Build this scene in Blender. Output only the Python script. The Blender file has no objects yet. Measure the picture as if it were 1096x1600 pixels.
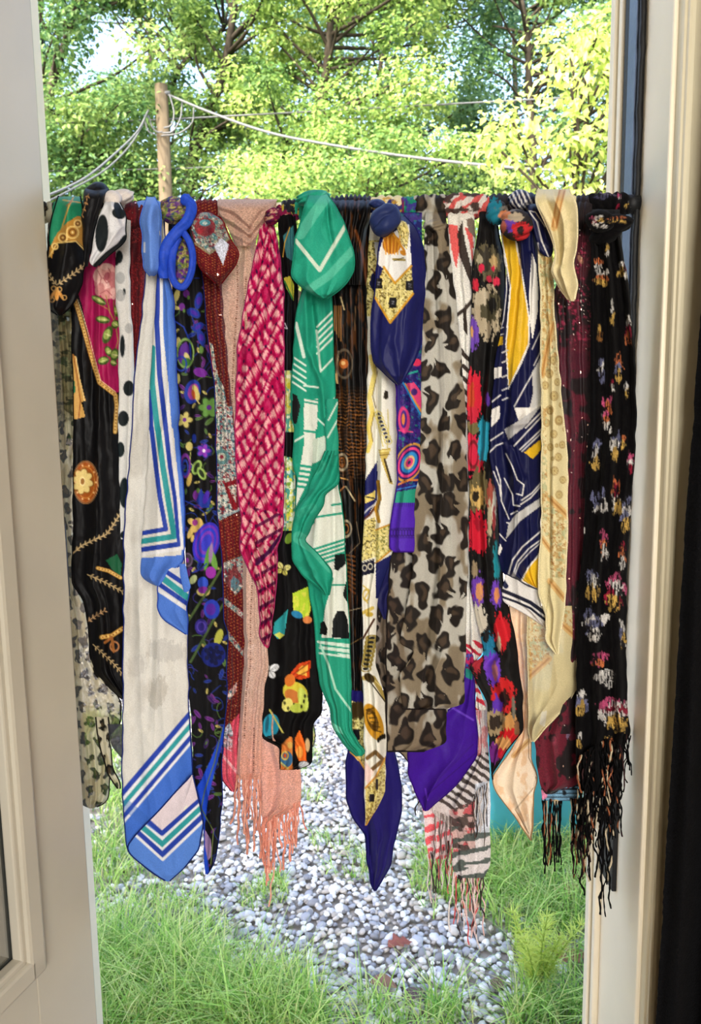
import bpy, math, random
import numpy as np
from mathutils import Vector, Matrix

# ------------------------------------------------------------------ camera, sky, sun, added room fill light, exposure
scene = bpy.context.scene
COL = scene.collection
F = 1200.0                                   # focal length in pixels of the 1096 x 1600 frame
CAM = np.array([0.0, -1.10, 1.50])
_d = np.array([130.0/F, -8850.0/F, -1.0]); _up = -_d/np.linalg.norm(_d)
_f = np.array([0, 0, -1.0]); _f = _f - _up*np.dot(_f, _up); _f /= np.linalg.norm(_f)
_x = np.cross(_f, _up)
RC = np.stack([_x, _f, _up])                 # camera -> world rotation
cam_d = bpy.data.cameras.new('camera'); cam = bpy.data.objects.new('camera', cam_d); COL.objects.link(cam)
M4 = Matrix.Identity(4)
for i in range(3):
    for j in range(3): M4[i][j] = RC[i][j]
    M4[i][3] = CAM[i]
cam.matrix_world = M4
cam_d.sensor_fit = 'VERTICAL'; cam_d.sensor_height = 36.0; cam_d.lens = 36.0*F/1600.0
cam_d.clip_start = 0.02; cam_d.clip_end = 300
cam_d.dof.use_dof = True; cam_d.dof.focus_distance = 1.06; cam_d.dof.aperture_fstop = 12.0
scene.camera = cam

SUN_EL, SUN_AZ = math.radians(42), math.radians(215)     # behind the house, from the left: lights the trees, the yard lies in the house's shade
world = bpy.data.worlds.new('world'); scene.world = world; world.use_nodes = True
wn = world.node_tree; wn.nodes.clear()
wo = wn.nodes.new('ShaderNodeOutputWorld'); wb = wn.nodes.new('ShaderNodeBackground'); ws = wn.nodes.new('ShaderNodeTexSky')
ws.sky_type = 'NISHITA'; ws.sun_disc = False; ws.sun_elevation = SUN_EL; ws.sun_rotation = SUN_AZ
ws.altitude = 100; ws.air_density = 1.0; ws.dust_density = 6.0; ws.ozone_density = 0.7
wb.inputs['Strength'].default_value = 0.92
wn.links.new(ws.outputs[0], wb.inputs[0]); wn.links.new(wb.outputs[0], wo.inputs[0])
sd = bpy.data.lights.new('sun', 'SUN'); sd.energy = 8.0; sd.angle = math.radians(1.0); sd.color = (1.0, 0.93, 0.78)
sun = bpy.data.objects.new('sun', sd); COL.objects.link(sun)
sv = Vector((math.sin(SUN_AZ)*math.cos(SUN_EL), math.cos(SUN_AZ)*math.cos(SUN_EL), math.sin(SUN_EL)))
sun.rotation_euler = sv.to_track_quat('Z', 'Y').to_euler()
al = bpy.data.lights.new('room_fill_light', 'AREA'); al.shape = 'RECTANGLE'; al.size = 1.5; al.size_y = 1.3; al.energy = 92; al.color = (1.0, 0.97, 0.92)
alo = bpy.data.objects.new('room_fill_light', al); COL.objects.link(alo)
alo.location = (0.45, -3.42, 1.95); alo.rotation_euler = (math.radians(86), 0, math.radians(6))   # soft fill added behind the camera to brighten the scarf fronts
vs = scene.view_settings
vs.view_transform = 'Standard'; vs.look = 'None'; vs.gamma = 1.0; vs.use_curve_mapping = False; vs.exposure = 0.2

# ------------------------------------------------------------------ helpers
rng = np.random.default_rng(7)
random.seed(7)

def W(x, y, Y):
    """photo pixel -> world point standing on the vertical plane at depth Y"""
    x = np.asarray(x, float); y = np.asarray(y, float); Y = np.asarray(Y, float)
    v = np.stack([(x-548)/F, -(y-800)/F, -np.ones_like(x)], -1)
    d = v @ RC.T
    t = (Y-CAM[1])/d[..., 1]
    return CAM + d*t[..., None]

def WG(x, y, z):
    """photo pixel -> world point on the ground at height z"""
    v = np.array([(x-548)/F, -(y-800)/F, -1.0]); d = RC @ v
    t = (z-CAM[2])/d[2]
    return CAM + d*t

def lin(c):
    c = np.asarray(c, float)/255.0
    return np.where(c <= 0.04045, c/12.92, ((c+0.055)/1.055)**2.4)

def np_mesh(name, V, Q, cols=None, smooth=True):
    V = np.asarray(V, np.float32).reshape(-1, 3); Q = np.asarray(Q, np.int32); k = Q.shape[1]
    me = bpy.data.meshes.new(name)
    me.vertices.add(len(V)); me.vertices.foreach_set('co', V.ravel())
    me.loops.add(Q.size); me.loops.foreach_set('vertex_index', Q.ravel())
    me.polygons.add(len(Q)); me.polygons.foreach_set('loop_start', np.arange(0, Q.size, k, dtype=np.int32))
    me.update(calc_edges=True)
    me.polygons.foreach_set('use_smooth', np.full(len(Q), smooth))
    if cols is not None:
        a = me.color_attributes.new('Col', 'FLOAT_COLOR', 'POINT')
        c4 = np.ones((len(V), 4), np.float32); c4[:, :3] = cols
        a.data.foreach_set('color', c4.ravel())
    me.validate()
    return me

def link(name, me, mat=None, parent=None, **props):
    o = bpy.data.objects.new(name, me); COL.objects.link(o)
    if mat is not None and me is not None and len(me.materials) == 0: me.materials.append(mat)
    if parent is not None: o.parent = parent; o.matrix_parent_inverse = Matrix.Translation(-Vector(parent.location))
    for k, v in props.items(): o[k] = v
    return o

def thing(name, label, cat, loc=(0, 0, 0), group=None):
    o = bpy.data.objects.new(name, None); COL.objects.link(o); o.location = loc; o.empty_display_size = 0.05
    o['label'] = label; o['category'] = cat
    if group: o['group'] = group
    return o

def grid_q(nr, nc, wrap=False):
    i = np.arange(nr-1)[:, None]; j = np.arange(nc if wrap else nc-1)[None, :]
    j2 = (j+1) % nc
    a = i*nc+j; b = i*nc+j2; c = (i+1)*nc+j2; d = (i+1)*nc+j
    return np.stack([a, d, c, b], -1).reshape(-1, 4)

def hash2(i, j, seed):
    h = (i*374761393 + j*668265263 + seed*982451653) & 0x7fffffff
    h = ((h ^ (h >> 13))*1274126177) & 0x7fffffff
    return ((h ^ (h >> 16)) & 0xffff)/65535.0

def vnoise(x, y, seed=0):
    x = np.asarray(x, float); y = np.asarray(y, float)
    xi = np.floor(x).astype(np.int64); yi = np.floor(y).astype(np.int64); fx = x-xi; fy = y-yi
    u = fx*fx*(3-2*fx); v = fy*fy*(3-2*fy)
    a = hash2(xi, yi, seed); b = hash2(xi+1, yi, seed); c = hash2(xi, yi+1, seed); d = hash2(xi+1, yi+1, seed)
    return (a*(1-u)+b*u)*(1-v)+(c*(1-u)+d*u)*v

def fbm(x, y, seed=0, o=3):
    s = 0; a = 0.5; t = 0
    for k in range(o):
        s = s+a*vnoise(x*2**k, y*2**k, seed+k*17); t += a; a *= 0.5
    return s/t

def box_vq(x0, x1, y0, y1, z0, z1):
    V = [(x0,y0,z0),(x1,y0,z0),(x1,y1,z0),(x0,y1,z0),(x0,y0,z1),(x1,y0,z1),(x1,y1,z1),(x0,y1,z1)]
    Q = [(0,3,2,1),(4,5,6,7),(0,1,5,4),(1,2,6,5),(2,3,7,6),(3,0,4,7)]
    return np.array(V, float), np.array(Q)

def boxes(lst):
    VV, QQ, n = [], [], 0
    for b in lst:
        V, Q = box_vq(*b); VV.append(V); QQ.append(Q+n); n += 8
    return np.concatenate(VV), np.concatenate(QQ)

def bevel(o, w, seg=2):
    m = o.modifiers.new('bevel', 'BEVEL'); m.width = w; m.segments = seg; m.limit_method = 'ANGLE'
    return o

def tube_vq(P, R, n=8, caps=True):
    P = np.asarray(P, float); R = np.broadcast_to(np.asarray(R, float), (len(P),))
    T = np.gradient(P, axis=0); T /= np.linalg.norm(T, axis=1)[:, None]+1e-12
    ref = np.array([0, 1.0, 0]) if abs(T[0, 1]) < 0.9 else np.array([1.0, 0, 0])
    U = ref-T*(T@ref)[:, None]; U /= np.linalg.norm(U, axis=1)[:, None]+1e-12
    B = np.cross(T, U)
    a = np.arange(n)*2*math.pi/n
    V = P[:, None, :]+R[:, None, None]*(np.cos(a)[None, :, None]*U[:, None, :]+np.sin(a)[None, :, None]*B[:, None, :])
    V = V.reshape(-1, 3); Q = grid_q(len(P), n, True)
    if caps:
        k = len(V); V = np.concatenate([V, P[:1], P[-1:]])
        j = np.arange(n); j2 = (j+1) % n
        c0 = np.stack([np.full(n, k), np.full(n, k), j, j2], -1); b = (len(P)-1)*n
        # degenerate quads are avoided: fan caps as thin quads over pairs
        Qc = []
        for q in range(0, n, 2):
            Qc.append((k, q, (q+1) % n, (q+2) % n)); Qc.append((k+1, b+(q+2) % n, b+(q+1) % n, b+q))
        Q = np.concatenate([Q, np.array(Qc)])
    return V, Q

def merge(parts):
    VV, QQ, n = [], [], 0
    for V, Q in parts:
        VV.append(V); QQ.append(Q+n); n += len(V)
    return np.concatenate(VV), np.concatenate(QQ)

def smooth_path(P, n):
    P = np.asarray(P, float); k = len(P)
    if k < 3:
        t = np.linspace(0, 1, n)[:, None]; return P[0]*(1-t)+P[-1]*t
    PP = np.concatenate([[2*P[0]-P[1]], P, [2*P[-1]-P[-2]]])
    out = []
    for u in np.linspace(0, k-1-1e-6, n):
        i = int(u); t = u-i; a, b, c, d = PP[i], PP[i+1], PP[i+2], PP[i+3]
        out.append(0.5*((2*b)+(-a+c)*t+(2*a-5*b+4*c-d)*t*t+(-a+3*b-3*c+d)*t**3))
    return np.array(out)

# ------------------------------------------------------------------ materials
def mat_new(name):
    m = bpy.data.materials.new(name); m.use_nodes = True
    nt = m.node_tree; nt.nodes.clear()
    out = nt.nodes.new('ShaderNodeOutputMaterial'); bs = nt.nodes.new('ShaderNodeBsdfPrincipled')
    nt.links.new(bs.outputs[0], out.inputs[0])
    return m, nt, bs, out

def mat_plain(name, rgb, rough=0.5, spec=0.5, var=0.06, scale=8.0, bump=0.0, bscale=60.0, metal=0.0, col2=None, stretch=(1, 1, 1)):
    m, nt, bs, out = mat_new(name)
    tc = nt.nodes.new('ShaderNodeTexCoord'); mp = nt.nodes.new('ShaderNodeMapping'); mp.inputs['Scale'].default_value = stretch
    no = nt.nodes.new('ShaderNodeTexNoise'); no.inputs['Scale'].default_value = scale; no.inputs['Detail'].default_value = 6
    nt.links.new(tc.outputs['Object'], mp.inputs[0]); nt.links.new(mp.outputs[0], no.inputs['Vector'])
    cr = nt.nodes.new('ShaderNodeValToRGB')
    a = lin(rgb); b = lin(col2) if col2 is not None else a*(1-var*2)
    cr.color_ramp.elements[0].position = 0.3; cr.color_ramp.elements[1].position = 0.7
    cr.color_ramp.elements[0].color = (*b, 1); cr.color_ramp.elements[1].color = (*a, 1)
    nt.links.new(no.outputs['Fac'], cr.inputs[0]); nt.links.new(cr.outputs[0], bs.inputs['Base Color'])
    bs.inputs['Roughness'].default_value = rough; bs.inputs['Specular IOR Level'].default_value = spec; bs.inputs['Metallic'].default_value = metal
    if bump > 0:
        n2 = nt.nodes.new('ShaderNodeTexNoise'); n2.inputs['Scale'].default_value = bscale; n2.inputs['Detail'].default_value = 4
        nt.links.new(mp.outputs[0], n2.inputs['Vector'])
        bu = nt.nodes.new('ShaderNodeBump'); bu.inputs['Strength'].default_value = bump; bu.inputs['Distance'].default_value = 0.004
        nt.links.new(n2.outputs['Fac'], bu.inputs['Height']); nt.links.new(bu.outputs[0], bs.inputs['Normal'])
    return m

def mat_cloth(name, rough=0.5, spec=0.3, transl=0.2, sheer=0.0, weave=0.15, wscale=900.0, sheen=0.0, glitter=0.0, wave=(1, 1, 1)):
    """woven cloth: printed colour, fine weave in colour and relief, light passing through"""
    m, nt, bs, out = mat_new(name)
    at = nt.nodes.new('ShaderNodeAttribute'); at.attribute_name = 'Col'
    tc = nt.nodes.new('ShaderNodeTexCoord'); mp = nt.nodes.new('ShaderNodeMapping'); mp.inputs['Scale'].default_value = wave
    no = nt.nodes.new('ShaderNodeTexNoise'); no.inputs['Scale'].default_value = wscale; no.inputs['Detail'].default_value = 2
    nt.links.new(tc.outputs['Object'], mp.inputs[0]); nt.links.new(mp.outputs[0], no.inputs['Vector'])
    mr = nt.nodes.new('ShaderNodeMapRange'); mr.inputs['From Min'].default_value = 0.3; mr.inputs['From Max'].default_value = 0.7
    mr.inputs['To Min'].default_value = 1-weave; mr.inputs['To Max'].default_value = 1+weave*0.6
    nt.links.new(no.outputs['Fac'], mr.inputs['Value'])
    mx = nt.nodes.new('ShaderNodeMix'); mx.data_type = 'RGBA'; mx.blend_type = 'MULTIPLY'; mx.inputs[0].default_value = 1.0
    nt.links.new(at.outputs['Color'], mx.inputs[6]); nt.links.new(mr.outputs[0], mx.inputs[7])
    col = mx.outputs[2]
    nt.links.new(col, bs.inputs['Base Color'])
    bs.inputs['Roughness'].default_value = rough; bs.inputs['Specular IOR Level'].default_value = spec
    bs.inputs['Sheen Weight'].default_value = sheen
    bu = nt.nodes.new('ShaderNodeBump'); bu.inputs['Strength'].default_value = 0.25; bu.inputs['Distance'].default_value = 0.0012
    n3 = nt.nodes.new('ShaderNodeTexNoise'); n3.inputs['Scale'].default_value = 75.0; n3.inputs['Detail'].default_value = 5
    mp3 = nt.nodes.new('ShaderNodeMapping'); mp3.inputs['Scale'].default_value = (1.6, 1.6, 0.45)
    nt.links.new(tc.outputs['Object'], mp3.inputs[0]); nt.links.new(mp3.outputs[0], n3.inputs['Vector'])
    nt.links.new(n3.outputs['Fac'], bu.inputs['Height']); nt.links.new(bu.outputs[0], bs.inputs['Normal'])
    bu.inputs['Strength'].default_value = 0.4
    sh = bs.outputs[0]
    if glitter > 0:
        vo = nt.nodes.new('ShaderNodeTexVoronoi'); vo.inputs['Scale'].default_value = 420
        nt.links.new(tc.outputs['Object'], vo.inputs['Vector'])
        gt = nt.nodes.new('ShaderNodeMath'); gt.operation = 'GREATER_THAN'; gt.inputs[1].default_value = 1-glitter
        sp = nt.nodes.new('ShaderNodeSeparateColor'); nt.links.new(vo.outputs['Color'], sp.inputs[0]); nt.links.new(sp.outputs[0], gt.inputs[0])
        gl = nt.nodes.new('ShaderNodeBsdfPrincipled'); gl.inputs['Metallic'].default_value = 1; gl.inputs['Roughness'].default_value = 0.25
        gl.inputs['Base Color'].default_value = (0.9, 0.55, 0.45, 1)
        ms = nt.nodes.new('ShaderNodeMixShader'); nt.links.new(gt.outputs[0], ms.inputs[0]); nt.links.new(sh, ms.inputs[1]); nt.links.new(gl.outputs[0], ms.inputs[2]); sh = ms.outputs[0]
    if transl > 0:
        tr = nt.nodes.new('ShaderNodeBsdfTranslucent'); nt.links.new(col, tr.inputs['Color'])
        ms = nt.nodes.new('ShaderNodeMixShader'); ms.inputs[0].default_value = transl
        nt.links.new(sh, ms.inputs[1]); nt.links.new(tr.outputs[0], ms.inputs[2]); sh = ms.outputs[0]
    if sheer > 0:
        tp = nt.nodes.new('ShaderNodeBsdfTransparent')
        ms = nt.nodes.new('ShaderNodeMixShader'); ms.inputs[0].default_value = sheer
        nt.links.new(sh, ms.inputs[1]); nt.links.new(tp.outputs[0], ms.inputs[2]); sh = ms.outputs[0]
    nt.links.new(sh, out.inputs[0])
    return m

SILK = mat_cloth('printed_silk', 0.52, 0.16, 0.12)
SATIN = mat_cloth('printed_satin', 0.5, 0.18, 0.10)
CREPE = mat_cloth('printed_crepe', 0.65, 0.14, 0.18)
CHIFFON = mat_cloth('sheer_chiffon', 0.7, 0.12, 0.13, 0.06)
VOILE = mat_cloth('close_chiffon', 0.7, 0.12, 0.14, 0.0)
GAUZE = mat_cloth('cotton_gauze', 0.8, 0.10, 0.22, 0.0, 0.25, 600)
KNIT = mat_cloth('open_knit', 0.85, 0.15, 0.26, 0.03, 0.45, 420, 0.2, 0, (1, 1, 2.2))
LUREX = mat_cloth('glitter_knit', 0.75, 0.2, 0.10, 0.0, 0.45, 500, 0.03, 0.005)
VELVET = mat_cloth('printed_velvet', 0.9, 0.05, 0.03, 0.0, 0.35, 500, 0.03)
SEQUIN = mat_cloth('sequin_velvet', 0.6, 0.3, 0.08, 0.0, 0.35, 450, 0.05, 0.004)
YARN = mat_cloth('fringe_yarn', 0.9, 0.1, 0.15, 0.0, 0.3, 700)

# ------------------------------------------------------------------ cloth painting and building
CR = {'A': (60, 270, 3.6533), 'B': (300, 270, 3.6533), 'C': (540, 270, 4.0), 'D': (740, 270, 3.914),
      'E': (60, 640, 3.6533), 'F': (300, 640, 3.6533), 'G': (540, 640, 4.0), 'H': (740, 640, 3.914),
      'I': (60, 1000, 3.6533), 'J': (300, 1000, 3.6533), 'K': (540, 1000, 3.2), 'M': (740, 1000, 3.811), 'P': (0, 0, 1.0)}

def pt(k, x, y):
    a, b, s = CR[k]; return (a+x/s, b+y/s)

def pts(*spec):
    """pts('A', (x,y), (x,y), 'E', (x,y) ...): measured points of several detail studies -> one list"""
    out, k = [], 'P'
    for s in spec:
        if isinstance(s, str): k = s
        else: out.append(pt(k, *s))
    return out

class Paint:
    """a printed pattern: colours laid down on fabric coordinates"""
    def __init__(self, X, Y, S, T, EL, ER):
        self.X, self.Y, self.S, self.T, self.EL, self.ER = X, Y, S, T, EL, ER
        self.C = np.zeros((len(X), 3)); self.k = 'P'
    def use(self, k): self.k = k; return self
    def sc(self): return CR[self.k][2]
    def put(self, m, col, a=1.0):
        col = np.asarray(col, float)
        w = (np.asarray(m, float)*a)[:, None]
        self.C = self.C*(1-w)+col*w; return self
    def fill(self, col): self.C[:] = col; return self
    def mpoly(self, P):
        P = [pt(self.k, *p) for p in P]; X, Y = self.X, self.Y; m = np.zeros(len(X), bool)
        for i in range(len(P)):
            (x0, y0), (x1, y1) = P[i-1], P[i]
            if y0 == y1: continue
            c = ((y0 > Y) != (y1 > Y)) & (X < (x1-x0)*(Y-y0)/(y1-y0)+x0); m ^= c
        return m
    def poly(self, P, col, a=1.0): return self.put(self.mpoly(P), col, a)
    def dline(self, P):
        P = [pt(self.k, *p) for p in P]; d = np.full(len(self.X), 1e9)
        for (x0, y0), (x1, y1) in zip(P[:-1], P[1:]):
            L = (x1-x0)**2+(y1-y0)**2+1e-9
            t = np.clip(((self.X-x0)*(x1-x0)+(self.Y-y0)*(y1-y0))/L, 0, 1)
            d = np.minimum(d, np.hypot(self.X-x0-t*(x1-x0), self.Y-y0-t*(y1-y0)))
        return d
    def line(self, P, w, col, a=1.0):
        h = w/self.sc()/2; d = self.dline(P)
        return self.put(np.clip((h-d)/0.9+0.5, 0, 1), col, a)
    def mell(self, cx, cy, rx, ry, rot=0.0):
        cx, cy = pt(self.k, cx, cy); s = self.sc(); dx, dy = self.X-cx, self.Y-cy; c, n = math.cos(rot), math.sin(rot)
        return np.hypot((dx*c+dy*n)/(rx/s), (-dx*n+dy*c)/(ry/s))
    def ell(self, cx, cy, rx, ry, col, rot=0.0, a=1.0, rag=0.0):
        r = self.mell(cx, cy, rx, ry, rot); s = self.sc(); e = 0.9*s/max(2.0, min(rx, ry))
        if rag: r = r+rag*(0.65*vnoise(self.X*0.42, self.Y*0.13, int(cx+cy))+0.35*vnoise(self.X*0.9, self.Y*0.3, int(cx+cy)+7)-0.5)*2
        return self.put(np.clip((1-r)/e+0.5, 0, 1), col, a)
    def ring(self, cx, cy, rx, ry, w, col, rot=0.0, a=1.0):
        r = self.mell(cx, cy, rx, ry, rot); s = min(rx, ry)/self.sc(); h = w/self.sc()/2
        return self.put(np.clip((h-abs(r-1)*s)/0.9+0.5, 0, 1), col, a)
    def noise(self, col, sx, sy, th, a=1.0, seed=1, soft=0.08, mask=None):
        n = fbm(self.X/sx, self.Y/sy, seed)
        m = np.clip((n-th)/soft, 0, 1)
        if mask is not None: m = m*mask
        return self.put(m, col, a)
    def sprig(self, P, col, n=9, leaf=16, lw=3, wd=5, ang=0.75):
        self.line(P, lw, col)
        Q = np.array(P, float); d = np.r_[0, np.cumsum(np.hypot(*np.diff(Q, axis=0).T))]
        for u in np.linspace(0.08, 1, n)*d[-1]:
            x = np.interp(u, d, Q[:, 0]); y = np.interp(u, d, Q[:, 1]); e = 3
            a = math.atan2(np.interp(u+e, d, Q[:, 1])-np.interp(u-e, d, Q[:, 1]), np.interp(u+e, d, Q[:, 0])-np.interp(u-e, d, Q[:, 0]))
            for s in (-1, 1):
                b = a+s*ang
                self.ell(x+math.cos(b)*leaf*0.8, y+math.sin(b)*leaf*0.8, leaf*0.62, wd*0.62, col, b)
        return self
    def flower(self, cx, cy, r, col, cen, n=5, out=None, rot=0.0, sq=1.0):
        for i in range(n):
            a = rot+i*2*math.pi/n
            if out is not None: self.ell(cx+math.cos(a)*r*0.55, cy+math.sin(a)*r*0.55*sq, r*0.54, r*0.42, out, a)
        for i in range(n):
            a = rot+i*2*math.pi/n
            self.ell(cx+math.cos(a)*r*0.55, cy+math.sin(a)*r*0.55*sq, r*0.42, r*0.30, col, a)
        return self.ell(cx, cy, r*0.24, r*0.24*sq, cen)
    def leopard(self, size, base, tan, dark, brown, seed=3, asp=1.25, dens=1.0):
        wx, wy = vnoise(self.X/size*2.6, self.Y/size*2.6, seed)-0.5, vnoise(self.X/size*2.6, self.Y/size*2.6, seed+5)-0.5
        X = self.X+wx*size*0.36; Y = self.Y+wy*size*0.36
        self.fill(base); self.noise(tan, size*0.75, size*1.5, 0.50, 0.9, seed+9, 0.08)
        gy = Y/(size*asp); gj = np.floor(gy).astype(np.int64)
        for dj in (-1, 0, 1):
            j = gj+dj; gx = X/size+0.5*(j % 2); gi = np.floor(gx).astype(np.int64)
            for di in (-1, 0, 1):
                i = gi+di
                cx = i+0.5+0.34*(hash2(i, j, seed)-0.5); cy = j+0.5+0.34*(hash2(i, j, seed+1)-0.5)
                r = (0.36+0.12*hash2(i, j, seed+2))*dens; th = (hash2(i, j, seed+3)-0.5)*1.2
                dx, dy = gx-cx, gy-cy; c, s = np.cos(th), np.sin(th)
                u = (dx*c+dy*s)/(r*0.86); v = (-dx*s+dy*c)/(r*1.12); d = np.hypot(u, v); an = np.arctan2(v, u)
                d = d*(1+0.15*np.sin(3*an+hash2(i, j, seed+4)*6)+0.08*np.sin(5*an+hash2(i, j, seed+5)*6))
                gap = (np.abs(np.sin((an-hash2(i, j, seed+6)*6.28)*0.5)) < 0.16*hash2(i, j, seed+7)) & (d > 0.45)
                self.put(np.clip((1-d)/0.12, 0, 1)*(~gap), dark)
                self.put(np.clip((0.50-np.hypot(u-0.12, v+0.1)*(1+0.2*np.sin(2*an+hash2(i, j, seed+8)*6)))/0.2, 0, 1), brown, 0.8)
        return self
    def edge(self, w, col, side='b', a=1.0):
        d = {'l': self.EL, 'r': self.ER, 'b': np.minimum(self.EL, self.ER)}[side]
        return self.put(np.clip((w-d)/0.9+0.5, 0, 1), col, a)

def edge_x(P, yy):
    P = sorted(P, key=lambda q: q[1]); Y = np.array([p[1] for p in P]); X = np.array([p[0] for p in P])
    x = np.interp(yy, Y, X)
    k = 7                                              # round the corners of the measured outline
    xp = np.pad(x, k, mode='reflect', reflect_type='odd'); ker = np.hanning(2*k+3)[1:-1]; ker /= ker.sum()
    return np.convolve(xp, ker, 'valid')

RES = 1.35
def panel(parent, name, L, R, depth, paint, mat, bulge=10.0, folds=((2.3, 3.0, 0.1, 0.3),), ridges=(), tuck=0.0, tuck_to=12.0, wav=1.0, seed=1, hem=None, res=None, lean=0.0, label=None, sag=0.0):
    """one hanging sheet of cloth: outline (left and right selvedge), own depth from the rod (mm), rounded section, folds, print"""
    res = res or RES
    if name in ('drape', 'strip'):                     # hanging lengths run up and over the rod
        L = sorted(L, key=lambda q: q[1]); R = sorted(R, key=lambda q: q[1]); xm = (L[0][0]+R[0][0])/2; hw_ = (R[0][0]-L[0][0])/2
        yt = rod_y(xm)+7; tuck = max(tuck, 34.0); tuck_to = min(tuck_to, 8.0)
        if L[0][1] > yt+8: L = [(xm-hw_*0.95, yt)]+L; R = [(xm+hw_*0.95, yt)]+R
    y0 = max(min(p[1] for p in L), min(p[1] for p in R)); y1 = min(max(p[1] for p in L), max(p[1] for p in R))
    nr = max(8, int((y1-y0)/res)); yy = np.linspace(y0, y1, nr)
    xl, xr = edge_x(L, yy), edge_x(R, yy)
    xl = xl+(vnoise(yy/17, yy*0, seed)-0.5)*2.2*wav; xr = xr+(vnoise(yy/17, yy*0, seed+3)-0.5)*2.2*wav
    xr = np.maximum(xr, xl+0.8)
    nc = max(8, int(np.percentile(xr-xl, 90)/res))
    s = np.linspace(0, 1, nc); S, Yp = np.meshgrid(s, yy); T = (Yp-y0)/(y1-y0)
    Xp = xl[:, None]+S*(xr-xl)[:, None]; wd = (xr-xl)[:, None]
    scale_w = np.clip(wd/28.0, 0.15, 1.0)
    e = np.sqrt(np.clip(1-(2*S-1)**2, 0, 1))
    o = bulge*e*scale_w
    Sw = S+0.22*(fbm(S*2.2+seed*1.7, T*1.8+seed, seed+31, 2)-0.5)*np.sin(math.pi*S)**0.5
    for (n, amp, ph, drift) in folds:
        ph2 = ph+drift*T+0.5*(vnoise(T*3.1+seed, T*0+n, seed)-0.5)
        w = np.sin(2*math.pi*(n*Sw+ph2)); a2 = amp*(0.25+1.5*vnoise(T*3.3, S*1.5+n*3, seed+8))
        o = o+a2*(1.0-2.0*np.abs(np.sin(math.pi*(n*Sw+ph2)))**0.75*0.5-0.5+0.5*w)*scale_w*1.5
    o = o+1.8*(fbm(Xp/22, Yp/48, seed+20)-0.5)*2*scale_w+0.6*(fbm(Xp/7, Yp/13, seed+21)-0.5)*2
    for (P, w, h) in ridges:
        d = np.full(Xp.shape, 1e9)
        for (a0, b0), (a1, b1) in zip(P[:-1], P[1:]):
            Ln = (a1-a0)**2+(b1-b0)**2+1e-9; t = np.clip(((Xp-a0)*(a1-a0)+(Yp-b0)*(b1-b0))/Ln, 0, 1)
            d = np.minimum(d, np.hypot(Xp-a0-t*(a1-a0), Yp-b0-t*(b1-b0)))
        o = o+h*np.exp(-(d/w)**2)
    dep = depth+o+lean*T+sag*np.sin(math.pi*T)
    if tuck > 0:
        u = np.clip((Yp-y0)/tuck, 0, 1); k = np.sqrt(np.clip(1-(1-u)**2, 0, 1)); dep = tuck_to+(dep-tuck_to)*k
    V = W(Xp, Yp, -dep/1000.0)
    p = Paint(Xp.ravel(), Yp.ravel(), S.ravel(), T.ravel(), (S*wd).ravel(), ((1-S)*wd).ravel())
    paint(p)
    me = np_mesh(name, V, grid_q(nr, nc), lin(np.clip(p.C, 0, 255)))
    ob = link(name, me, mat, parent)
    if label: ob['label'] = label
    if hem is not None:
        col, rad, wh = hem; prt = []
        for side in wh:
            ix = {'l': (slice(None, None, 3), 0), 'r': (slice(None, None, 3), nc-1), 'b': (nr-1, slice(None, None, 3))}[side]
            P = V[ix]
            if len(P) > 3 and np.linalg.norm(P[0]-P[-1]) > 0.01: prt.append(tube_vq(P, rad, 6, False))
        if prt:
            HV, HQ = merge(prt)
            link('rolled_hem', np_mesh('rolled_hem', HV, HQ, np.tile(lin(col), (len(HV), 1))), YARN, ob)
    return ob

def rod_y(x): return 332.0-0.0141*(x-65)

def wrap(parent, x0, x1, paint, mat, r=19.0, ridge=0.10, n=5, seed=1, name='wrap', slant=0.0, ends=0.72, dy=0.0):
    """cloth wound round the rod: a closed sleeve with gathers"""
    nx = max(10, int((x1-x0)/RES)); na = 64
    u = np.linspace(0, 1, nx); a = np.linspace(0, 2*math.pi, na, endpoint=False); A, U = np.meshgrid(a, u)
    prof = ends+(1-ends)*np.sqrt(np.clip(1-(2*U-1)**2, 0, 1))
    rr = r*prof*(1+ridge*np.abs(np.sin(math.pi*(n*U+slant*np.cos(A)+0.4*vnoise(A*1.3, U*3, seed))))-ridge*0.5+0.12*(vnoise(np.cos(A)*2+5, U*6+np.sin(A)*2, seed)-0.5))
    X = x0+(x1-x0)*U; Yp = rod_y(X)+dy-rr*np.sin(A); dep = rr*0.92*np.cos(A)
    V = W(X, Yp, -dep/1000)
    p = Paint(X.ravel(), Yp.ravel(), U.ravel(), (A/6.283).ravel(), (U*(x1-x0)).ravel(), ((1-U)*(x1-x0)).ravel()); paint(p)
    return link(name, np_mesh(name, V, grid_q(nx, na, True), lin(np.clip(p.C, 0, 255))), mat, parent)

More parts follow.
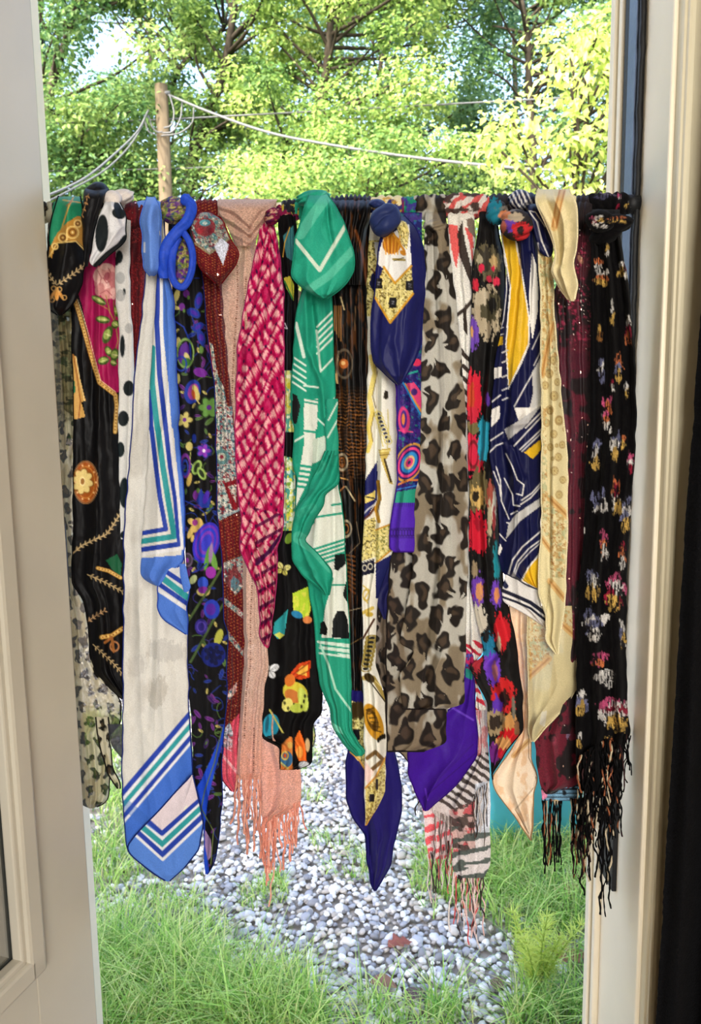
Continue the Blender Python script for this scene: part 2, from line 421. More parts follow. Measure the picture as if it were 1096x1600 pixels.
def knot(parent, cx, cy, rx, ry, rz, depth, paint, mat, rot=0.0, n=4, ridge=0.12, twist=1.2, seed=1, name='knot', pw=1.0):
    """a tied lump of gathered cloth with twisted creases"""
    nt_, na = max(24, int(ry*2.4/RES)), max(36, int(rx*4.2/RES))
    v = np.linspace(0.02, math.pi-0.02, nt_); a = np.linspace(0, 2*math.pi, na, endpoint=False); A, Vv = np.meshgrid(a, v)
    k = 1+ridge*(np.abs(np.sin(0.5*n*(A+twist*np.cos(Vv)+0.5*vnoise(np.cos(A)+3, Vv*2, seed))))**0.8-0.6)*np.sin(Vv)+0.16*(fbm(np.cos(A)*1.6+4, np.sin(A)*1.6+Vv*1.7, seed)-0.5)
    x = np.sign(np.cos(A))*np.abs(np.cos(A))**pw*np.sin(Vv)*rx*k; z = np.sin(A)*np.sin(Vv)*rz*k; y = -np.cos(Vv)*ry*(0.92+0.08*k)
    c, s = math.cos(rot), math.sin(rot)
    X = cx+x*c-y*s; Yp = cy+x*s+y*c; dep = depth+z
    V = W(X, Yp, -dep/1000)
    p = Paint(X.ravel(), Yp.ravel(), (A/6.283).ravel(), (Vv/math.pi).ravel(), np.full(X.size, 99.0), np.full(X.size, 99.0)); paint(p)
    return link(name, np_mesh(name, V, grid_q(nt_, na, True), lin(np.clip(p.C, 0, 255))), mat, parent)

def fringe(parent, tops, depth, length, cols, mat=None, rad=0.0011, wig=5.0, seed=1, n=None, jit=0.25, name='fringe', twist=True):
    """threads hanging from an edge: tops is a polyline of pixels"""
    r = np.random.default_rng(seed); T = np.array(tops, float); d = np.r_[0, np.cumsum(np.hypot(*np.diff(T, axis=0).T))]
    n = n or int(d[-1]/3.2); prt, cc = [], []
    for u in np.linspace(0, d[-1], n):
        x = np.interp(u, d, T[:, 0])+r.normal(0, 0.6); y = np.interp(u, d, T[:, 1])-3
        L = length*(1+jit*r.normal()); L = max(12, L); m = max(8, int(L/5)); t = np.linspace(0, 1, m)
        dx = r.normal(0, wig*0.6)
        px = x+dx*t+wig*(vnoise(t*L/16, t*0, int(r.integers(1e6)))-0.5)*np.minimum(1, t*4)
        dep = depth+(r.normal(0, 4))*t+wig*0.9*(vnoise(t*L/14, t*0+9, int(r.integers(1e6)))-0.5)
        P = W(px, y+L*t, -dep/1000)
        V, Q = tube_vq(P, rad*(1+0.25*np.sin(t*L/2.2))*r.uniform(0.75, 1.3), 5, False); prt.append((V, Q))
        c0 = np.array(cols[r.integers(len(cols))], float); c1 = np.array(cols[r.integers(len(cols))], float)
        mixv = np.repeat((vnoise(t*L/18, t*0, int(r.integers(1e6))) > 0.6).astype(float), 5)[:, None]
        cc.append(lin(c0)*(1-mixv)+lin(c1)*mixv)
    V, Q = merge(prt)
    return link(name, np_mesh(name, V, Q, np.concatenate(cc)), mat or YARN, parent, kind='stuff')

def scarf(label, x):
    w = W(x, rod_y(x), 0.0)
    return thing('scarf', label, 'scarf', tuple(float(q) for q in w), 'scarves knotted on the rod')


# ------------------------------------------------------------------ the room: door wall, jambs, casing, floor, ceiling, back wall with an added window
PAINT_W = mat_plain('cream_gloss_paint', (208, 198, 168), 0.38, 0.45, 0.04, 5.0, 0.10, 30)
PAINT_D = mat_plain('door_gloss_paint', (182, 175, 158), 0.36, 0.45, 0.05, 5.0, 0.10, 30)
PAINT_J = mat_plain('white_frame_paint', (236, 226, 202), 0.45, 0.3, 0.03, 9.0, 0.10, 40)
WALL = mat_plain('plain_wall_paint', (214, 206, 190), 0.7, 0.3, 0.03, 3.0, 0.15, 60)
FLOORM = mat_plain('wood_floor', (120, 90, 62), 0.45, 0.4, 0.2, 4.0, 0.1, 40, stretch=(8, 1, 1))
RUBBER = mat_plain('black_weather_seal', (20, 21, 24), 0.6, 0.4, 0.1, 30, 0.4, 90)
STEEL = mat_plain('blue_grey_strip', (92, 110, 140), 0.45, 0.5, 0.12, 20, 0.3, 120)
BLACKCLOTH = mat_plain('black_fleece', (9, 9, 11), 0.95, 0.1, 0.2, 40, 0.8, 300)
GLASSM, _nt, _bs, _o = mat_new('door_glass')
_bs.inputs['Base Color'].default_value = (0.02, 0.025, 0.025, 1); _bs.inputs['Roughness'].default_value = 0.02; _bs.inputs['Specular IOR Level'].default_value = 0.9
_bs.inputs['Transmission Weight'].default_value = 0.25

XL, XR = -0.446, 0.402            # faces of the two jambs
YO, YI = 0.115, -0.095            # outer and inner face of the wall
ZTOP = 2.62
def struct(name, bl, mat, bw=0.0, parent=None, label=None):
    V, Q = boxes(bl); o = link(name, np_mesh(name, V, Q, None, False), mat, parent)
    if parent is None: o['kind'] = 'structure'
    if label: o['label'] = label
    if bw: bevel(o, bw)
    return o
# walls either side of the opening (raised past the ceiling as an unseen gable, shaped to shade the yard)
struct('wall_left', [(-3.0, XL-0.03, YI+0.012, YO-0.012, -0.3, 3.6)], WALL)
struct('wall_right', [(XR+0.03, 3.0, YI+0.012, YO-0.012, -0.3, 3.6)], WALL)
struct('wall_front', [(XL-0.03, XR+0.03, YI+0.012, YO-0.012, ZTOP, 3.6)], WALL)
struct('floor', [(-3.0, 3.0, -3.5, 0.10, -0.12, 0.0)], FLOORM)
struct('ceiling', [(-3.0, 3.0, -3.5, YI+0.012, 2.75, 2.87)], WALL)
struct('shade_roof', [(-3.4, 3.4, -4.0, 0.45, 3.6, 3.75)], mat_plain('roof_shingle', (90, 86, 84), 0.9, 0.2, 0.2, 20))  # unseen slab added to keep the sun off the room and near yard
struct('wall_side', [(-3.1, -3.0, -3.5, YI+0.012, 0, 2.87), (3.0, 3.1, -3.5, YI+0.012, 0, 2.87)], WALL)
struct('wall_back', [(-3.0, -0.35, -3.6, -3.5, 0, 2.87), (1.25, 3.0, -3.6, -3.5, 0, 2.87), (-0.35, 1.25, -3.6, -3.5, 0, 1.2), (-0.35, 1.25, -3.6, -3.5, 2.65, 2.87)], WALL)
w1 = struct('added_window_1', [(-0.35, 1.25, -3.56, -3.50, 1.2, 1.26), (-0.35, 1.25, -3.56, -3.50, 2.59, 2.65), (-0.35, -0.29, -3.56, -3.50, 1.2, 2.6), (1.19, 1.25, -3.56, -3.50, 1.2, 2.6), (0.42, 0.48, -3.56, -3.50, 1.2, 2.6)], PAINT_J, 0.004)  # unseen window frame, added as a setting for the fill lamp
w1['label'] = 'white framed window added in the back wall around the fill light'

# left jamb: only its lit outer reveal shows past the open door
struct('trim_1', [(XL-0.03, XL, YI, YO, -0.1, ZTOP+0.03), (XL-0.001, XL+0.010, 0.030, 0.060, -0.1, ZTOP)], PAINT_J, 0.003, label='white door jamb on the hinge side, lit from outside')
# right jamb with its fluted outer moulding, door stop and inner casing
struct('trim_2', [(XR, XR+0.03, YI, YO, -0.1, ZTOP+0.03), (XR-0.010, XR+0.001, 0.062, 0.076, -0.1, ZTOP), (XR-0.013, XR+0.001, 0.084, 0.096, -0.1, ZTOP), (XR-0.009, XR+0.001, 0.103, 0.116, -0.1, ZTOP)], PAINT_J, 0.003, label='cream right jamb with fluted outer moulding')
struct('trim_3', [(XL, XR, YI, YO, ZTOP, ZTOP+0.03)], PAINT_J, 0.003)
casing = [(XR+0.006, XR+0.085, YI-0.016, YI+0.012, 0, ZTOP+0.08), (XR+0.010, XR+0.022, YI-0.021, YI-0.012, 0, ZTOP+0.07)]
struct('trim_4', casing, PAINT_W, 0.004, label='flat cream casing board beside the right jamb')
# weather seal pressed along the stop: ends well above the sill
p_end = W(958, 1385, 0.01)
sr = thing('weather_seal', 'black weather seal strip with a blue-grey face on the right jamb', 'weather strip', (XR-0.004, 0.01, float(p_end[2])))
V, Q = boxes([(XR-0.007, XR+0.001, -0.004, 0.058, float(p_end[2]), ZTOP)]); bevel(link('strip_face', np_mesh('strip_face', V, Q, None, False), RUBBER, sr), 0.002)
V, Q = boxes([(XR-0.010, XR-0.006, 0.004, 0.034, 1.18, ZTOP)]); bevel(link('blue_face', np_mesh('blue_face', V, Q, None, False), STEEL, sr), 0.0015)
zz = np.linspace(float(p_end[2])+0.35, ZTOP-0.01, 260); P = np.stack([np.full_like(zz, XR-0.005)+0.0018*(vnoise(zz*55, zz*0, 4)-0.5), np.full_like(zz, -0.006)+0.004*(vnoise(zz*40, zz*0, 5)-0.5), zz], -1)
V, Q = tube_vq(P, 0.0035+0.0012*vnoise(zz*70, zz*0, 8), 8); link('frayed_edge', np_mesh('frayed_edge', V, Q), RUBBER, sr)
# black fleece curtain pulled aside in the room, at the right edge of the view
cu = thing('door_curtain', 'black fleece curtain hanging beside the right casing', 'curtain', tuple(float(v) for v in W(1090, 1300, -0.16)))
nr, nc = 420, 120; yy = np.linspace(-1150, 2150, nr); s = np.linspace(0, 1, nc); S, Yp = np.meshgrid(s, yy)
el = np.interp(yy, [-1150, -300, 470, 900, 1600, 2150], [1215, 1150, 1097, 1066, 1026, 1004])+1.8*(vnoise(yy/5, yy*0, 3)-0.5)+2.0*(vnoise(yy/60, yy*0, 6)-0.5)
Xp = el[:, None]+S*260; dep = 160+28*np.sin(S*21+0.5*np.sin(Yp/300))*np.minimum(1, S*7)
V = W(Xp, Yp, -dep/1000); link('cloth', np_mesh('cloth', V, grid_q(nr, nc)), BLACKCLOTH, cu)

ct = W(1215, -1150, -0.16); V, Q = tube_vq(np.array([[ct[0]-0.06, -0.16, ct[2]+0.004], [ct[0]+0.42, -0.16, ct[2]+0.004]]), 0.011, 12); link('curtain_pole', np_mesh('curtain_pole', V, Q), RUBBER, cu)

# the door: opened into the room, its outside face towards us, glazed with a raised moulding
DH = np.array([-0.381, -0.085]); ang = math.radians(18.0)
dv = np.array([-math.sin(ang), -math.cos(ang)]); nv = np.array([math.cos(ang), -math.sin(ang)])    # along the door (to us) and out of its face
door = thing('door_1', 'cream painted glazed door standing open on the left', 'door', (DH[0], DH[1], 0.0)); del door['category']; door['kind'] = 'structure'
def dbox(name, bl, mat, bw=0.003, parent=None, **kw):
    V, Q = boxes(bl)                                   # x along the door, y out of the face, z up
    P = np.stack([DH[0]+V[:, 0]*dv[0]+V[:, 1]*nv[0], DH[1]+V[:, 0]*dv[1]+V[:, 1]*nv[1], V[:, 2]], -1)
    o = link(name, np_mesh(name, P, Q[:, ::-1], None, False), mat, parent or door, **kw)
    if bw: bevel(o, bw)
    return o
def face_pt(x, y):                                     # pixel -> (u along the door, z) on its face
    v = np.array([(x-548)/F, -(y-800)/F, -1.0]); d = RC @ v
    A = np.array([[d[0], -dv[0]], [d[1], -dv[1]]]); b = np.array([DH[0]-CAM[0], DH[1]-CAM[1]])
    t, u = np.linalg.solve(A, b); return u, CAM[2]+t*d[2]
u0, z0 = face_pt(64, 1511); DW = 0.80
dbox('stile', [(0, u0+0.01, -0.045, 0, 0.01, ZTOP-0.03)], PAINT_D)
dbox('stile', [(DW-u0-0.01, DW, -0.045, 0, 0.01, ZTOP-0.03)], PAINT_D)
dbox('bottom_rail', [(u0+0.01, DW-u0-0.01, -0.045, 0, 0.01, z0+0.01)], PAINT_D, 0)
dbox('top_rail', [(u0+0.01, DW-u0-0.01, -0.045, 0, ZTOP-0.18, ZTOP-0.03)], PAINT_D, 0)
mw = 0.030
mo = dbox('glazing_moulding', [(u0, u0+mw, -0.01, 0.012, z0, ZTOP-0.17), (u0, DW-u0, -0.01, 0.012, z0, z0+mw), (DW-u0-mw, DW-u0, -0.01, 0.012, z0, ZTOP-0.17), (u0, DW-u0, -0.01, 0.012, ZTOP-0.20, ZTOP-0.17)], PAINT_D, 0.005)
dbox('moulding_bead', [(u0+mw-0.004, u0+mw+0.008, -0.01, 0.006, z0+mw, ZTOP-0.2), (u0+mw, DW-u0-mw, -0.01, 0.006, z0+mw-0.004, z0+mw+0.008)], PAINT_D, 0.003, mo)
dbox('glass_pane', [(u0+mw*0.5, DW-u0-mw*0.5, -0.03, -0.012, z0+mw*0.5, ZTOP-0.19)], GLASSM, 0)
for zh in (0.35, 1.30, 2.30):
    V, Q = tube_vq(np.array([[DH[0]-0.012, DH[1]+0.012, zh-0.05], [DH[0]-0.012, DH[1]+0.012, zh+0.05]]), 0.007, 10); link('hinge', np_mesh('hinge', V, Q), STEEL, door)

# ------------------------------------------------------------------ the yard: ground, gravel, grass, leaves, bin, pole, wires, trees
GZ = -0.15
def mat_col(name, rough=0.6, transl=0.0, spec=0.3, var=0.15, scale=200.0, bump=0.0):
    m, nt, bs, out = mat_new(name)
    at = nt.nodes.new('ShaderNodeAttribute'); at.attribute_name = 'Col'
    no = nt.nodes.new('ShaderNodeTexNoise'); no.inputs['Scale'].default_value = scale; tc = nt.nodes.new('ShaderNodeTexCoord')
    nt.links.new(tc.outputs['Object'], no.inputs['Vector'])
    mr = nt.nodes.new('ShaderNodeMapRange'); mr.inputs['To Min'].default_value = 1-var; mr.inputs['To Max'].default_value = 1+var
    nt.links.new(no.outputs['Fac'], mr.inputs['Value'])
    mx = nt.nodes.new('ShaderNodeMix'); mx.data_type = 'RGBA'; mx.blend_type = 'MULTIPLY'; mx.inputs[0].default_value = 1
    nt.links.new(at.outputs['Color'], mx.inputs[6]); nt.links.new(mr.outputs[0], mx.inputs[7]); nt.links.new(mx.outputs[2], bs.inputs['Base Color'])
    bs.inputs['Roughness'].default_value = rough; bs.inputs['Specular IOR Level'].default_value = spec
    if transl > 0:
        tr = nt.nodes.new('ShaderNodeBsdfTranslucent'); nt.links.new(mx.outputs[2], tr.inputs['Color'])
        ms = nt.nodes.new('ShaderNodeMixShader'); ms.inputs[0].default_value = transl
        nt.links.new(bs.outputs[0], ms.inputs[1]); nt.links.new(tr.outputs[0], ms.inputs[2]); nt.links.new(ms.outputs[0], out.inputs[0])
    return m
LEAFM = mat_col('tree_leaf', 0.5, 0.45, 0.3); GRASSM = mat_col('grass_blade', 0.5, 0.3, 0.35); STONE = mat_col('gravel_stone', 0.8, 0, 0.25, 0.25, 60)
SOIL = mat_plain('gravelly_soil', (176, 170, 164), 0.95, 0.1, 0.2, 26.0, 0.8, 90, col2=(112, 104, 92))
BARK = mat_plain('tree_bark', (70, 64, 56), 0.95, 0.1, 0.3, 9.0, 0.8, 30, stretch=(1, 1, 0.3))
POLEM = mat_plain('weathered_pole_wood', (96, 86, 70), 0.9, 0.15, 0.15, 8, 0.5, 40, stretch=(4, 4, 0.3))
WIREM = mat_plain('wire_insulation', (92, 95, 98), 0.5, 0.4, 0.05, 10)

nx = 140; gx = np.linspace(-40, 40, nx); gy = np.concatenate([np.linspace(0.12, 8, 100), np.linspace(8.3, 70, 60)])
GX, GY = np.meshgrid(gx, gy); GZZ = GZ-0.012+0.02*(fbm(GX*0.9, GY*0.9, 4)-0.5)
g = link('ground', np_mesh('ground', np.stack([GX, GY, GZZ], -1), grid_q(len(gy), nx)[:, ::-1]), SOIL); g['kind'] = 'structure'; g['label'] = 'gravelly soil of the yard outside the door'

def in_poly(x, y, P):
    m = np.zeros(np.shape(x), bool)
    for i in range(len(P)):
        (x0, y0), (x1, y1) = P[i-1], P[i]
        if y0 == y1: continue
        m ^= ((y0 > y) != (y1 > y)) & (x < (x1-x0)*(y-y0)/(y1-y0)+x0)
    return m
def ground_poly(P): return [tuple(WG(x, y, GZ)[:2]) for x, y in P]
GRASS_AREAS = [(ground_poly([(80, 1120), (330, 1120), (310, 1250), (270, 1330), (290, 1370), (130, 1390), (60, 1300)]), 6500, 0.085, 0.9),
               (ground_poly([(80, 1500), (200, 1470), (330, 1530), (480, 1550), (530, 1650), (60, 1650)]), 8500, 0.17, 1.0),
               (ground_poly([(650, 1340), (760, 1290), (930, 1270), (980, 1330), (990, 1640), (780, 1640), (820, 1500), (760, 1440), (690, 1410)]), 9000, 0.15, 1.0),
               (ground_poly([(640, 1300), (700, 1330), (680, 1440), (640, 1400)]), 500, 0.07, 0.8),
               (ground_poly([(480, 1300), (590, 1330), (590, 1390), (500, 1370)]), 420, 0.07, 0.6),
               (ground_poly([(440, 1160), (510, 1170), (510, 1260), (450, 1250)]), 260, 0.06, 0.6),
               (ground_poly([(360, 1380), (450, 1360), (450, 1420), (380, 1430)]), 420, 0.06, 0.6),
               (ground_poly([(560, 1560), (740, 1570), (740, 1650), (520, 1650)]), 500, 0.12, 0.8),
               (ground_poly([(140, 1390), (320, 1390), (400, 1500), (300, 1530), (130, 1480)]), 1800, 0.07, 0.6)]
# gravel: every stone a rounded lump; the largest in view are single things, the others one mass
ph = (1+5**0.5)/2
ICO_V = np.array([(-1,ph,0),(1,ph,0),(-1,-ph,0),(1,-ph,0),(0,-1,ph),(0,1,ph),(0,-1,-ph),(0,1,-ph),(ph,0,-1),(ph,0,1),(-ph,0,-1),(-ph,0,1)], float); ICO_V /= np.linalg.norm(ICO_V[0])
ICO_F = np.array([(0,11,5),(0,5,1),(0,1,7),(0,7,10),(0,10,11),(1,5,9),(5,11,4),(11,10,2),(10,7,6),(7,1,8),(3,9,4),(3,4,2),(3,2,6),(3,6,8),(3,8,9),(4,9,5),(2,4,11),(6,2,10),(8,6,7),(9,8,1)])
def subdiv(V, Fc):
    V = list(map(tuple, V)); c = {}; out = []
    def mid(a, b):
        k = (min(a, b), max(a, b))
        if k not in c:
            m = (np.array(V[a])+np.array(V[b]))/2; m /= np.linalg.norm(m); V.append(tuple(m)); c[k] = len(V)-1
        return c[k]
    for a, b, d in Fc:
        x, y, z = mid(a, b), mid(b, d), mid(d, a); out += [(a, x, z), (b, y, x), (d, z, y), (x, y, z)]
    return np.array(V), np.array(out)
ICO2_V, ICO2_F = subdiv(ICO_V, ICO_F)
stone_cols = lin(np.array([(212,212,216),(196,198,206),(180,182,190),(226,224,222),(160,162,172),(204,196,188),(140,140,146),(238,237,236),(190,182,174)]))
Gp = ground_poly([(-120, 1010), (1220, 1010), (1180, 1640), (-20, 1640)])
r = np.random.default_rng(11)
x0, x1 = min(p[0] for p in Gp), max(p[0] for p in Gp); y0, y1 = 0.35, max(p[1] for p in Gp)
cell = 0.0205; sx, sy = np.meshgrid(np.arange(x0, x1, cell), np.arange(y0, y1, cell)); sx = sx.ravel()+r.normal(0, cell*0.3, sx.size); sy = sy.ravel()+r.normal(0, cell*0.3, sy.size)
keep = in_poly(sx, sy, Gp)
dens = np.ones(sx.size)
for P, n, h, dd in GRASS_AREAS[:3]: dens[in_poly(sx, sy, P)] = 0.35
keep &= r.random(sx.size) < dens*np.clip(0.55+1.1*vnoise(sx*1.7, sy*1.7, 5), 0, 1)
keep &= r.random(sx.size) < np.where(sy > 4.5, 0.6, 1)
sx, sy = sx[keep], sy[keep]; ns = len(sx)
size = np.exp(r.normal(math.log(0.0105), 0.25, ns)); size[r.random(ns) < 0.015] *= 1.4
# apparent size decides which are built singly
v = np.stack([sx-CAM[0], sy-CAM[1], np.full(ns, GZ-CAM[2])], -1); cv = v @ RC; pxx = 548+F*cv[:, 0]/-cv[:, 2]; pyy = 800-F*cv[:, 1]/-cv[:, 2]
vis = (pxx > 165) & (pxx < 930) & (pyy > 1330) & (pyy < 1596)
ing = np.zeros(ns, bool)
for P, n, h, dd in GRASS_AREAS: ing |= in_poly(sx, sy, P)
score = np.where(vis & ~ing, size/-cv[:, 2], 0); big = np.argsort(-score)[:300]
sel = np.zeros(ns, bool); sel[big] = True
def stone_verts(base, seed):
    q = np.random.default_rng(seed); V = base*(1+0.16*q.normal(size=(len(base), 1)).clip(-1.3, 1.3)); return V
pm = []
for k in range(9):
    V = stone_verts(ICO2_V*0+ICO2_V, 0)*1.0
    q = np.random.default_rng(k+60); dirs = q.normal(size=(7, 3)); dirs /= np.linalg.norm(dirs, axis=1)[:, None]
    V = ICO2_V.copy()
    for d in dirs:
        h = V@d; lim = q.uniform(0.6, 0.85); V = V-np.clip(h-lim, 0, None)[:, None]*d[None]
    V = V*np.array([1.0, q.uniform(0.7, 0.95), q.uniform(0.45, 0.65)])
    me = np_mesh('pebble', V, ICO2_F, np.tile(stone_cols[k], (len(V), 1))); me.materials.append(STONE); pm.append(me)
for i in big:
    o = bpy.data.objects.new('pebble', pm[int(r.integers(9))]); COL.objects.link(o); s_ = float(size[i])
    o.location = (float(sx[i]), float(sy[i]), GZ+s_*0.3); o.scale = (s_*1.15, s_*1.15, s_*1.15); o.rotation_euler = (r.normal(0, 0.25), r.normal(0, 0.25), r.uniform(0, 6.28))
    o['label'] = 'small grey-white pebble of the gravel path outside the door'; o['category'] = 'pebble'; o['group'] = 'gravel pebbles nearest the door'
idx = np.where(~sel)[0]; m = len(idx)
B = ICO_V[None]*np.ones((m, 1, 1))*(1+0.13*r.normal(size=(m, 12, 1)).clip(-1.5, 1.5))*np.stack([np.ones(m), r.uniform(0.65, 0.95, m), r.uniform(0.45, 0.7, m)], -1)[:, None, :]*size[idx][:, None, None]*1.15
a = r.uniform(0, 6.28, m); c, s_ = np.cos(a)[:, None], np.sin(a)[:, None]
B = np.stack([B[..., 0]*c-B[..., 1]*s_, B[..., 0]*s_+B[..., 1]*c, B[..., 2]], -1)+np.stack([sx[idx], sy[idx], GZ+size[idx]*0.25+r.uniform(-0.004, 0.006, m)], -1)[:, None, :]
Fq = (ICO_F[None]+12*np.arange(m)[:, None, None]).reshape(-1, 3)
cc = np.repeat(stone_cols[r.integers(0, 9, m)]*r.uniform(0.75, 1.1, m)[:, None], 12, 0)
link('gravel', np_mesh('gravel', B.reshape(-1, 3), Fq, cc, False), STONE, None, kind='stuff', label='loose grey-white gravel covering the yard path', category='gravel')

# grass: blades bent over by their own weight
def blades(px_, py_, h, w, cols, rs, lean=0.9, z=GZ, az=None):
    n = len(px_); k = 5; t = np.linspace(0, 1, k)
    a = rs.uniform(0, 6.28, n) if az is None else az; le = lean*rs.uniform(0.2, 1.0, n)*h
    cx = px_[:, None]+np.cos(a)[:, None]*le[:, None]*t**2; cy = py_[:, None]+np.sin(a)[:, None]*le[:, None]*t**2
    cz = z+h[:, None]*(t-0.30*t**2*(le/h)[:, None])
    wv = w[:, None]*(1-t**1.6*0.96)*0.5; b = a+1.57+rs.normal(0, 0.3, n)
    ox, oy = np.cos(b)[:, None]*wv, np.sin(b)[:, None]*wv
    L = np.stack([cx-ox, cy-oy, cz], -1); R = np.stack([cx+ox, cy+oy, cz], -1)
    V = np.stack([L, R], 2).reshape(n, 2*k, 3)
    q = np.array([(2*i, 2*i+1, 2*i+3, 2*i+2) for i in range(k-1)])
    Q = (q[None]+2*k*np.arange(n)[:, None, None]).reshape(-1, 4)
    return V.reshape(-1, 3), Q, np.repeat(cols, 2*k, 0)
gpal = lin(np.array([(164,208,98),(192,224,124),(138,190,84),(206,232,138),(116,164,82),(218,224,152),(190,212,138)]))
for ai, (P, n, h, dd) in enumerate(GRASS_AREAS):
    rs = np.random.default_rng(40+ai); bx0, bx1 = min(p[0] for p in P), max(p[0] for p in P); by0, by1 = min(p[1] for p in P), max(p[1] for p in P)
    # blades grow in clumps
    ncl = max(12, n//28); cx, cy = rs.uniform(bx0, bx1, ncl), rs.uniform(by0, by1, ncl); ch = h*rs.uniform(0.5, 1.25, ncl); ca = rs.uniform(0.5, 1.2, ncl)
    ci = rs.integers(0, ncl, n); px_ = cx[ci]+rs.normal(0, 0.035, n); py_ = cy[ci]+rs.normal(0, 0.035, n)
    k = in_poly(px_, py_, P); ci, px_, py_ = ci[k], px_[k], py_[k]; n2 = len(ci)
    hh = ch[ci]*rs.uniform(0.5, 1.3, n2); V, Q, C = blades(px_, py_, hh, rs.uniform(0.003, 0.0065, n2), gpal[rs.integers(0, 7, n2)]*rs.uniform(0.75, 1.15, n2)[:, None], rs, 1.3)
    link('grass', np_mesh('grass', V, Q, C), GRASSM, None, kind='stuff', category='grass',
         label=['low bright grass left of the gravel under the blue striped scarf', 'long grass at the foot of the open door', 'long bright grass in front of the blue bin', 'short grass at the edge of the gravel below the fringed zebra scarf', 'sparse grass tuft in mid gravel below the navy scarf point', 'sparse far grass in the gravel right of the peach fringe', 'sparse weeds in the gravel below the peach fringe', 'long grass at the lower edge in the middle of the gravel', 'thin weedy grass on gravel between the two left grass patches'][ai])

# feathery weed
wx, wy = WG(838, 1560, GZ)[:2]
wd = thing('feathery_weed', 'yellow-green feathery weed growing by the right jamb', 'plant', (wx, wy, GZ))
rs = np.random.default_rng(5); st, fr = [], []
for q in range(7):
    tx, ty = rs.normal(0, 0.06), rs.normal(0, 0.05); H = rs.uniform(0.16, 0.30)
    P = smooth_path([(wx, wy, GZ), (wx+tx*0.4, wy+ty*0.4, GZ+H*0.5), (wx+tx, wy+ty, GZ+H)], 14); st.append(tube_vq(P, np.linspace(0.0035, 0.0012, 14), 6))
    for i in range(4, 14):
        for b in range(16):
            a = rs.uniform(0, 6.28); l = rs.uniform(0.02, 0.06)*(1.15-0.6*i/14); e = P[i]+np.array([math.cos(a)*l, math.sin(a)*l, l*rs.uniform(0.2, 0.9)])
            fr.append(tube_vq(np.array([P[i], (P[i]+e)/2+np.array([0, 0, 0.004]), e]), [0.0011, 0.0009, 0.0005], 4, False))
V, Q = merge(st); link('stem', np_mesh('stem', V, Q, np.tile(lin((170, 196, 90)), (len(V), 1))), GRASSM, wd)
V, Q = merge(fr); link('feathery_leaves', np_mesh('feathery_leaves', V, Q, np.tile(lin((228, 242, 130)), (len(V), 1))), GRASSM, wd, kind='stuff')

# fallen leaves
def fallen(px_, py_, L, rot, col, label, lobes=0):
    c = WG(px_, py_, GZ); n = 40; t = np.linspace(0, 1, n); wdt = np.sin(math.pi*t**0.8)*0.30*(1+(0.35*np.sin(t*math.pi*2*3) if lobes else 0))
    s = np.linspace(-1, 1, 9); T, S = np.meshgrid(t, s, indexing='ij'); u = (T-0.5)*L; vv = S*wdt[:, None]*L
    z = 0.020+0.10*L*np.abs(S)**1.5*wdt[:, None]*3+0.12*L*np.sin(T*4+rot)*0.6
    ca, sa = math.cos(rot), math.sin(rot); V = np.stack([c[0]+u*ca-vv*sa, c[1]+u*sa+vv*ca, GZ+z], -1)
    C = lin(col)*(0.8+0.4*fbm(T.ravel()*9, S.ravel()*4, 3))[:, None]
    V2, Q2 = tube_vq(np.array([V[0, 4]-np.array([ca, sa, 0])*L*0.25, V[0, 4], V[-1, 4]]), [0.001, 0.001, 0.0005], 5, False)
    lf = thing('fallen_leaf', label, 'leaf', (c[0], c[1], GZ))
    link('blade', np_mesh('blade', V, grid_q(n, 9), C), LEAFM, lf); link('midrib', np_mesh('midrib', V2, Q2, np.tile(lin(np.array(col)*0.7), (len(V2), 1))), LEAFM, lf)
fallen(626, 1484, 0.085, 0.4, (172, 104, 92), 'lobed reddish-brown leaf lying on gravel below the zebra fringe', 1)
fallen(650, 1563, 0.08, 0.9, (128, 96, 108), 'purplish brown oval leaf on gravel near the lower edge')
fallen(600, 1548, 0.085, -0.3, (160, 120, 104), 'small tan-brown leaf on gravel left of the purplish leaf')
fallen(893, 1402, 0.12, 0.2, (186, 138, 112), 'large tan leaf in the grass beside the right jamb', 1)
fallen(910, 1380, 0.11, 0.1, (112, 66, 52), 'dark brown leaf above the large tan leaf by the jamb')
fallen(898, 1506, 0.12, 0.25, (170, 126, 100), 'brown curled leaf low beside the right jamb', 1)
fallen(897, 1433, 0.10, -0.2, (120, 92, 84), 'grey-brown leaf just below the large tan leaf')
fallen(778, 1546, 0.07, 1.2, (140, 104, 100), 'small dark leaf at the edge of the long grass')

# turquoise storage bin behind the scarves
BINM = mat_plain('turquoise_plastic', (84, 182, 206), 0.45, 0.5, 0.06, 6, 0.05, 40)
bc = WG(838, 1338, GZ); D_ = 0.25; hw = 0.20; HB = 0.62
bb = thing('storage_bin', 'turquoise plastic bin standing in the grass', 'bin', (bc[0], bc[1]+D_, GZ))
def tapered(z0, z1, w0, w1, d0, d1, rnd=0.04, n=6):
    out = []
    for z, w, d in ((z0, w0, d0), (z1, w1, d1)):
        ring = []
        for (sx_, sy_, a0) in ((1, 1, 0), (-1, 1, 90), (-1, -1, 180), (1, -1, 270)):
            for q in range(n):
                a = math.radians(a0+90*q/(n-1)); ring.append((bc[0]+sx_*(w-rnd)+rnd*math.cos(a), bc[1]+D_+sy_*(d-rnd)+rnd*math.sin(a), z))
        out.append(ring)
    V = np.array(out).reshape(-1, 3); return V, grid_q(2, 4*n, True)[:, ::-1]
V, Q = tapered(GZ, GZ+HB, hw-0.03, hw, D_-0.03, D_); link('body', np_mesh('body', V, Q, None, True), BINM, bb)
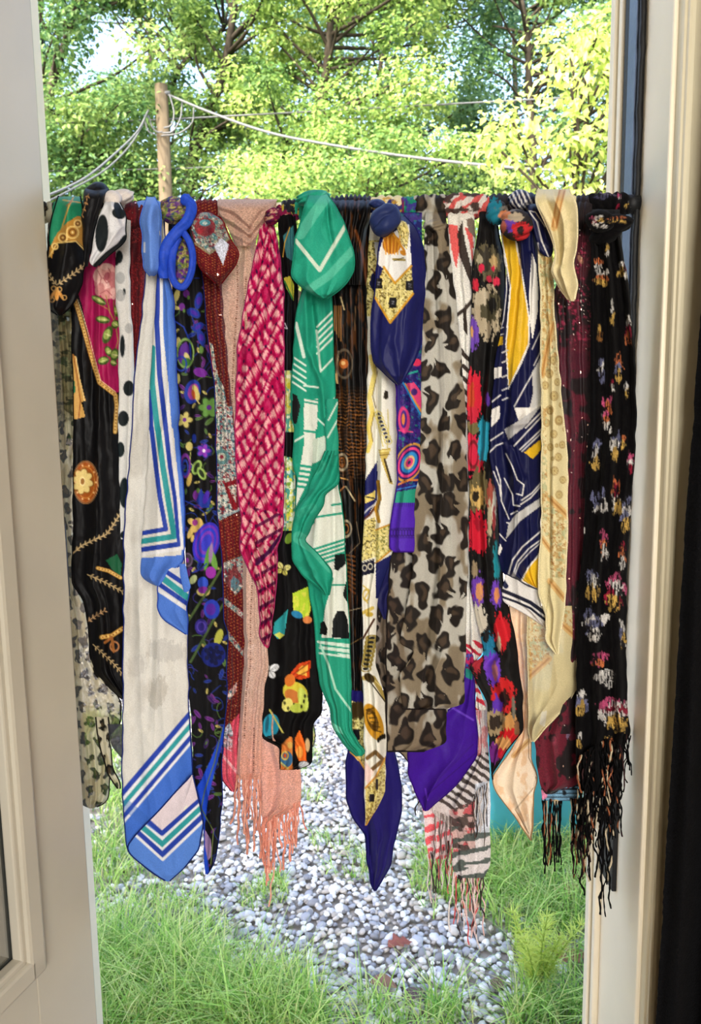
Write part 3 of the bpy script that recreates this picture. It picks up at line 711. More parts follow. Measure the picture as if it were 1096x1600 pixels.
V, Q = merge([tapered(GZ+HB-0.02, GZ+HB+0.025, hw+0.012, hw+0.018, D_+0.012, D_+0.018)]); link('rim', np_mesh('rim', V, Q), BINM, bb)
V, Q = tapered(GZ+HB+0.02, GZ+HB+0.05, hw+0.015, hw-0.03, D_+0.015, D_-0.03)
k = len(V); V = np.concatenate([V, [[bc[0], bc[1]+D_, GZ+HB+0.055]]]); nq = k//2
Q = np.concatenate([Q, np.array([(k, nq+i, nq+(i+1) % nq, nq+(i+2) % nq) for i in range(0, nq, 2)])]); link('lid', np_mesh('lid', V, Q), BINM, bb)
for i in range(5):
    xx = bc[0]+(-0.8+0.4*i)*(hw-0.05)
    V, Q = boxes([(xx-0.012, xx+0.012, bc[1]+0.002, bc[1]+0.03, GZ+0.02, GZ+HB-0.03)]); V[:, 1] += 0.03*(1-(V[:, 2]-GZ)/HB); bevel(link('rib', np_mesh('rib', V, Q, None, False), BINM, bb), 0.004)

# utility pole and wires
PY = 12.9
pt0 = W(252, 133, PY)
up = thing('utility_pole', 'weathered wooden utility pole in front of the trees', 'pole', (float(pt0[0]), PY, GZ))
V, Q = tube_vq(np.array([[pt0[0]-0.02, PY, GZ], [pt0[0], PY, pt0[2]]]), [0.14, 0.108], 20); link('post', np_mesh('post', V, Q), POLEM, up)
hx, hz = pt0[0]+0.14, W(264, 147, PY)[2]
V, Q = tube_vq(np.array([[hx-0.1, PY-0.05, hz], [hx+0.02, PY-0.05, hz]]), 0.035, 8); link('insulator', np_mesh('insulator', V, Q), WIREM, up)
for (P, rr) in (([(265, 148), (272, 175), (268, 195), (256, 200)], 0.014), ([(285, 158), (282, 185), (270, 205), (254, 208)], 0.014), ([(303, 168), (300, 192), (280, 208), (252, 212)], 0.012), ([(232, 180), (238, 198), (246, 206), (254, 206)], 0.014), ([(226, 185), (232, 205), (243, 210)], 0.012)):
    Wp = np.array([W(x, y, PY-0.16) for x, y in P]); V, Q = tube_vq(smooth_path(Wp, 20), rr, 6); link('drip_loop', np_mesh('drip_loop', V, Q), WIREM, up)
def wire(P, rr, label, ya=PY, yb=PY):
    n = len(P); Wp = np.array([W(x, y, ya+(yb-ya)*i/(n-1)) for i, (x, y) in enumerate(P)]); V, Q = tube_vq(smooth_path(Wp, 40), rr, 6)
    link('overhead_wire', np_mesh('overhead_wire', V, Q), WIREM, None, label=label, category='wire', group='overhead wires')
wire([(263, 148), (330, 176), (420, 207), (520, 227), (640, 245), (800, 262), (1000, 275)], 0.02, 'thick service cable running from the pole top down to the right', PY-0.05, 9.0)
wire([(232, 172), (215, 205), (180, 240), (130, 280), (60, 312)], 0.016, 'upper of two cables sagging left from the pole', PY-0.1, 9.5)
wire([(230, 182), (205, 225), (165, 265), (110, 297), (60, 322)], 0.013, 'lower of two cables sagging left from the pole', PY-0.15, 9.5)
wire([(40, 193), (140, 191), (250, 187), (420, 178), (640, 166), (860, 154), (1000, 147)], 0.015, 'thin wire crossing behind the pole level with its loops', PY+0.3, PY+0.3)
wire([(40, 268), (250, 264), (420, 258), (560, 256), (800, 262), (1000, 268)], 0.011, 'thin lowest wire just above the scarf rod', PY+0.3, PY+0.3)

# trees: trunk, limbs, leaves in clusters
def tree(label, trunk, clusters, n_leaf, lsize, pal, seed, bark=BARK, rad=0.16, group='trees across the yard', spread=0.55, name='tree', droop=0.25):
    rs = np.random.default_rng(seed); base = trunk[0]
    t = thing(name, label, 'tree', tuple(float(q) for q in base), group)
    P = smooth_path(trunk, 26); prt = [tube_vq(P, np.linspace(rad, rad*0.35, 26), 9)]
    C = np.array(clusters)
    for c in C:
        j = int(np.argmin(np.linalg.norm(P[6:]-c-np.array([0, 0, -0.9]), axis=1)))+6; a = P[j]; mid = (a+c)/2+rs.normal(0, 0.12, 3)*np.linalg.norm(c-a)*0.5
        Q_ = smooth_path([a, mid, c], 9); prt.append(tube_vq(Q_, np.linspace(rad*0.30, 0.012, 9), 5, False))
    V, Q = merge(prt); link('trunk_and_limbs', np_mesh('trunk_and_limbs', V, Q), bark, t)
    ci = rs.integers(0, len(C), n_leaf); d = rs.normal(size=(n_leaf, 3)); d /= np.linalg.norm(d, axis=1)[:, None]
    rr = spread*rs.random(n_leaf)**0.45*(0.7+0.6*rs.random(len(C)))[ci]; p = C[ci]+d*rr[:, None]*np.array([1.15, 1.15, 0.75])
    n_ = np.stack([rs.normal(0, 0.55, n_leaf), rs.normal(-0.35, 0.55, n_leaf), np.abs(rs.normal(0.75, 0.4, n_leaf))], -1)+d*0.4; n_ /= np.linalg.norm(n_, axis=1)[:, None]
    u = rs.normal(size=(n_leaf, 3)); u[:, 2] -= droop*3; u -= n_*(u*n_).sum(1)[:, None]; u /= np.linalg.norm(u, axis=1)[:, None]; w = np.cross(n_, u)
    L = lsize*rs.uniform(0.7, 1.35, n_leaf)[:, None]; wd_ = L*0.30
    V = np.stack([p, p+u*L*0.45+w*wd_+n_*L*0.10, p+u*L-n_*L*0.08, p+u*L*0.45-w*wd_+n_*L*0.10], 1)
    Q = np.arange(n_leaf*4).reshape(-1, 4)
    tone = rs.random((len(C)))[ci]*0.5+rs.random(n_leaf)*0.5; pal = lin(np.array(pal)); k = tone*(len(pal)-1.001); i0 = k.astype(int); fr_ = (k-i0)[:, None]
    cols = pal[i0]*(1-fr_)+pal[i0+1]*fr_
    link('foliage', np_mesh('foliage', V.reshape(-1, 3), Q, np.repeat(cols, 4, 0), False), LEAFM, t, kind='stuff')
    return t
def tpath(P, Yp):                              # trunk course measured in the photo, standing at depth Yp, rooted in the ground
    Wp = [W(x, y, Yp) for x, y in P]; b = Wp[0].copy(); d = (Wp[0]-Wp[1]); b = np.array([Wp[0][0]+d[0]*0.6, Yp, GZ]); return [b]+Wp
def crown(x0, x1, y0, y1, Yp, dY, n, seed):
    rs = np.random.default_rng(seed); out = []
    gaps = ((172, 66, 62, 70), (130, 105, 40, 40), (540, 240, 26, 26), (700, 90, 34, 40))     # where the photo shows open sky between the crowns
    while len(out) < n:
        x, y = rs.uniform(x0, x1), rs.uniform(y0, y1)
        if Yp > 12 and any(((x-a)/c)**2+((y-b)/d)**2 < 1 for a, b, c, d in gaps): n -= 1; continue
        out.append(W(x, y, Yp+rs.uniform(-dY, dY)))
    return out
LIT = [(50, 84, 42), (100, 136, 66), (152, 178, 92), (196, 208, 130)]  # sunlit look put into these lighter leaf greens
MID = [(40, 74, 44), (78, 116, 62), (124, 154, 82), (172, 190, 112)]
COOL = [(44, 78, 64), (72, 112, 84), (104, 142, 100), (140, 172, 124)]  # bluish greens: haze of the far trees put into the leaf colour
YEL = [(108, 138, 60), (152, 176, 84), (186, 200, 110), (210, 218, 138)]
tree('dark leaning tree at the left edge above the rod', tpath([(70, 330), (78, 150), (104, 60), (126, -40)], 14.0), crown(20, 240, -160, 300, 14.0, 1.6, 46, 1), 16000, 0.105, MID, 101, rad=0.13)
tree('green tree standing behind the utility pole', tpath([(262, 330), (266, 150), (300, 85), (350, 45)], 17.0), crown(130, 400, -170, 300, 17.0, 1.6, 52, 2), 16000, 0.115, MID, 102, rad=0.10)
tree('tree with a dark trunk leaning right beside the pole', tpath([(292, 330), (318, 200), (350, 110), (372, -30)], 15.5), crown(280, 480, -160, 310, 15.5, 1.4, 34, 3), 12500, 0.105, LIT, 103, rad=0.17)
tree('broad sunlit tree in the middle above the green tail', tpath([(470, 330), (500, 180), (515, 60), (520, -60)], 14.5), crown(390, 700, -180, 310, 14.5, 1.5, 70, 4), 26000, 0.10, LIT, 104, rad=0.14)
tree('tall tree right of the middle with pale trunk', tpath([(600, 330), (592, 200), (596, 90), (610, -60)], 18.5), crown(560, 820, -180, 310, 18.5, 1.7, 60, 5), 18000, 0.12, COOL, 105, rad=0.11)
tree('shady tree behind the yellow-green bush', tpath([(835, 330), (828, 150), (822, 40), (800, -70)], 16.5), crown(700, 1020, -180, 310, 16.5, 1.5, 62, 6), 21000, 0.105, MID, 106, rad=0.12)
tree('low bright tree just above the middle of the rod', tpath([(560, 420), (565, 330), (570, 270)], 11.5), crown(380, 780, 215, 420, 11.5, 0.9, 60, 7), 21000, 0.085, LIT, 107, rad=0.08)
tree('low green tree behind the pole foot', tpath([(180, 420), (185, 330), (190, 280)], 13.6), crown(30, 400, 235, 430, 13.9, 0.7, 44, 8), 14000, 0.09, MID, 108, rad=0.08)
tree('yellow-green bush with large drooping leaves at the right jamb', tpath([(905, 420), (900, 300), (905, 180), (930, 60)], 6.2), crown(780, 1080, 190, 430, 6.2, 0.45, 44, 9)+crown(860, 1080, 20, 250, 6.2, 0.4, 26, 10), 7000, 0.085, YEL, 109, rad=0.035, spread=0.30, droop=0.8, name='leafy_bush', group=None)
shr = ['dense dark shrub at the left end of the hedge line', 'dense shrub left of the middle of the hedge line', 'dense shrub at the middle of the hedge line', 'dense shrub right of the middle of the hedge line', 'dense shrub at the right end of the hedge line', 'dense shrub beyond the left end of the doorway view', 'dense shrub beyond the right end of the doorway view']
for k_, xc in enumerate((-40, 230, 500, 770, 1060, -330, 1360)):
    tree(shr[k_], tpath([(xc, 640), (xc+4, 540), (xc, 440)], 15.5), crown(xc-190, xc+190, 380, 690, 15.5, 0.8, 60, 50+k_), 6500, 0.20, COOL, 150+k_, rad=0.08, spread=0.75, name='hedge_shrub', group='shrubs under the trees')
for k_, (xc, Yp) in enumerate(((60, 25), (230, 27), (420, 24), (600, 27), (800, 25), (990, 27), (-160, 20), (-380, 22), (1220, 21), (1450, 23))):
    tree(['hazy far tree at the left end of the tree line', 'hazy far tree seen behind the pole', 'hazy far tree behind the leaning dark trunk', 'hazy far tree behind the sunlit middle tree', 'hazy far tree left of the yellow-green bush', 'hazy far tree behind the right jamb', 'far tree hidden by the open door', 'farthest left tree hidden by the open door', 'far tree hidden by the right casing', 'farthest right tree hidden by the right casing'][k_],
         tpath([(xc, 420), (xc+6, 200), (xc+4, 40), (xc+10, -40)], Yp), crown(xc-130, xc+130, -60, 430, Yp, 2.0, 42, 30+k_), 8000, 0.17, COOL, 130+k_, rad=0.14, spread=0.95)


# ------------------------------------------------------------------ the rod and the scarves tied to it
rod = thing('tension_rod', 'thin white tension rod across the doorway under the knotted scarves', 'rod', tuple(float(q) for q in W(62, rod_y(62), 0.0)))
ra, rb = W(62, rod_y(62), 0.0), W(996, rod_y(996), 0.0); ra[0] = XL+0.001; rb[0] = XR-0.001
V, Q = tube_vq(np.array([ra, rb]), 0.0085, 16); link('tube', np_mesh('tube', V, Q), PAINT_J, rod)
for e, s_ in ((ra, 1), (rb, -1)):
    V, Q = tube_vq(np.array([e, e+np.array([0.016*s_, 0, 0])]), 0.0125, 16); link('end_cap', np_mesh('end_cap', V, Q), RUBBER, rod)

BLK = (9, 8, 10); GOLD = (201, 156, 78); CRM = (226, 222, 208)

# 1 --- sheer leopard chiffon at the far left
s1 = scarf('sheer tan leopard-print chiffon scarf at the far left beside the door', 84)
def p1(p): p.leopard(20, (188, 180, 154), (168, 156, 122), (26, 22, 18), (84, 68, 46), 5, 1.3, 0.85)
def p1u(p):
    p.leopard(20, (188, 180, 154), (168, 156, 122), (26, 22, 18), (84, 68, 46), 5, 1.3, 0.85)
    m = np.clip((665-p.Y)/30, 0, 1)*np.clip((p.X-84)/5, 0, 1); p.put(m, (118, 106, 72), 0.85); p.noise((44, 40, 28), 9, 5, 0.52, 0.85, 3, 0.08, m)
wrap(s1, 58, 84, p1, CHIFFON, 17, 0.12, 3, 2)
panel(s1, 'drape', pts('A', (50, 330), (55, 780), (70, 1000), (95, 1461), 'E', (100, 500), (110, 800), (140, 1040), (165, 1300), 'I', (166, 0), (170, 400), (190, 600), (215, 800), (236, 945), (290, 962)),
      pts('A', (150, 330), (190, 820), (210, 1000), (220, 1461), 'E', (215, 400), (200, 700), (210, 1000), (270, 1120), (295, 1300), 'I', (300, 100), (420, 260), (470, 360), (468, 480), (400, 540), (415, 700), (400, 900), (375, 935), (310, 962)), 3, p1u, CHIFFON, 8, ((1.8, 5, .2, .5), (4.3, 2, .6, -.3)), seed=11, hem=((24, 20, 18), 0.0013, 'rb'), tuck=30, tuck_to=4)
panel(s1, 'lower_corner', pts('I', (330, 440), (345, 560), (370, 680), (395, 760), (455, 848)), pts('I', (400, 440), (405, 560), (420, 740), (470, 815), (468, 848)), 16, p1, CHIFFON, 4, ((1.2, 3, .2, .2),), seed=12, hem=((24, 20, 18), 0.0012, 'lr'))

# 2 --- black silk with gold, green and magenta rose print
s2 = scarf('black silk scarf with green corner, gold sprigs and a magenta rose panel', 130)
def gold_scroll(p, P, w=26):
    p.line(P, w, (178, 126, 50)); p.line(P, w*0.62, (218, 180, 104)); Qa = np.array(P, float); d = np.r_[0, np.cumsum(np.hypot(*np.diff(Qa, axis=0).T))]
    for u in np.arange(8, d[-1], w*0.8): p.ell(np.interp(u, d, Qa[:, 0]), np.interp(u, d, Qa[:, 1]), w*0.2, w*0.2, (140, 84, 34))
def p2t(p):
    p.fill(BLK).use('A')
    p.poly([(95, 140), (260, 120), (245, 250), (190, 265), (110, 370), (70, 440), (55, 300)], (34, 130, 92))
    p.line([(200, 140), (170, 200), (130, 330)], 9, (190, 150, 70)); p.line([(140, 155), (240, 170)], 7, (200, 160, 80)); p.line([(190, 160), (160, 190)], 6, (160, 90, 40))
    p.poly([(60, 470), (65, 425), (110, 340), (170, 280), (225, 245), (265, 260), (262, 430), (215, 385), (150, 385), (100, 405), (75, 490)], (186, 134, 56))
    for (x, y, r) in ((195, 340, 34), (140, 370, 24), (225, 290, 20), (95, 420, 16)):
        p.ring(x, y, r, r, 9, (232, 196, 118)); p.ring(x, y, r*0.55, r*0.55, 6, (110, 60, 22)); p.ell(x, y, r*0.2, r*0.2, (240, 210, 140))
    p.line([(60, 480), (110, 400), (215, 390), (262, 440)], 8, (226, 190, 110))
    p.sprig([(105, 640), (180, 590), (262, 530)], (206, 178, 128), 7, 17, 5, 7); p.sprig([(105, 640), (70, 600), (40, 545)], (206, 178, 128), 5, 15, 5, 6)
    for (x, y, rx, ry, a) in ((105, 690, 14, 40, 0), (80, 700, 9, 30, .5), (130, 700, 9, 30, -.5)): p.ell(x, y, rx, ry, (214, 150, 74), a)
    for (x, y) in ((148, 712), (78, 725), (120, 665), (88, 660)): p.ring(x, y, 13, 13, 6, (206, 160, 92))
def p2k(p):
    p.fill((11, 10, 13)).use('A'); p.sprig([(285, 120), (270, 180), (250, 240)], (190, 140, 84), 4, 13, 4, 5); p.line([(390, 62), (408, 86)], 5, (190, 150, 90))
def p2b(p):
    p.fill(BLK).use('A')
    mg = [(280, 470), (440, 430), (475, 600), (475, 1245), (440, 1258), (350, 1190), (300, 1010), (250, 760), (228, 690)]
    p.poly(mg, (152, 18, 74)); m = p.mpoly(mg); p.noise((190, 40, 100), 12, 30, 0.55, 0.5, 4, 0.15, m)
    gold_scroll(p, [(205, 720), (232, 800), (262, 905), (302, 1050), (348, 1198), (440, 1268), (447, 1330), (438, 1480)], 24)
    p.line([(222, 720), (250, 800), (282, 905), (318, 1045), (356, 1185), (440, 1250)], 4, (236, 214, 160))
    for (x, y, rx, ry, c, a) in ((385, 610, 66, 90, (196, 128, 124), .1), (350, 580, 34, 50, (222, 170, 160), .4), (400, 560, 40, 42, (214, 150, 142), 0), (420, 620, 34, 56, (186, 112, 112), 0), (370, 650, 40, 40, (228, 182, 172), 0), (400, 690, 44, 30, (206, 140, 134), -.3), (350, 665, 26, 38, (200, 134, 130), .3), (392, 590, 16, 24, (158, 78, 86), .3), (385, 535, 30, 20, (232, 190, 180), 0), (430, 690, 20, 34, (222, 168, 160), 0)): p.ell(x, y, rx, ry, c, a)
    for P in ([(340, 560), (360, 600), (350, 640)], [(400, 545), (418, 580), (408, 640)], [(370, 600), (390, 630), (420, 610)], [(350, 690), (390, 670), (420, 700)]): p.line(P, 5, (164, 88, 92))
    p.line([(385, 700), (410, 800), (440, 860), (455, 960), (430, 1040)], 6, (150, 120, 60)); p.line([(430, 730), (440, 860)], 5, (120, 110, 50)); p.line([(330, 740), (400, 780), (430, 840)], 5, (170, 120, 70))
    for (x, y, rx, ry, a) in ((345, 728, 46, 20, .5), (368, 838, 42, 22, .15), (440, 865, 22, 26, .6), (395, 925, 26, 52, .35), (402, 1020, 20, 34, -.5), (372, 1072, 34, 24, -.3), (436, 1040, 24, 38, .2), (445, 790, 12, 34, -.2), (430, 1085, 20, 18, .4)):
        p.ell(x, y, rx, ry, (64, 84, 34), a); p.ell(x-3, y-3, rx*0.72, ry*0.6, (150, 168, 84), a); p.ell(x+rx*.1, y, rx*0.7, max(3, ry*0.1), (206, 206, 140), a)
    p.poly([(190, 1030), (215, 1050), (232, 1150), (270, 1300), (245, 1310), (268, 1392), (205, 1408)], (206, 158, 84)); p.line([(200, 1040), (222, 1170), (240, 1300), (230, 1400)], 8, (150, 92, 38)); p.line([(215, 1050), (240, 1200), (262, 1300)], 4, (244, 214, 150)); p.poly([(190, 1180), (208, 1190), (212, 1250), (190, 1270)], (40, 110, 70))
    p.use('E')
    p.ell(270, 415, 74, 124, (224, 196, 140)); p.ell(270, 415, 66, 114, (158, 78, 26)); p.ring(270, 415, 70, 119, 5, (120, 66, 30)); p.ring(270, 415, 52, 90, 3, (208, 140, 60))
    p.flower(252, 410, 62, (222, 196, 124), (150, 100, 40), 8, (136, 84, 30), 0.2, 1.35); p.ring(252, 410, 14, 22, 5, (240, 220, 160))
    for a in range(10): p.ell(270+58*math.cos(a*.63), 415+100*math.sin(a*.63), 5, 6, (236, 190, 130))
    p.sprig([(195, 822), (250, 775), (320, 742), (385, 715), (420, 670), (470, 590)], (200, 170, 120), 13, 16, 7, 6)
    p.poly([(385, 860), (450, 825), (475, 880), (470, 960), (420, 910)], (24, 84, 52)); gold_scroll(p, [(340, 905), (400, 920), (470, 960)], 22)
    p.sprig([(280, 942), (380, 985), (476, 1036)], (190, 160, 110), 8, 16, 6, 6); p.sprig([(280, 1210), (330, 1175), (375, 1150)], (180, 140, 96), 5, 15, 5, 6)
    gold_scroll(p, [(360, 1300), (420, 1290), (480, 1250)], 26); p.ring(435, 1352, 24, 26, 10, (168, 110, 66)); p.line([(380, 1330), (420, 1300), (430, 1380)], 16, (150, 92, 44))
    p.sprig([(312, 1340), (370, 1395), (430, 1450), (490, 1520)], (190, 160, 112), 9, 16, 5, 6)
panel(s2, 'drape', pts('A', (200, 420), (192, 900), (202, 1461), 'E', (200, 400), (200, 700), (190, 860), (192, 1000), (258, 1080), (290, 1240), (300, 1461), 'I', (310, 190), (400, 270), (478, 338)),
      pts('A', (490, 420), (500, 1461), 'E', (510, 700), (520, 1461), 'I', (515, 320), (500, 338)), 18, p2b, SILK, 10, ((1.6, 5, .15, .4), (3.7, 2.2, .3, -.5)), seed=21, tuck=40, hem=(BLK, 0.001, 'l'))
wrap(s2, 80, 150, p2t, SILK, 18, 0.12, 4, 4)
panel(s2, 'tail', pts('A', (110, 135), (85, 230), (62, 330), (50, 480), (40, 560), (44, 700), (60, 775), (112, 815)), pts('A', (240, 135), (256, 250), (256, 400), (266, 520), (245, 640), (205, 740), (165, 785), (124, 815)), 62, p2t, SILK, 14, ((1.3, 4, .3, .25),), seed=22, tuck=16, tuck_to=20, ridges=((pts('A', (170, 170), (160, 400), (100, 760)), 6, 4),), hem=(BLK, 0.0012, 'lr'))
knot(s2, *pt('A', 335, 130), 20, 22, 24, 46, p2k, SILK, 0.3, 3, 0.2, 1.5, 3)
panel(s2, 'knot_band', pts('A', (268, 85), (246, 240), (254, 420), (268, 535)), pts('A', (400, 85), (335, 270), (305, 400), (282, 535)), 76, p2k, SILK, 14, ((1.2, 3, .1, .1),), seed=23, tuck=18, tuck_to=40)

# 3 --- white with black dots
s3 = scarf('white scarf with black polka dots hanging beside the rose panel', 178)
DK = (26, 32, 34)
def p3(p):
    p.fill((214, 212, 206)); p.use('A')
    for (x, y, rx, ry) in ((462, 480, 20, 36), (445, 505, 14, 24), (480, 990, 14, 62), (516, 1230, 31, 44), (485, 1403, 31, 44), (490, 680, 8, 20)): p.ell(x, y, rx, ry, DK)
    for (x, y, rx, ry) in ((516, 888, 22, 30), (468, 600, 26, 34), (470, 700, 26, 34)): p.ell(x, y, rx, ry, (158, 158, 156), a=.7)
    p.use('E')
    for (x, y, rx, ry) in ((468, 228, 24, 43), (492, 475, 30, 86), (484, 715, 16, 20)): p.ell(x, y, rx, ry, (24, 34, 36))
def p3t(p):
    p.fill((222, 221, 222)).use('A'); p.ell(362, 345, 36, 106, DK, .06); p.ell(460, 232, 40, 30, DK, .4); p.ell(455, 205, 20, 40, DK, -.4)
    d = p.dline([(500, 378), (470, 420), (400, 472), (330, 540)]); p.put(np.clip((7-d)/1.2, 0, 1), DK)
def p3k(p): p.fill((224, 214, 206))
panel(s3, 'drape', pts('A', (438, 430), (440, 700), (460, 900), (456, 1461), 'E', (465, 500), (472, 740)), pts('A', (526, 360), (522, 700), (546, 1000), (548, 1461), 'E', (540, 200), (520, 560), (500, 740)), 29, p3, CREPE, 8, ((1.1, 3, .2, .4),), seed=31, tuck=20)
panel(s3, 'lower_end', pts('I', (395, 480), (405, 560), (420, 610), (472, 672)), pts('I', (485, 480), (485, 672)), 20, lambda p: p.fill((52, 52, 60)), CHIFFON, 5, ((1, 2, 0, 0),), seed=32)
wrap(s3, 163, 200, p3k, CREPE, 17, 0.14, 4, 7)
knot(s3, *pt('A', 470, 140), 21, 13, 18, 40, p3k, CREPE, -0.2, 4, 0.25, 1.8, 5)
knot(s3, *pt('A', 420, 150), 15, 14, 15, 66, p3k, CREPE, 0.2, 3, 0.2, 1.3, 6)
panel(s3, 'tail', pts('A', (385, 150), (352, 230), (322, 330), (305, 430), (288, 520), (318, 538)), pts('A', (455, 150), (502, 250), (498, 378), (470, 420), (400, 472), (332, 538)), 84, p3t, CREPE, 12, ((1.5, 4, .25, .1),), seed=33, tuck=16, tuck_to=50, ridges=((pts('A', (415, 170), (470, 310), (380, 420)), 4, 4),), hem=(DK, .0012, 'r'))

# 4 --- dark red glitter knit
s4 = scarf('dark red glittery knit scarf between the dotted and the blue striped scarf', 205)
def p4(p):
    p.fill((98, 16, 24)); p.noise((54, 10, 16), 5, 40, 0.5, 0.8, 2, 0.2); p.put((np.sin(p.X*2.2) > 0.5)*(vnoise(p.X/1.2, p.Y/1.2, 4) > .55), (168, 50, 46), .7)
panel(s4, 'drape', pts('A', (490, 370), (500, 800), (510, 1300)), pts('A', (640, 370), (620, 800), (580, 1300)), 8, p4, LUREX, 8, ((2.4, 3, .2, .1),), seed=41, tuck=20)
wrap(s4, 186, 230, p4, LUREX, 24, 0.14, 4, 3, dy=9)

# 5 --- cream silk with blue border and teal stripes
s5 = scarf('long cream silk scarf with blue border and teal and blue stripes', 236)
PB = (76, 118, 204); DB = (36, 62, 158); TL = (46, 146, 150); WH = (222, 222, 224)
def p5body(p):
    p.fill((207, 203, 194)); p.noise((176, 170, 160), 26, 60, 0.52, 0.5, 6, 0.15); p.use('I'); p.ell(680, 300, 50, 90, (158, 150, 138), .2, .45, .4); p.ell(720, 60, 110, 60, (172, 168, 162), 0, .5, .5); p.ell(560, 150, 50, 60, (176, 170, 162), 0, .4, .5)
    a, b = np.array(pt('I', 485, 872)), np.array(pt('I', 855, 436)); n = np.array([-(b-a)[1], (b-a)[0]]); n /= np.linalg.norm(n)
    d = (p.X-a[0])*n[0]+(p.Y-a[1])*n[1]                      # distance below the first stripe
    if True:
        for lo, hi, c in ((-4.5, 3.5, DB), (3.5, 8.5, WH), (8.5, 15.5, TL), (15.5, 21, WH), (21, 28, DB), (28, 32, WH), (32, 500, (62, 104, 190))): p.put(np.clip((d-lo)/.9+.5, 0, 1)*np.clip((hi-d)/.9+.5, 0, 1), c)
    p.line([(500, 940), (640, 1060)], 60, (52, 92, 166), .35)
def p5corner(p):
    p.fill((84, 128, 206)).use('I')
    p.poly([(905, 740), (620, 1040), (708, 1120), (960, 880), (960, 740)], (216, 202, 206)); p.poly([(830, 960), (850, 940), (862, 975), (835, 1000)], (224, 220, 206))
    for P, w, c in (([(600, 1010), (706, 1104), (960, 880)], 26, DB), ([(570, 1030), (708, 1135), (960, 905)], 20, WH), ([(560, 1040), (708, 1168), (960, 932)], 34, TL), ([(555, 1068), (708, 1196), (960, 960)], 18, WH), ([(545, 1078), (708, 1224), (960, 985)], 30, DB), ([(540, 1100), (710, 1254), (960, 1015)], 16, WH)): p.line(P, w, c)
def p5f(p):
    p.fill((212, 210, 204))
    p.use('A'); rg = [(700, 540), (712, 900), (742, 1200), (762, 1461), (900, 1461), (900, 540)]; p.poly(rg, PB)
    p.use('E'); p.poly([(754, -5), (770, 100), (800, 420), (818, 640), (818, 830), (560, 850), (560, 1010), (900, 1010), (900, -5)], PB)
    def st(PA, PE, w, c): p.use('A').line(PA, w, c); p.use('E').line(PE, w, c)
    st([(634, 1250), (640, 1330), (644, 1461)], [(646, 105), (672, 330), (694, 500), (728, 682), (590, 706)], 26, DB)
    st([(652, 1000), (650, 1200), (680, 1461)], [(682, 105), (712, 330), (742, 520), (776, 724), (590, 752)], 32, TL)
    st([(690, 560), (676, 850), (692, 1150), (728, 1461)], [(728, 105), (754, 330), (782, 500), (806, 768), (585, 800)], 28, DB)
    st([(702, 560), (704, 900), (724, 1200), (752, 1461)], [(750, 105), (774, 330), (800, 510), (822, 792), (582, 830)], 18, WH)
def p5s(p):
    p.fill(PB).use('E'); p.poly([(680, 900), (860, 900), (860, 1150), (680, 1040)], (208, 208, 208))
    for P, w, c in (([(700, 905), (850, 1005)], 26, DB), ([(688, 945), (850, 1070)], 36, TL), ([(683, 992), (850, 1108)], 26, DB), ([(680, 1028), (850, 1142)], 18, WH)): p.line(P, w, c)
def p5t(p): p.fill((98, 138, 214)); p.use('A').line([(606, 400), (606, 450)], 12, (200, 206, 222)); p.line([(694, 335), (694, 355)], 6, WH)
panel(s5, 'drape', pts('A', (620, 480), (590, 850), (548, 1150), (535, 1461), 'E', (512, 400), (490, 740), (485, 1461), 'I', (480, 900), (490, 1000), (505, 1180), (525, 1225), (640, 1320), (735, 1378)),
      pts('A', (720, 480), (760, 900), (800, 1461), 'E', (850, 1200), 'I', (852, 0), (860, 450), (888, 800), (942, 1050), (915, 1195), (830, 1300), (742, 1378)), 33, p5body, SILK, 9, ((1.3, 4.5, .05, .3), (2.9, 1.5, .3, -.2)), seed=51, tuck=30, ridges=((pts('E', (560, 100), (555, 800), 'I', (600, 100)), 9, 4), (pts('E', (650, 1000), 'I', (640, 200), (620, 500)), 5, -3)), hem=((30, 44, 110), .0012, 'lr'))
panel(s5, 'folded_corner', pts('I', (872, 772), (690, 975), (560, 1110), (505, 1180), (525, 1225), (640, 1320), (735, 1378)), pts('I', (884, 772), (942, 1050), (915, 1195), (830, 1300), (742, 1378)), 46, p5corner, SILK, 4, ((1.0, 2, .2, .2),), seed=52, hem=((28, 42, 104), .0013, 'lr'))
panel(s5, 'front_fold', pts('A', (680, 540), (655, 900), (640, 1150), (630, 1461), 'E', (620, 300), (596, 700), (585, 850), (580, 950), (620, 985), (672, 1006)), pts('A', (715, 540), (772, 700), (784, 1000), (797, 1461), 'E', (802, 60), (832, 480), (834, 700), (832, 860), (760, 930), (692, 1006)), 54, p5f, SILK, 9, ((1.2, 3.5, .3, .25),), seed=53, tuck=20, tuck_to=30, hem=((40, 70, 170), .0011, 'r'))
panel(s5, 'lower_fold', pts('E', (705, 890), (682, 1000), (680, 1120), (705, 1195), (850, 1287)), pts('E', (832, 890), (868, 1030), (848, 1110), (853, 1287)), 48, p5s, SILK, 6, ((1.1, 3, .1, .1),), seed=54, hem=((40, 66, 160), .0011, 'lr'))
panel(s5, 'edge_fold', pts('E', (800, 880), (812, 950), (835, 1042)), pts('E', (838, 880), (862, 980), (876, 1030), (850, 1042)), 56, lambda p: p.fill(PB), SILK, 4, ((1, 1, 0, 0),), seed=56)
wrap(s5, 212, 254, p5t, SILK, 17, .1, 3, 5)
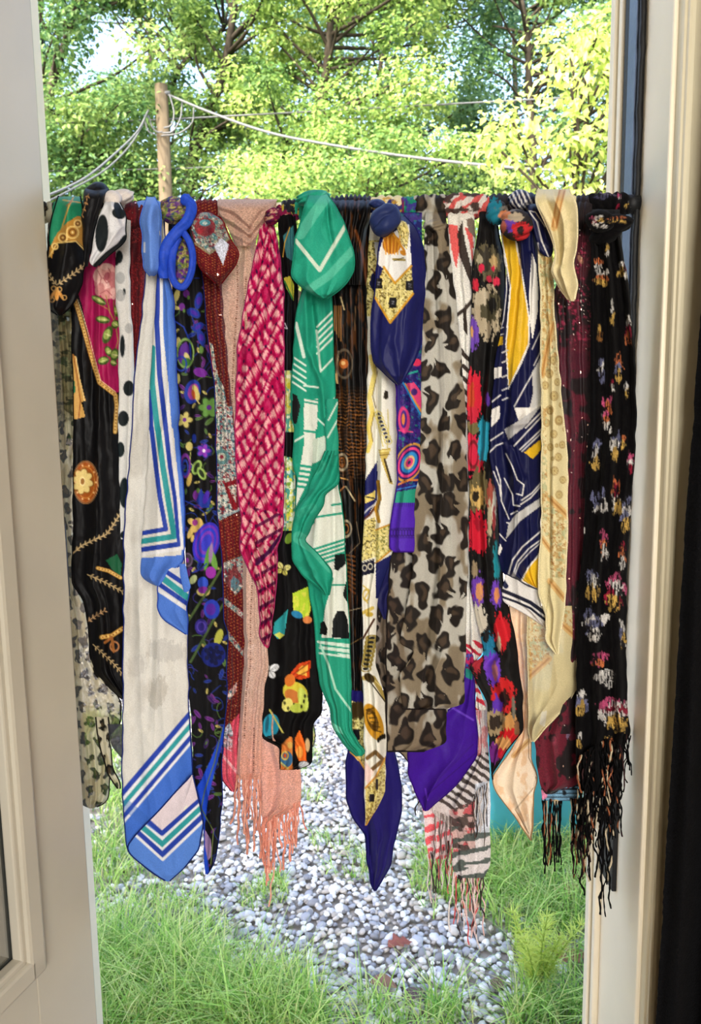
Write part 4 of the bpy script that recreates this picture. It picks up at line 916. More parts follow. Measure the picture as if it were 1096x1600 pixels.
panel(s5, 'tail', pts('A', (622, 138), (590, 220), (577, 280), (602, 370), (592, 440), (598, 540), (640, 588)), pts('A', (668, 138), (698, 220), (702, 300), (695, 400), (705, 500), (694, 560), (655, 588)), 74, p5t, SILK, 13, ((1.2, 3, .4, .2),), seed=55, tuck=14, tuck_to=25, ridges=((pts('A', (650, 180), (630, 400), (650, 560)), 5, 3),), hem=((70, 110, 200), .001, 'lr'))

# 6 --- black floral with royal blue border
s6 = scarf('black scarf with purple and blue flowers and a royal blue border', 275)
RB = (32, 62, 176)
def p6(p):
    p.fill((18, 18, 20)); r = np.random.default_rng(66); p.use('P')
    bl, pu, ye, gr, dkp = (34, 54, 146), (108, 44, 130), (196, 180, 104), (88, 122, 58), (62, 30, 100)
    x0, x1, y0, y1 = p.X.min(), p.X.max(), p.Y.min(), p.Y.max()
    for i in range(120):                                    # winding stems
        x, y = r.uniform(x0, x1), r.uniform(y0, y1); a = r.uniform(0, 6.28); P = [(x, y)]
        for q in range(6): a += r.normal(0.35, .3); x += 5*math.cos(a); y += 5*math.sin(a); P.append((x, y))
        p.line(P, 1.5, (bl, bl, gr, (60, 50, 130))[int(r.integers(4))], .8)
    for i in range(230):
        x, y = r.uniform(x0, x1), r.uniform(y0, y1); a = r.uniform(0, 6.28); c = (bl, bl, pu, pu, gr, dkp)[int(r.integers(6))]; s = r.uniform(2.5, 6)
        p.ell(x, y, s*1.5, s*.62, np.array(c)*0.6+30, a); p.ell(x, y, s*1.2, s*.42, c, a); p.line([(x-s*math.cos(a), y-s*math.sin(a)), (x+s*math.cos(a), y+s*math.sin(a))], .8, np.array(c)*.45)
    for i in range(46):
        x, y = r.uniform(x0, x1), r.uniform(y0, y1); p.ell(x, y, 4.5, 2, ye, r.uniform(0, 6.28)); p.ell(x+1, y, 2.5, 1, (120, 110, 50), r.uniform(0, 6.28))
    p.use('A')
    for (x, y, c) in ((845, 690, pu), (820, 765, pu)): p.ell(x, y, 18, 22, c); p.ell(x+12, y+22, 8, 12, gr)
    p.line([(770, 840), (830, 880), (865, 960), (870, 1060), (840, 1140)], 8, bl); p.line([(880, 830), (900, 900), (930, 940)], 7, bl)
    for (x, y, rx, ry, a) in ((790, 700, 16, 40, .3), (785, 770, 22, 12, .3), (798, 968, 14, 30, .1), (798, 1175, 12, 30, 0)): p.ell(x, y, rx, ry, ye, a)
    for (x, y, rx, ry, a) in ((890, 800, 40, 24, .6), (912, 880, 36, 22, -.6), (915, 730, 22, 50, .2), (930, 940, 22, 44, -.3)): p.ell(x, y, rx, ry, bl, a); p.ell(x, y, rx*.6, ry*.45, (70, 40, 150), a)
    p.ring(840, 1030, 46, 80, 9, (118, 150, 78)); p.ell(830, 1030, 30, 60, (84, 40, 130), .2); p.ell(850, 1060, 16, 36, (206, 190, 120), -.3); p.ell(845, 1080, 26, 24, (60, 110, 50)); p.ring(815, 1090, 30, 40, 8, bl)
    p.ell(880, 1250, 46, 70, bl, .2); p.ell(885, 1250, 30, 48, (150, 60, 140), .2); p.ell(900, 1255, 18, 46, ye, -.3); p.ell(886, 1265, 10, 28, (190, 90, 40), -.2); p.line([(900, 1290), (935, 1340)], 7, ye)
    p.ell(925, 1140, 40, 26, (110, 40, 140), .3); p.ell(930, 1010, 14, 22, gr); p.flower(835, 1410, 48, ye, pu, 5, (60, 50, 30)); p.flower(975, 1340, 60, (96, 140, 66), (90, 40, 130), 6, (40, 60, 30))
    p.use('E')
    p.flower(945, 235, 40, (130, 54, 170), (236, 226, 240), 5, bl); p.ell(862, 210, 20, 26, ye); p.ell(890, 165, 12, 26, bl); p.line([(870, 240), (865, 300), (890, 330)], 5, (170, 170, 90))
    p.ell(905, 330, 26, 44, (150, 180, 90), .4); p.ell(905, 330, 14, 30, (40, 50, 30), .4); p.ell(932, 365, 22, 40, (150, 180, 90), -.5); p.ell(932, 365, 11, 26, (40, 50, 30), -.5); p.ell(862, 400, 14, 40, (190, 160, 80), .2)
    p.ring(840, 320, 26, 60, 10, pu); p.ring(838, 330, 16, 40, 7, bl); p.ell(908, 490, 26, 32, pu); p.ell(912, 462, 10, 14, gr); p.poly([(930, 450), (960, 520), (990, 490), (975, 560), (930, 560), (900, 520)], bl); p.ell(958, 500, 16, 40, (70, 40, 160), .3)
    p.line([(835, 520), (900, 550), (950, 590), (960, 640)], 7, bl); p.line([(1000, 560), (960, 580)], 6, bl)
    for (x, y, rx, ry, a) in ((875, 640, 24, 18, .6), (915, 650, 26, 34, -.2), (870, 700, 14, 40, .4), (890, 680, 22, 22, 0), (880, 735, 10, 22, .2)): p.ell(x, y, rx, ry, (210, 176, 96), a)
    p.ell(895, 645, 16, 18, (150, 60, 130)); p.ell(850, 860, 34, 44, (60, 50, 60)); p.ring(852, 858, 26, 36, 6, (110, 90, 110)); p.ell(850, 860, 10, 14, (130, 50, 140))
    for (rx, ry, c) in ((74, 120, (58, 50, 190)), (62, 104, (110, 54, 180)), (52, 88, (48, 64, 200)), (40, 70, (120, 60, 180)), (28, 50, (56, 60, 190))): p.ell(960, 760, rx, ry, c, .3)
    p.ell(965, 850, 14, 70, (90, 150, 60), .2); p.ell(1000, 860, 18, 60, (110, 160, 70), -.25); p.ell(985, 820, 12, 60, (150, 120, 160), .1); p.ell(985, 930, 30, 34, (150, 50, 160))
    p.line([(880, 930), (930, 910), (960, 880)], 8, bl); p.ell(940, 990, 30, 36, (52, 80, 190)); p.ell(942, 1040, 38, 26, ye); p.ell(942, 1030, 30, 20, (120, 40, 140)); p.ell(884, 970, 18, 30, (170, 176, 120), .6)
    p.line([(1050, 900), (990, 1000), (930, 1090), (860, 1200)], 14, (74, 92, 50)); p.line([(1070, 1090), (1000, 1200), (930, 1330), (870, 1440)], 14, (70, 90, 50)); p.ell(990, 1140, 46, 56, (40, 60, 170)); p.ell(985, 1140, 28, 34, (80, 40, 150))
    p.ell(930, 1240, 36, 46, (50, 40, 120)); p.ring(930, 1240, 22, 28, 6, (90, 70, 170)); p.ell(1030, 1300, 22, 50, (170, 170, 70), .3); p.ell(1000, 1400, 70, 70, (26, 36, 110))
    for a in range(14): p.ell(1000+50*math.cos(a*2.4)*(a/14)**.5, 1400+55*math.sin(a*2.4)*(a/14)**.5, 13, 14, (20, 24, 60)); 
    p.use('I'); p.poly([(1120, 360), (1075, 420), (1050, 520), (985, 680), (930, 800), (880, 880), (880, 1340), (975, 1340), (965, 1180), (950, 1060), (970, 900), (1010, 740), (1050, 600), (1120, 480)], (30, 70, 190)); p.poly([(950, 1080), (985, 1140), (992, 1230), (968, 1260), (952, 1180)], (150, 120, 160)); p.line([(1050, 500), (1005, 700), (950, 860), (930, 960), (1000, 1090), (985, 1280)], 6, (96, 110, 60))
def p6k(p):
    p6(p); p.use('A').noise((110, 130, 60), 5, 3, 0.56, .8, 3); p.noise((110, 50, 140), 6, 4, 0.58, .8, 8); p.line([(740, 190), (720, 250), (760, 270)], 8, (120, 150, 70)); p.ring(765, 190, 26, 22, 7, (90, 50, 120))
panel(s6, 'drape', pts('A', (740, 500), (765, 660), (778, 1000), (792, 1461), 'E', (830, 500), (848, 1000), (850, 1461), 'I', (855, 200), (880, 600), (888, 830), (915, 930), (942, 1060), (942, 1200), (958, 1337)), pts('A', (925, 500), (945, 700), (962, 900), (1002, 1200), (1012, 1461), 'E', (1022, 600), (1042, 800), (1060, 1200), (1076, 1461), 'I', (1086, 0), (1080, 300), (1062, 500), (1046, 700), (1052, 900), (1022, 1200), (992, 1300), (966, 1337)), 30, p6, CREPE, 11, ((1.4, 4.5, .1, .4), (3.3, 1.8, .5, .2)), seed=61, tuck=30, hem=((26,40,110), .0009, 'r'))
wrap(s6, 250, 304, p6k, CREPE, 18, .14, 5, 9)
knot(s6, *pt('A', 772, 215), 22, 22, 24, 48, p6k, CREPE, 0.4, 4, .22, 1.6, 8)
panel(s6, 'loop_lining', pts('A', (760, 330), (750, 480), (765, 600), (800, 640)), pts('A', (850, 330), (880, 420), (876, 560), (830, 640)), 58, p6k, CREPE, 6, ((2, 3, .2, .3),), seed=63)
def band(parent, P, w, depth, col, mat, name='loop', thick=6.0, wobble=1.0):
    """a flattened roll of cloth following a course"""
    Pp = smooth_path([(x, y, 0) for x, y in P], 60); t = np.linspace(0, 1, 60); dep = depth+8*np.sin(t*math.pi)
    n_ = 90; Pp = smooth_path([(x, y, 0) for x, y in P], n_); t = np.linspace(0, 1, n_); dep = depth+8*np.sin(t*math.pi)
    Wp = W(Pp[:, 0], Pp[:, 1], -dep/1000); V, Q = tube_vq(Wp, np.full(n_, w*0.00050), 24, False)
    a_ = np.arange(24)*2*math.pi/24; k_ = 1+.26*(np.abs(np.sin(1.5*a_[None, :]+5*t[:, None]*wobble+1.5*np.sin(t[:, None]*7)))-.5)+.25*(vnoise(t[:, None]*9, a_[None, :]*0+3, 5)-.5)
    V = (Wp[:, None, :]+(V.reshape(n_, 24, 3)-Wp[:, None, :])*k_[:, :, None]).reshape(-1, 3)
    r = np.random.default_rng(3); cc = lin(col)*(0.8+.4*fbm(V[:, 0]*300, V[:, 2]*300, 4))[:, None]
    return link(name, np_mesh(name, V, Q, cc), mat, parent)
band(s6, pts('A', (835, 145), (872, 190), (850, 270), (790, 340), (735, 420), (716, 520), (720, 600)), 14, 72, (36, 74, 190), SILK, 'border_roll')
band(s6, pts('A', (810, 310), (860, 390), (880, 480), (868, 580), (830, 650), (785, 635), (762, 570), (765, 470), (800, 370)), 9, 76, (36, 70, 186), SILK, 'border_loop')
band(s6, pts('A', (862, 290), (885, 350), (890, 430), (885, 500)), 8, 64, (40, 44, 50), CREPE, 'border_fold')

# 7 --- dark red paisley with gold stitching
s7 = scarf('dark red stitched scarf with teal and cream paisley panels and a pale label', 322)
def paisley(p, m, seed, base=(196, 186, 168)):
    p.put(m, base); p.noise((70, 118, 120), 3.2, 3.2, .54, .9, seed, .05, m); p.noise((138, 36, 48), 3.6, 3.6, .60, .9, seed+4, .04, m); p.noise((52, 74, 100), 2.4, 2.4, .66, .8, seed+8, .04, m); p.noise((230, 224, 208), 3, 3, .66, .8, seed+11, .05, m)
def stitches(p, m, col=(196, 130, 60), per=5.0):
    p.put(m*(np.abs(((p.Y+0.4*p.X)/per) % 1-.5) < .10)*(((p.X/1.0) % 5) < 3.0), col, .7)
def p7t(p):
    p.fill((100, 10, 20)).use('B'); al = np.ones(len(p.X)); stitches(p, al, per=4.2)
    m = p.mpoly([(-10, 300), (60, 215), (170, 260), (215, 380), (110, 462), (20, 395)]).astype(float); paisley(p, m, 3, (150, 146, 128)); p.ell(75, 310, 60, 52, (130, 24, 34), a=.75); p.ell(75, 285, 32, 20, (80, 140, 150)); p.ell(75, 288, 14, 9, (190, 200, 190)); p.ell(50, 330, 18, 16, (150, 40, 50)); p.ell(110, 330, 18, 16, (110, 20, 36))
    p.line([(5, 395), (100, 462), (215, 375)], 10, (140, 134, 104))
    p.poly([(128, 420), (165, 372), (212, 408), (178, 528)], (206, 210, 226))
def p7(p):
    p.fill((92, 10, 18)); al = np.ones(len(p.X)); stitches(p, al)
    p.use('B'); m = p.mpoly([(95, 960), (118, 980), (150, 1160), (180, 1220), (228, 1461), (230, 1480), (100, 1480)]).astype(float); paisley(p, m, 6)
    p.use('F'); m = p.mpoly([(120, -20), (230, -20), (252, 300), (275, 570), (150, 640), (130, 300)]).astype(float); paisley(p, m, 7, (206, 198, 184)); p.ell(170, 270, 46, 44, (76, 128, 130), a=.8); p.ell(170, 270, 24, 24, (190, 190, 170)); p.ell(170, 270, 11, 11, (150, 40, 60))
    p.poly([(180, 420), (262, 395), (272, 560), (232, 570)], (136, 20, 32)); m = p.mpoly([(205, 440), (255, 425), (250, 530)]).astype(float); paisley(p, m, 9)
    p.line([(142, 615), (210, 600), (275, 572)], 10, (150, 170, 170)); p.poly([(140, 640), (280, 590), (310, 800), (165, 860)], (104, 12, 20)); stitches(p, p.mpoly([(140, 640), (280, 590), (310, 800), (165, 860)]).astype(float))
    for P, sd in (([(165, 880), (300, 830), (300, 1000), (250, 1060), (170, 960)], 12), ([(170, 1060), (300, 1160), (300, 1200), (175, 1100)], 13), ([(180, 1230), (300, 1380), (300, 1420), (185, 1280)], 14)):
        m = p.mpoly(P).astype(float); paisley(p, m, sd, (160, 150, 136))
    p.ell(240, 960, 50, 60, (104, 12, 20), a=.7, rag=.3); p.ell(245, 990, 24, 34, (90, 120, 130), rag=.3)
    p.use('J'); m = p.mpoly([(205, 300), (256, 240), (256, 290), (190, 370)]).astype(float); paisley(p, m, 15, (210, 170, 160)); p.poly([(150, 560), (270, 420), (270, 900), (150, 900)], (206, 74, 96)); m = p.mpoly([(160, 540), (215, 470), (235, 520), (230, 640), (165, 600)]).astype(float); paisley(p, m, 16, (190, 196, 206)); p.line([(160, 640), (260, 760)], 16, (226, 190, 190)); p.put(np.clip((p.Y-1130)/40, 0, 1)*(fbm(p.X/9, p.Y/14, 5) > .5), (226, 120, 130), .4)
wrap(s7, 298, 344, p7, LUREX, 16, .16, 5, 6)
panel(s7, 'drape', pts('B', (40, 480), (80, 900), (108, 1000), (138, 1461), 'F', (146, 620), (160, 700), (175, 900), (180, 1200), (190, 1461), 'J', (200, 200), (180, 500), (165, 600), (170, 790), (235, 868)), pts('B', (170, 480), (192, 900), (225, 1150), (240, 1461), 'F', (260, 300), (285, 560), (300, 850), (310, 1000), (305, 1461), 'J', (300, 100), (285, 380), (262, 560), (260, 860), (250, 868)), 17, p7, LUREX, 10, ((1.5, 4.5, .2, .3), (3.6, 2, .1, .4)), seed=71, tuck=30, hem=((120, 20, 36), .0012, 'lr'))
panel(s7, 'tail', pts('B', (55, 225), (5, 265), (-6, 330), (20, 450), (48, 545), (100, 595), (150, 640)), pts('B', (105, 225), (178, 268), (228, 395), (272, 455), (255, 520), (190, 600), (160, 640)), 72, p7t, LUREX, 14, ((1.2, 4, .2, .2),), seed=72, tuck=12, tuck_to=45, ridges=((pts('B', (100, 250), (150, 430), (155, 600)), 8, 4),), hem=((110, 14, 22), .0014, 'lr'))

# 8 --- peach open knit with long fringe
s8 = scarf('peach knitted scarf with eyelet lines and a long twisted fringe', 385)
PE = (206, 168, 148)
def p8(p):
    p.fill(PE); p.put((np.sin(p.Y*2.4+np.sin(p.X*.3)) > .3)*(np.sin(p.X*2.2) > -.3), (190, 138, 118), .4); p.put(np.clip((p.Y-1080)/120, 0, 1), (232, 150, 126), .55)  # coral towards the bottom: backlight glow put into the knit colour
    for P in (('B', (255, 420), (262, 700), (235, 1100), (225, 1461)), ('B', (310, 600), (300, 760)), ('F', (345, 960), (335, 1200), (335, 1461), 'J', (310, 300), (300, 560)), ('J', (355, 500), (352, 760))):
        q = pts(*P); p.use('P'); d = p.dline(q); p.put(np.clip((1.5-d)/.6, 0, 1)*(((p.Y/3.6) % 1) < .5), (112, 66, 48), .9)
panel(s8, 'back_drape', pts('J', (380, 380), (388, 800), (400, 1000), (415, 1075)), pts('J', (520, 380), (560, 600), (622, 740), (622, 960), (520, 1000), (425, 1075)), 4, lambda p: p8(p), KNIT, 8, ((1.6, 6, .1, .2), (3.7, 2, .4, .2)), seed=82)
panel(s8, 'drape', pts('B', (240, 370), (180, 570), (170, 640), (190, 900), (225, 1300), (245, 1461), 'F', (280, 500), (290, 860), (297, 1200), (300, 1461), 'J', (285, 250), (270, 500), (255, 700), (265, 795)), pts('B', (360, 370), (400, 600), (420, 900), (420, 1461), 'F', (400, 600), (400, 1200), (440, 1461), 'J', (436, 60), (412, 300), (400, 550), (400, 740), (385, 795)), 30, p8, KNIT, 10, ((1.6, 5, .1, .6), (3.5, 2, .3, .3)), seed=81, tuck=20, tuck_to=25)
panel(s8, 'wrap', pts('B', (145, 150), (143, 190), (165, 250), (205, 320), (248, 418)), pts('B', (488, 150), (470, 190), (430, 260), (392, 320), (352, 418)), 40, p8, KNIT, 16, ((1.0, 3, .4, .2),), seed=83, tuck=18, tuck_to=-8, ridges=[(pts('B', (150, 185+26*i), (240, 215+34*i), (330, 300+24*i)), 3.5, -5 if i % 2 else 4) for i in range(5)]+[(pts('B', (470-18*i, 175+28*i), (400, 225+34*i), (330, 330+22*i)), 3.5, 4 if i % 2 else -5) for i in range(4)])
wrap(s8, 338, 432, p8, KNIT, 17, .12, 6, 8)
fringe(s8, pts('J', (262, 780), (300, 780), (340, 770), (390, 780)), 30, 85, [(216, 150, 130), (232, 170, 150), (200, 130, 112)], rad=.0016, wig=6, seed=84, n=15)
fringe(s8, pts('J', (410, 1030), (450, 1010), (490, 1000)), 8, 85, [(230, 150, 128), (240, 176, 156), (214, 134, 112)], rad=.0017, wig=7, seed=85, n=13)
fringe(s8, pts('J', (500, 960), (560, 950), (620, 930)), 4, 70, [(236, 158, 136), (240, 176, 156), (220, 140, 118)], rad=.0016, wig=7, seed=86, n=14)

# 9 --- magenta basket-weave print
s9 = scarf('magenta and pale pink scarf with a basket-weave print tied in a small knot', 425)
def p9(p):
    X = p.X+3*(fbm(p.X/14, p.Y/30, 2)-.5)+2.2*np.sin(p.Y/37); Y = p.Y+5*np.sin(p.S*11+p.Y/50)
    a = X/17.0+Y/29.0; b = X/17.0-Y/29.0; i, j = np.floor(a).astype(np.int64), np.floor(b).astype(np.int64); fa, fb = a-i-.5, b-j-.5
    p.fill((182, 14, 80)); par = (i % 2 == 0); k = hash2(i, j, 5)
    u, v = np.where(par, fa, fb), np.where(par, fb, fa)          # v runs along the strand, u across it
    st = vnoise(u*11+i*3.1, v*1.2+j*2.7, 4); sh = np.where(par, .12, -.12)
    p.put(np.clip((.37-np.abs(v-sh)+.36*(st-.5))/.26, 0, 1)*np.clip((.47-np.abs(u))/.10, 0, 1), (244, 196, 186), .88*np.where(k > .10, 1, .2))
    p.put(np.clip((np.abs(v)-.34)/.10, 0, 1)*np.clip((.40-np.abs(u))/.10, 0, 1)*(st > .38), (150, 8, 66), .8)
    p.put(np.clip((.16-np.hypot(np.abs(fa)-.5, np.abs(fb)-.5)+.04*(st-.5))/.05, 0, 1), (60, 18, 60), .95)
    p.use('F'); lower = [(360, 560), (525, 600), (530, 800), (480, 900), (470, 1380), (360, 1380)]
    m = p.mpoly(lower).astype(float); u = (p.X*.55+p.Y)/26.0; v = (p.X*1.0-p.Y*.62)/13.0; p.put(m*((u % 1) < .22), (84, 20, 64), .8); p.put(m*((u % 1) > .45)*((v % 1) < .55), (232, 182, 172), .8)
    p.line([(372, 880), (440, 810), (520, 705)], 22, (72, 24, 70)); p.line([(385, 900), (455, 825), (524, 715)], 8, (232, 80, 130)); p.line([(285, 880), (372, 1005)], 16, (60, 20, 58)); p.line([(385, 900), (400, 980), (480, 1080)], 9, (232, 84, 134)); p.line([(385, 1330), (436, 1355)], 12, (226, 70, 124))
panel(s9, 'drape', pts('B', (405, 255), (370, 420), (300, 750), (262, 1000), (246, 1461), 'F', (262, 450), (285, 600), (272, 800), (300, 865), (372, 1005), (388, 1200), (390, 1300), (426, 1361)), pts('B', (455, 255), (500, 450), (526, 700), (527, 1461), 'F', (523, 500), (520, 710), (482, 800), (492, 880), (472, 1100), (440, 1361)), 44, p9, GAUZE, 10, ((2.6, 5.0, .1, .3), (5.1, 2.0, .5, -.4)), seed=91, tuck=20, tuck_to=50, ridges=((pts('F', (375, 100), (372, 600), (375, 1000)), 3.5, -6),), hem=((150, 40, 90), .001, 'lr'))
def p9k(p): p.fill((128, 24, 66)); p.noise((60, 16, 52), 6, 3, .5, .9, 3, .1); p.noise((226, 190, 150), 8, 4, .66, .8, 7, .06); p.noise((206, 150, 60), 6, 4, .7, .8, 9, .05)
wrap(s9, 420, 470, p9k, GAUZE, 14, .2, 4, 3, dy=6)
knot(s9, *pt('B', 458, 250), 11, 15, 14, 52, p9k, GAUZE, .4, 4, .25, 2, 4)

# 10 --- black with butterflies
s10 = scarf('black scarf printed with yellow, orange and teal butterflies', 455)
def bfly(p, x, y, s, c1, c2, rot=0.0, c3=(24, 20, 18)):
    ca, sa = math.cos(rot), math.sin(rot)
    def q(u, v): return x+(u*ca-v*sa)*s, y+(u*sa+v*ca)*s
    for sg in (-1, 1):
        for (u, v, rx, ry, a, c) in ((.55, -.45, .62, .42, -.7, c1), (.45, .40, .46, .38, .7, c2)):
            X_, Y_ = q(u*sg, v); p.ell(X_, Y_, rx*s*1.12, ry*s*1.12, c3, a*sg+rot); p.ell(X_, Y_, rx*s, ry*s, c, a*sg+rot); X2, Y2 = q(u*sg*1.25, v*1.2); p.ell(X2, Y2, rx*s*.35, ry*s*.3, np.array(c1)*.5+np.array(c2)*.4, a*sg+rot)
            for k in (-.35, 0, .35): p.line([q(.06*sg, 0), q(u*sg*1.6+k*.4, v*1.6+k*.5)], .05*s, np.array(c)*.55, .8)
    p.line([q(0, -.5), q(0, .6)], .16*s, (60, 40, 20))
def p10(p):
    p.fill((9, 8, 9)); p.use('F'); m = p.mpoly([(505, 260), (590, 280), (590, 690), (505, 690)]).astype(float)
    p.put(m, (206, 212, 150)); p.noise((120, 160, 60), 5, 6, .5, .9, 3, .06, m); p.noise((224, 212, 70), 5, 7, .56, .9, 5, .05, m); p.noise((60, 150, 150), 5, 6, .62, .9, 8, .05, m); p.noise((236, 236, 224), 6, 6, .6, .9, 12, .05, m)
    p.use('B'); m = p.mpoly([(505, 1130), (590, 1130), (600, 1480), (505, 1480)]).astype(float); p.put(m, (210, 206, 120)); p.noise((70, 150, 140), 5, 8, .5, .9, 4, .06, m); p.noise((232, 226, 190), 5, 7, .58, .9, 6, .05, m); p.noise((206, 190, 50), 4, 6, .62, .9, 9, .05, m)
    p.poly([(520, 360), (580, 300), (595, 520), (540, 480)], (60, 120, 124)); p.poly([(525, 600), (560, 590), (585, 640), (580, 730), (540, 660)], (214, 204, 70)); p.line([(530, 620), (575, 720)], 9, (60, 130, 60)); p.line([(532, 860), (545, 890), (530, 885)], 6, (226, 226, 226)); p.line([(560, 310), (530, 400), (520, 480)], 6, (200, 150, 60))
    p.use('F'); bfly(p, 520, 912, 36, (226, 216, 130), (206, 196, 90), .3); p.poly([(575, 1050), (665, 1010), (680, 1140), (660, 1200), (580, 1160)], (176, 200, 50)); p.noise((220, 210, 80), 5, 8, .5, .8, 4, .1, p.mpoly([(575, 1050), (665, 1010), (680, 1140), (660, 1200), (580, 1160)]).astype(float)); p.ell(600, 1170, 34, 20, (40, 120, 160), .4); p.ell(660, 1200, 26, 22, (216, 130, 70))
    p.poly([(550, 1140), (470, 1220), (465, 1280), (490, 1310), (530, 1280)], (44, 150, 150)); p.poly([(470, 1285), (500, 1310), (528, 1285), (500, 1270)], (206, 210, 90)); p.ell(555, 735, 22, 34, (120, 150, 50), .5)
    p.use('J'); bfly(p, 440, 175, 48, (226, 226, 224), (206, 206, 204), .2)
    p.poly([(560, 195), (610, 135), (680, 115), (670, 215), (610, 228)], (206, 70, 26)); p.poly([(590, 190), (625, 150), (665, 135), (655, 205)], (238, 180, 70)); p.line([(575, 200), (670, 130)], 6, (120, 30, 14)); p.line([(590, 215), (668, 175)], 5, (120, 30, 14))
    p.ell(590, 300, 74, 60, (206, 190, 60), .5); p.ell(560, 230, 30, 36, (206, 110, 40), .3); p.ell(575, 320, 50, 34, (190, 110, 50), .6); p.ell(635, 340, 28, 70, (196, 206, 90), -.2); p.ell(545, 370, 30, 40, (216, 206, 110), .3); p.ell(600, 390, 40, 26, (176, 186, 70))
    for (x, y) in ((625, 380), (640, 350), (530, 360), (550, 390), (645, 320)): p.ell(x, y, 6, 11, (50, 46, 20))
    p.ell(450, 490, 48, 70, (40, 150, 176), .2); p.line([(445, 400), (480, 460), (520, 530)], 10, (196, 186, 90)); p.line([(410, 560), (470, 545), (520, 535)], 10, (22, 24, 22)); p.ell(430, 480, 10, 50, (30, 90, 110), .1)
    p.poly([(506, 740), (515, 600), (560, 550), (580, 560), (578, 748)], (216, 130, 60)); p.ell(540, 680, 36, 46, (60, 110, 150)); p.ring(532, 660, 18, 22, 8, (226, 190, 90)); p.ell(532, 660, 9, 12, (190, 80, 40)); p.ell(560, 600, 14, 20, (226, 180, 90)); p.line([(510, 700), (550, 735)], 8, (200, 200, 110))
    p.poly([(590, 560), (615, 512), (650, 600), (655, 690), (610, 690), (590, 630)], (232, 110, 36)); p.ell(615, 640, 20, 34, (242, 160, 70)); p.ell(660, 600, 14, 40, (206, 170, 120)); p.ell(640, 712, 30, 20, (206, 206, 206)); p.line([(578, 520), (578, 748)], 7, (18, 16, 16))
wrap(s10, 440, 474, lambda p: (p.fill((28, 28, 34)), p.noise((214, 190, 70), 7, 5, .58, .9, 3, .05), p.noise((90, 100, 104), 7, 6, .6, .9, 8, .05)), CREPE, 15, .18, 4, 5)
panel(s10, 'drape', pts('B', (500, 300), (520, 700), (510, 1461), 'F', (505, 680), (470, 800), (460, 1100), (425, 1361), 'J', (430, 0), (400, 400), (402, 572), (505, 600), (506, 742)), pts('B', (592, 300), (605, 700), (600, 1461), 'F', (620, 700), (720, 1000), (730, 1461), 'J', (742, 300), (746, 412), (692, 470), (682, 600), (682, 715), (580, 742)), 18, p10, CREPE, 9, ((1.7, 5, .3, .2), (3.9, 2, .1, -.2)), seed=101, tuck=20, hem=((16, 14, 15), .0012, 'lr'))
panel(s10, 'lower_corner', pts('J', (615, 470), (660, 540), (680, 610)), pts('J', (690, 470), (712, 560), (690, 625)), 10, lambda p: (p.fill((206, 190, 120)), p.noise((120, 160, 60), 6, 6, .5, .9), p.edge(1.5, (20, 18, 16))), CHIFFON, 4, ((1, 2, 0, 0),), seed=103)

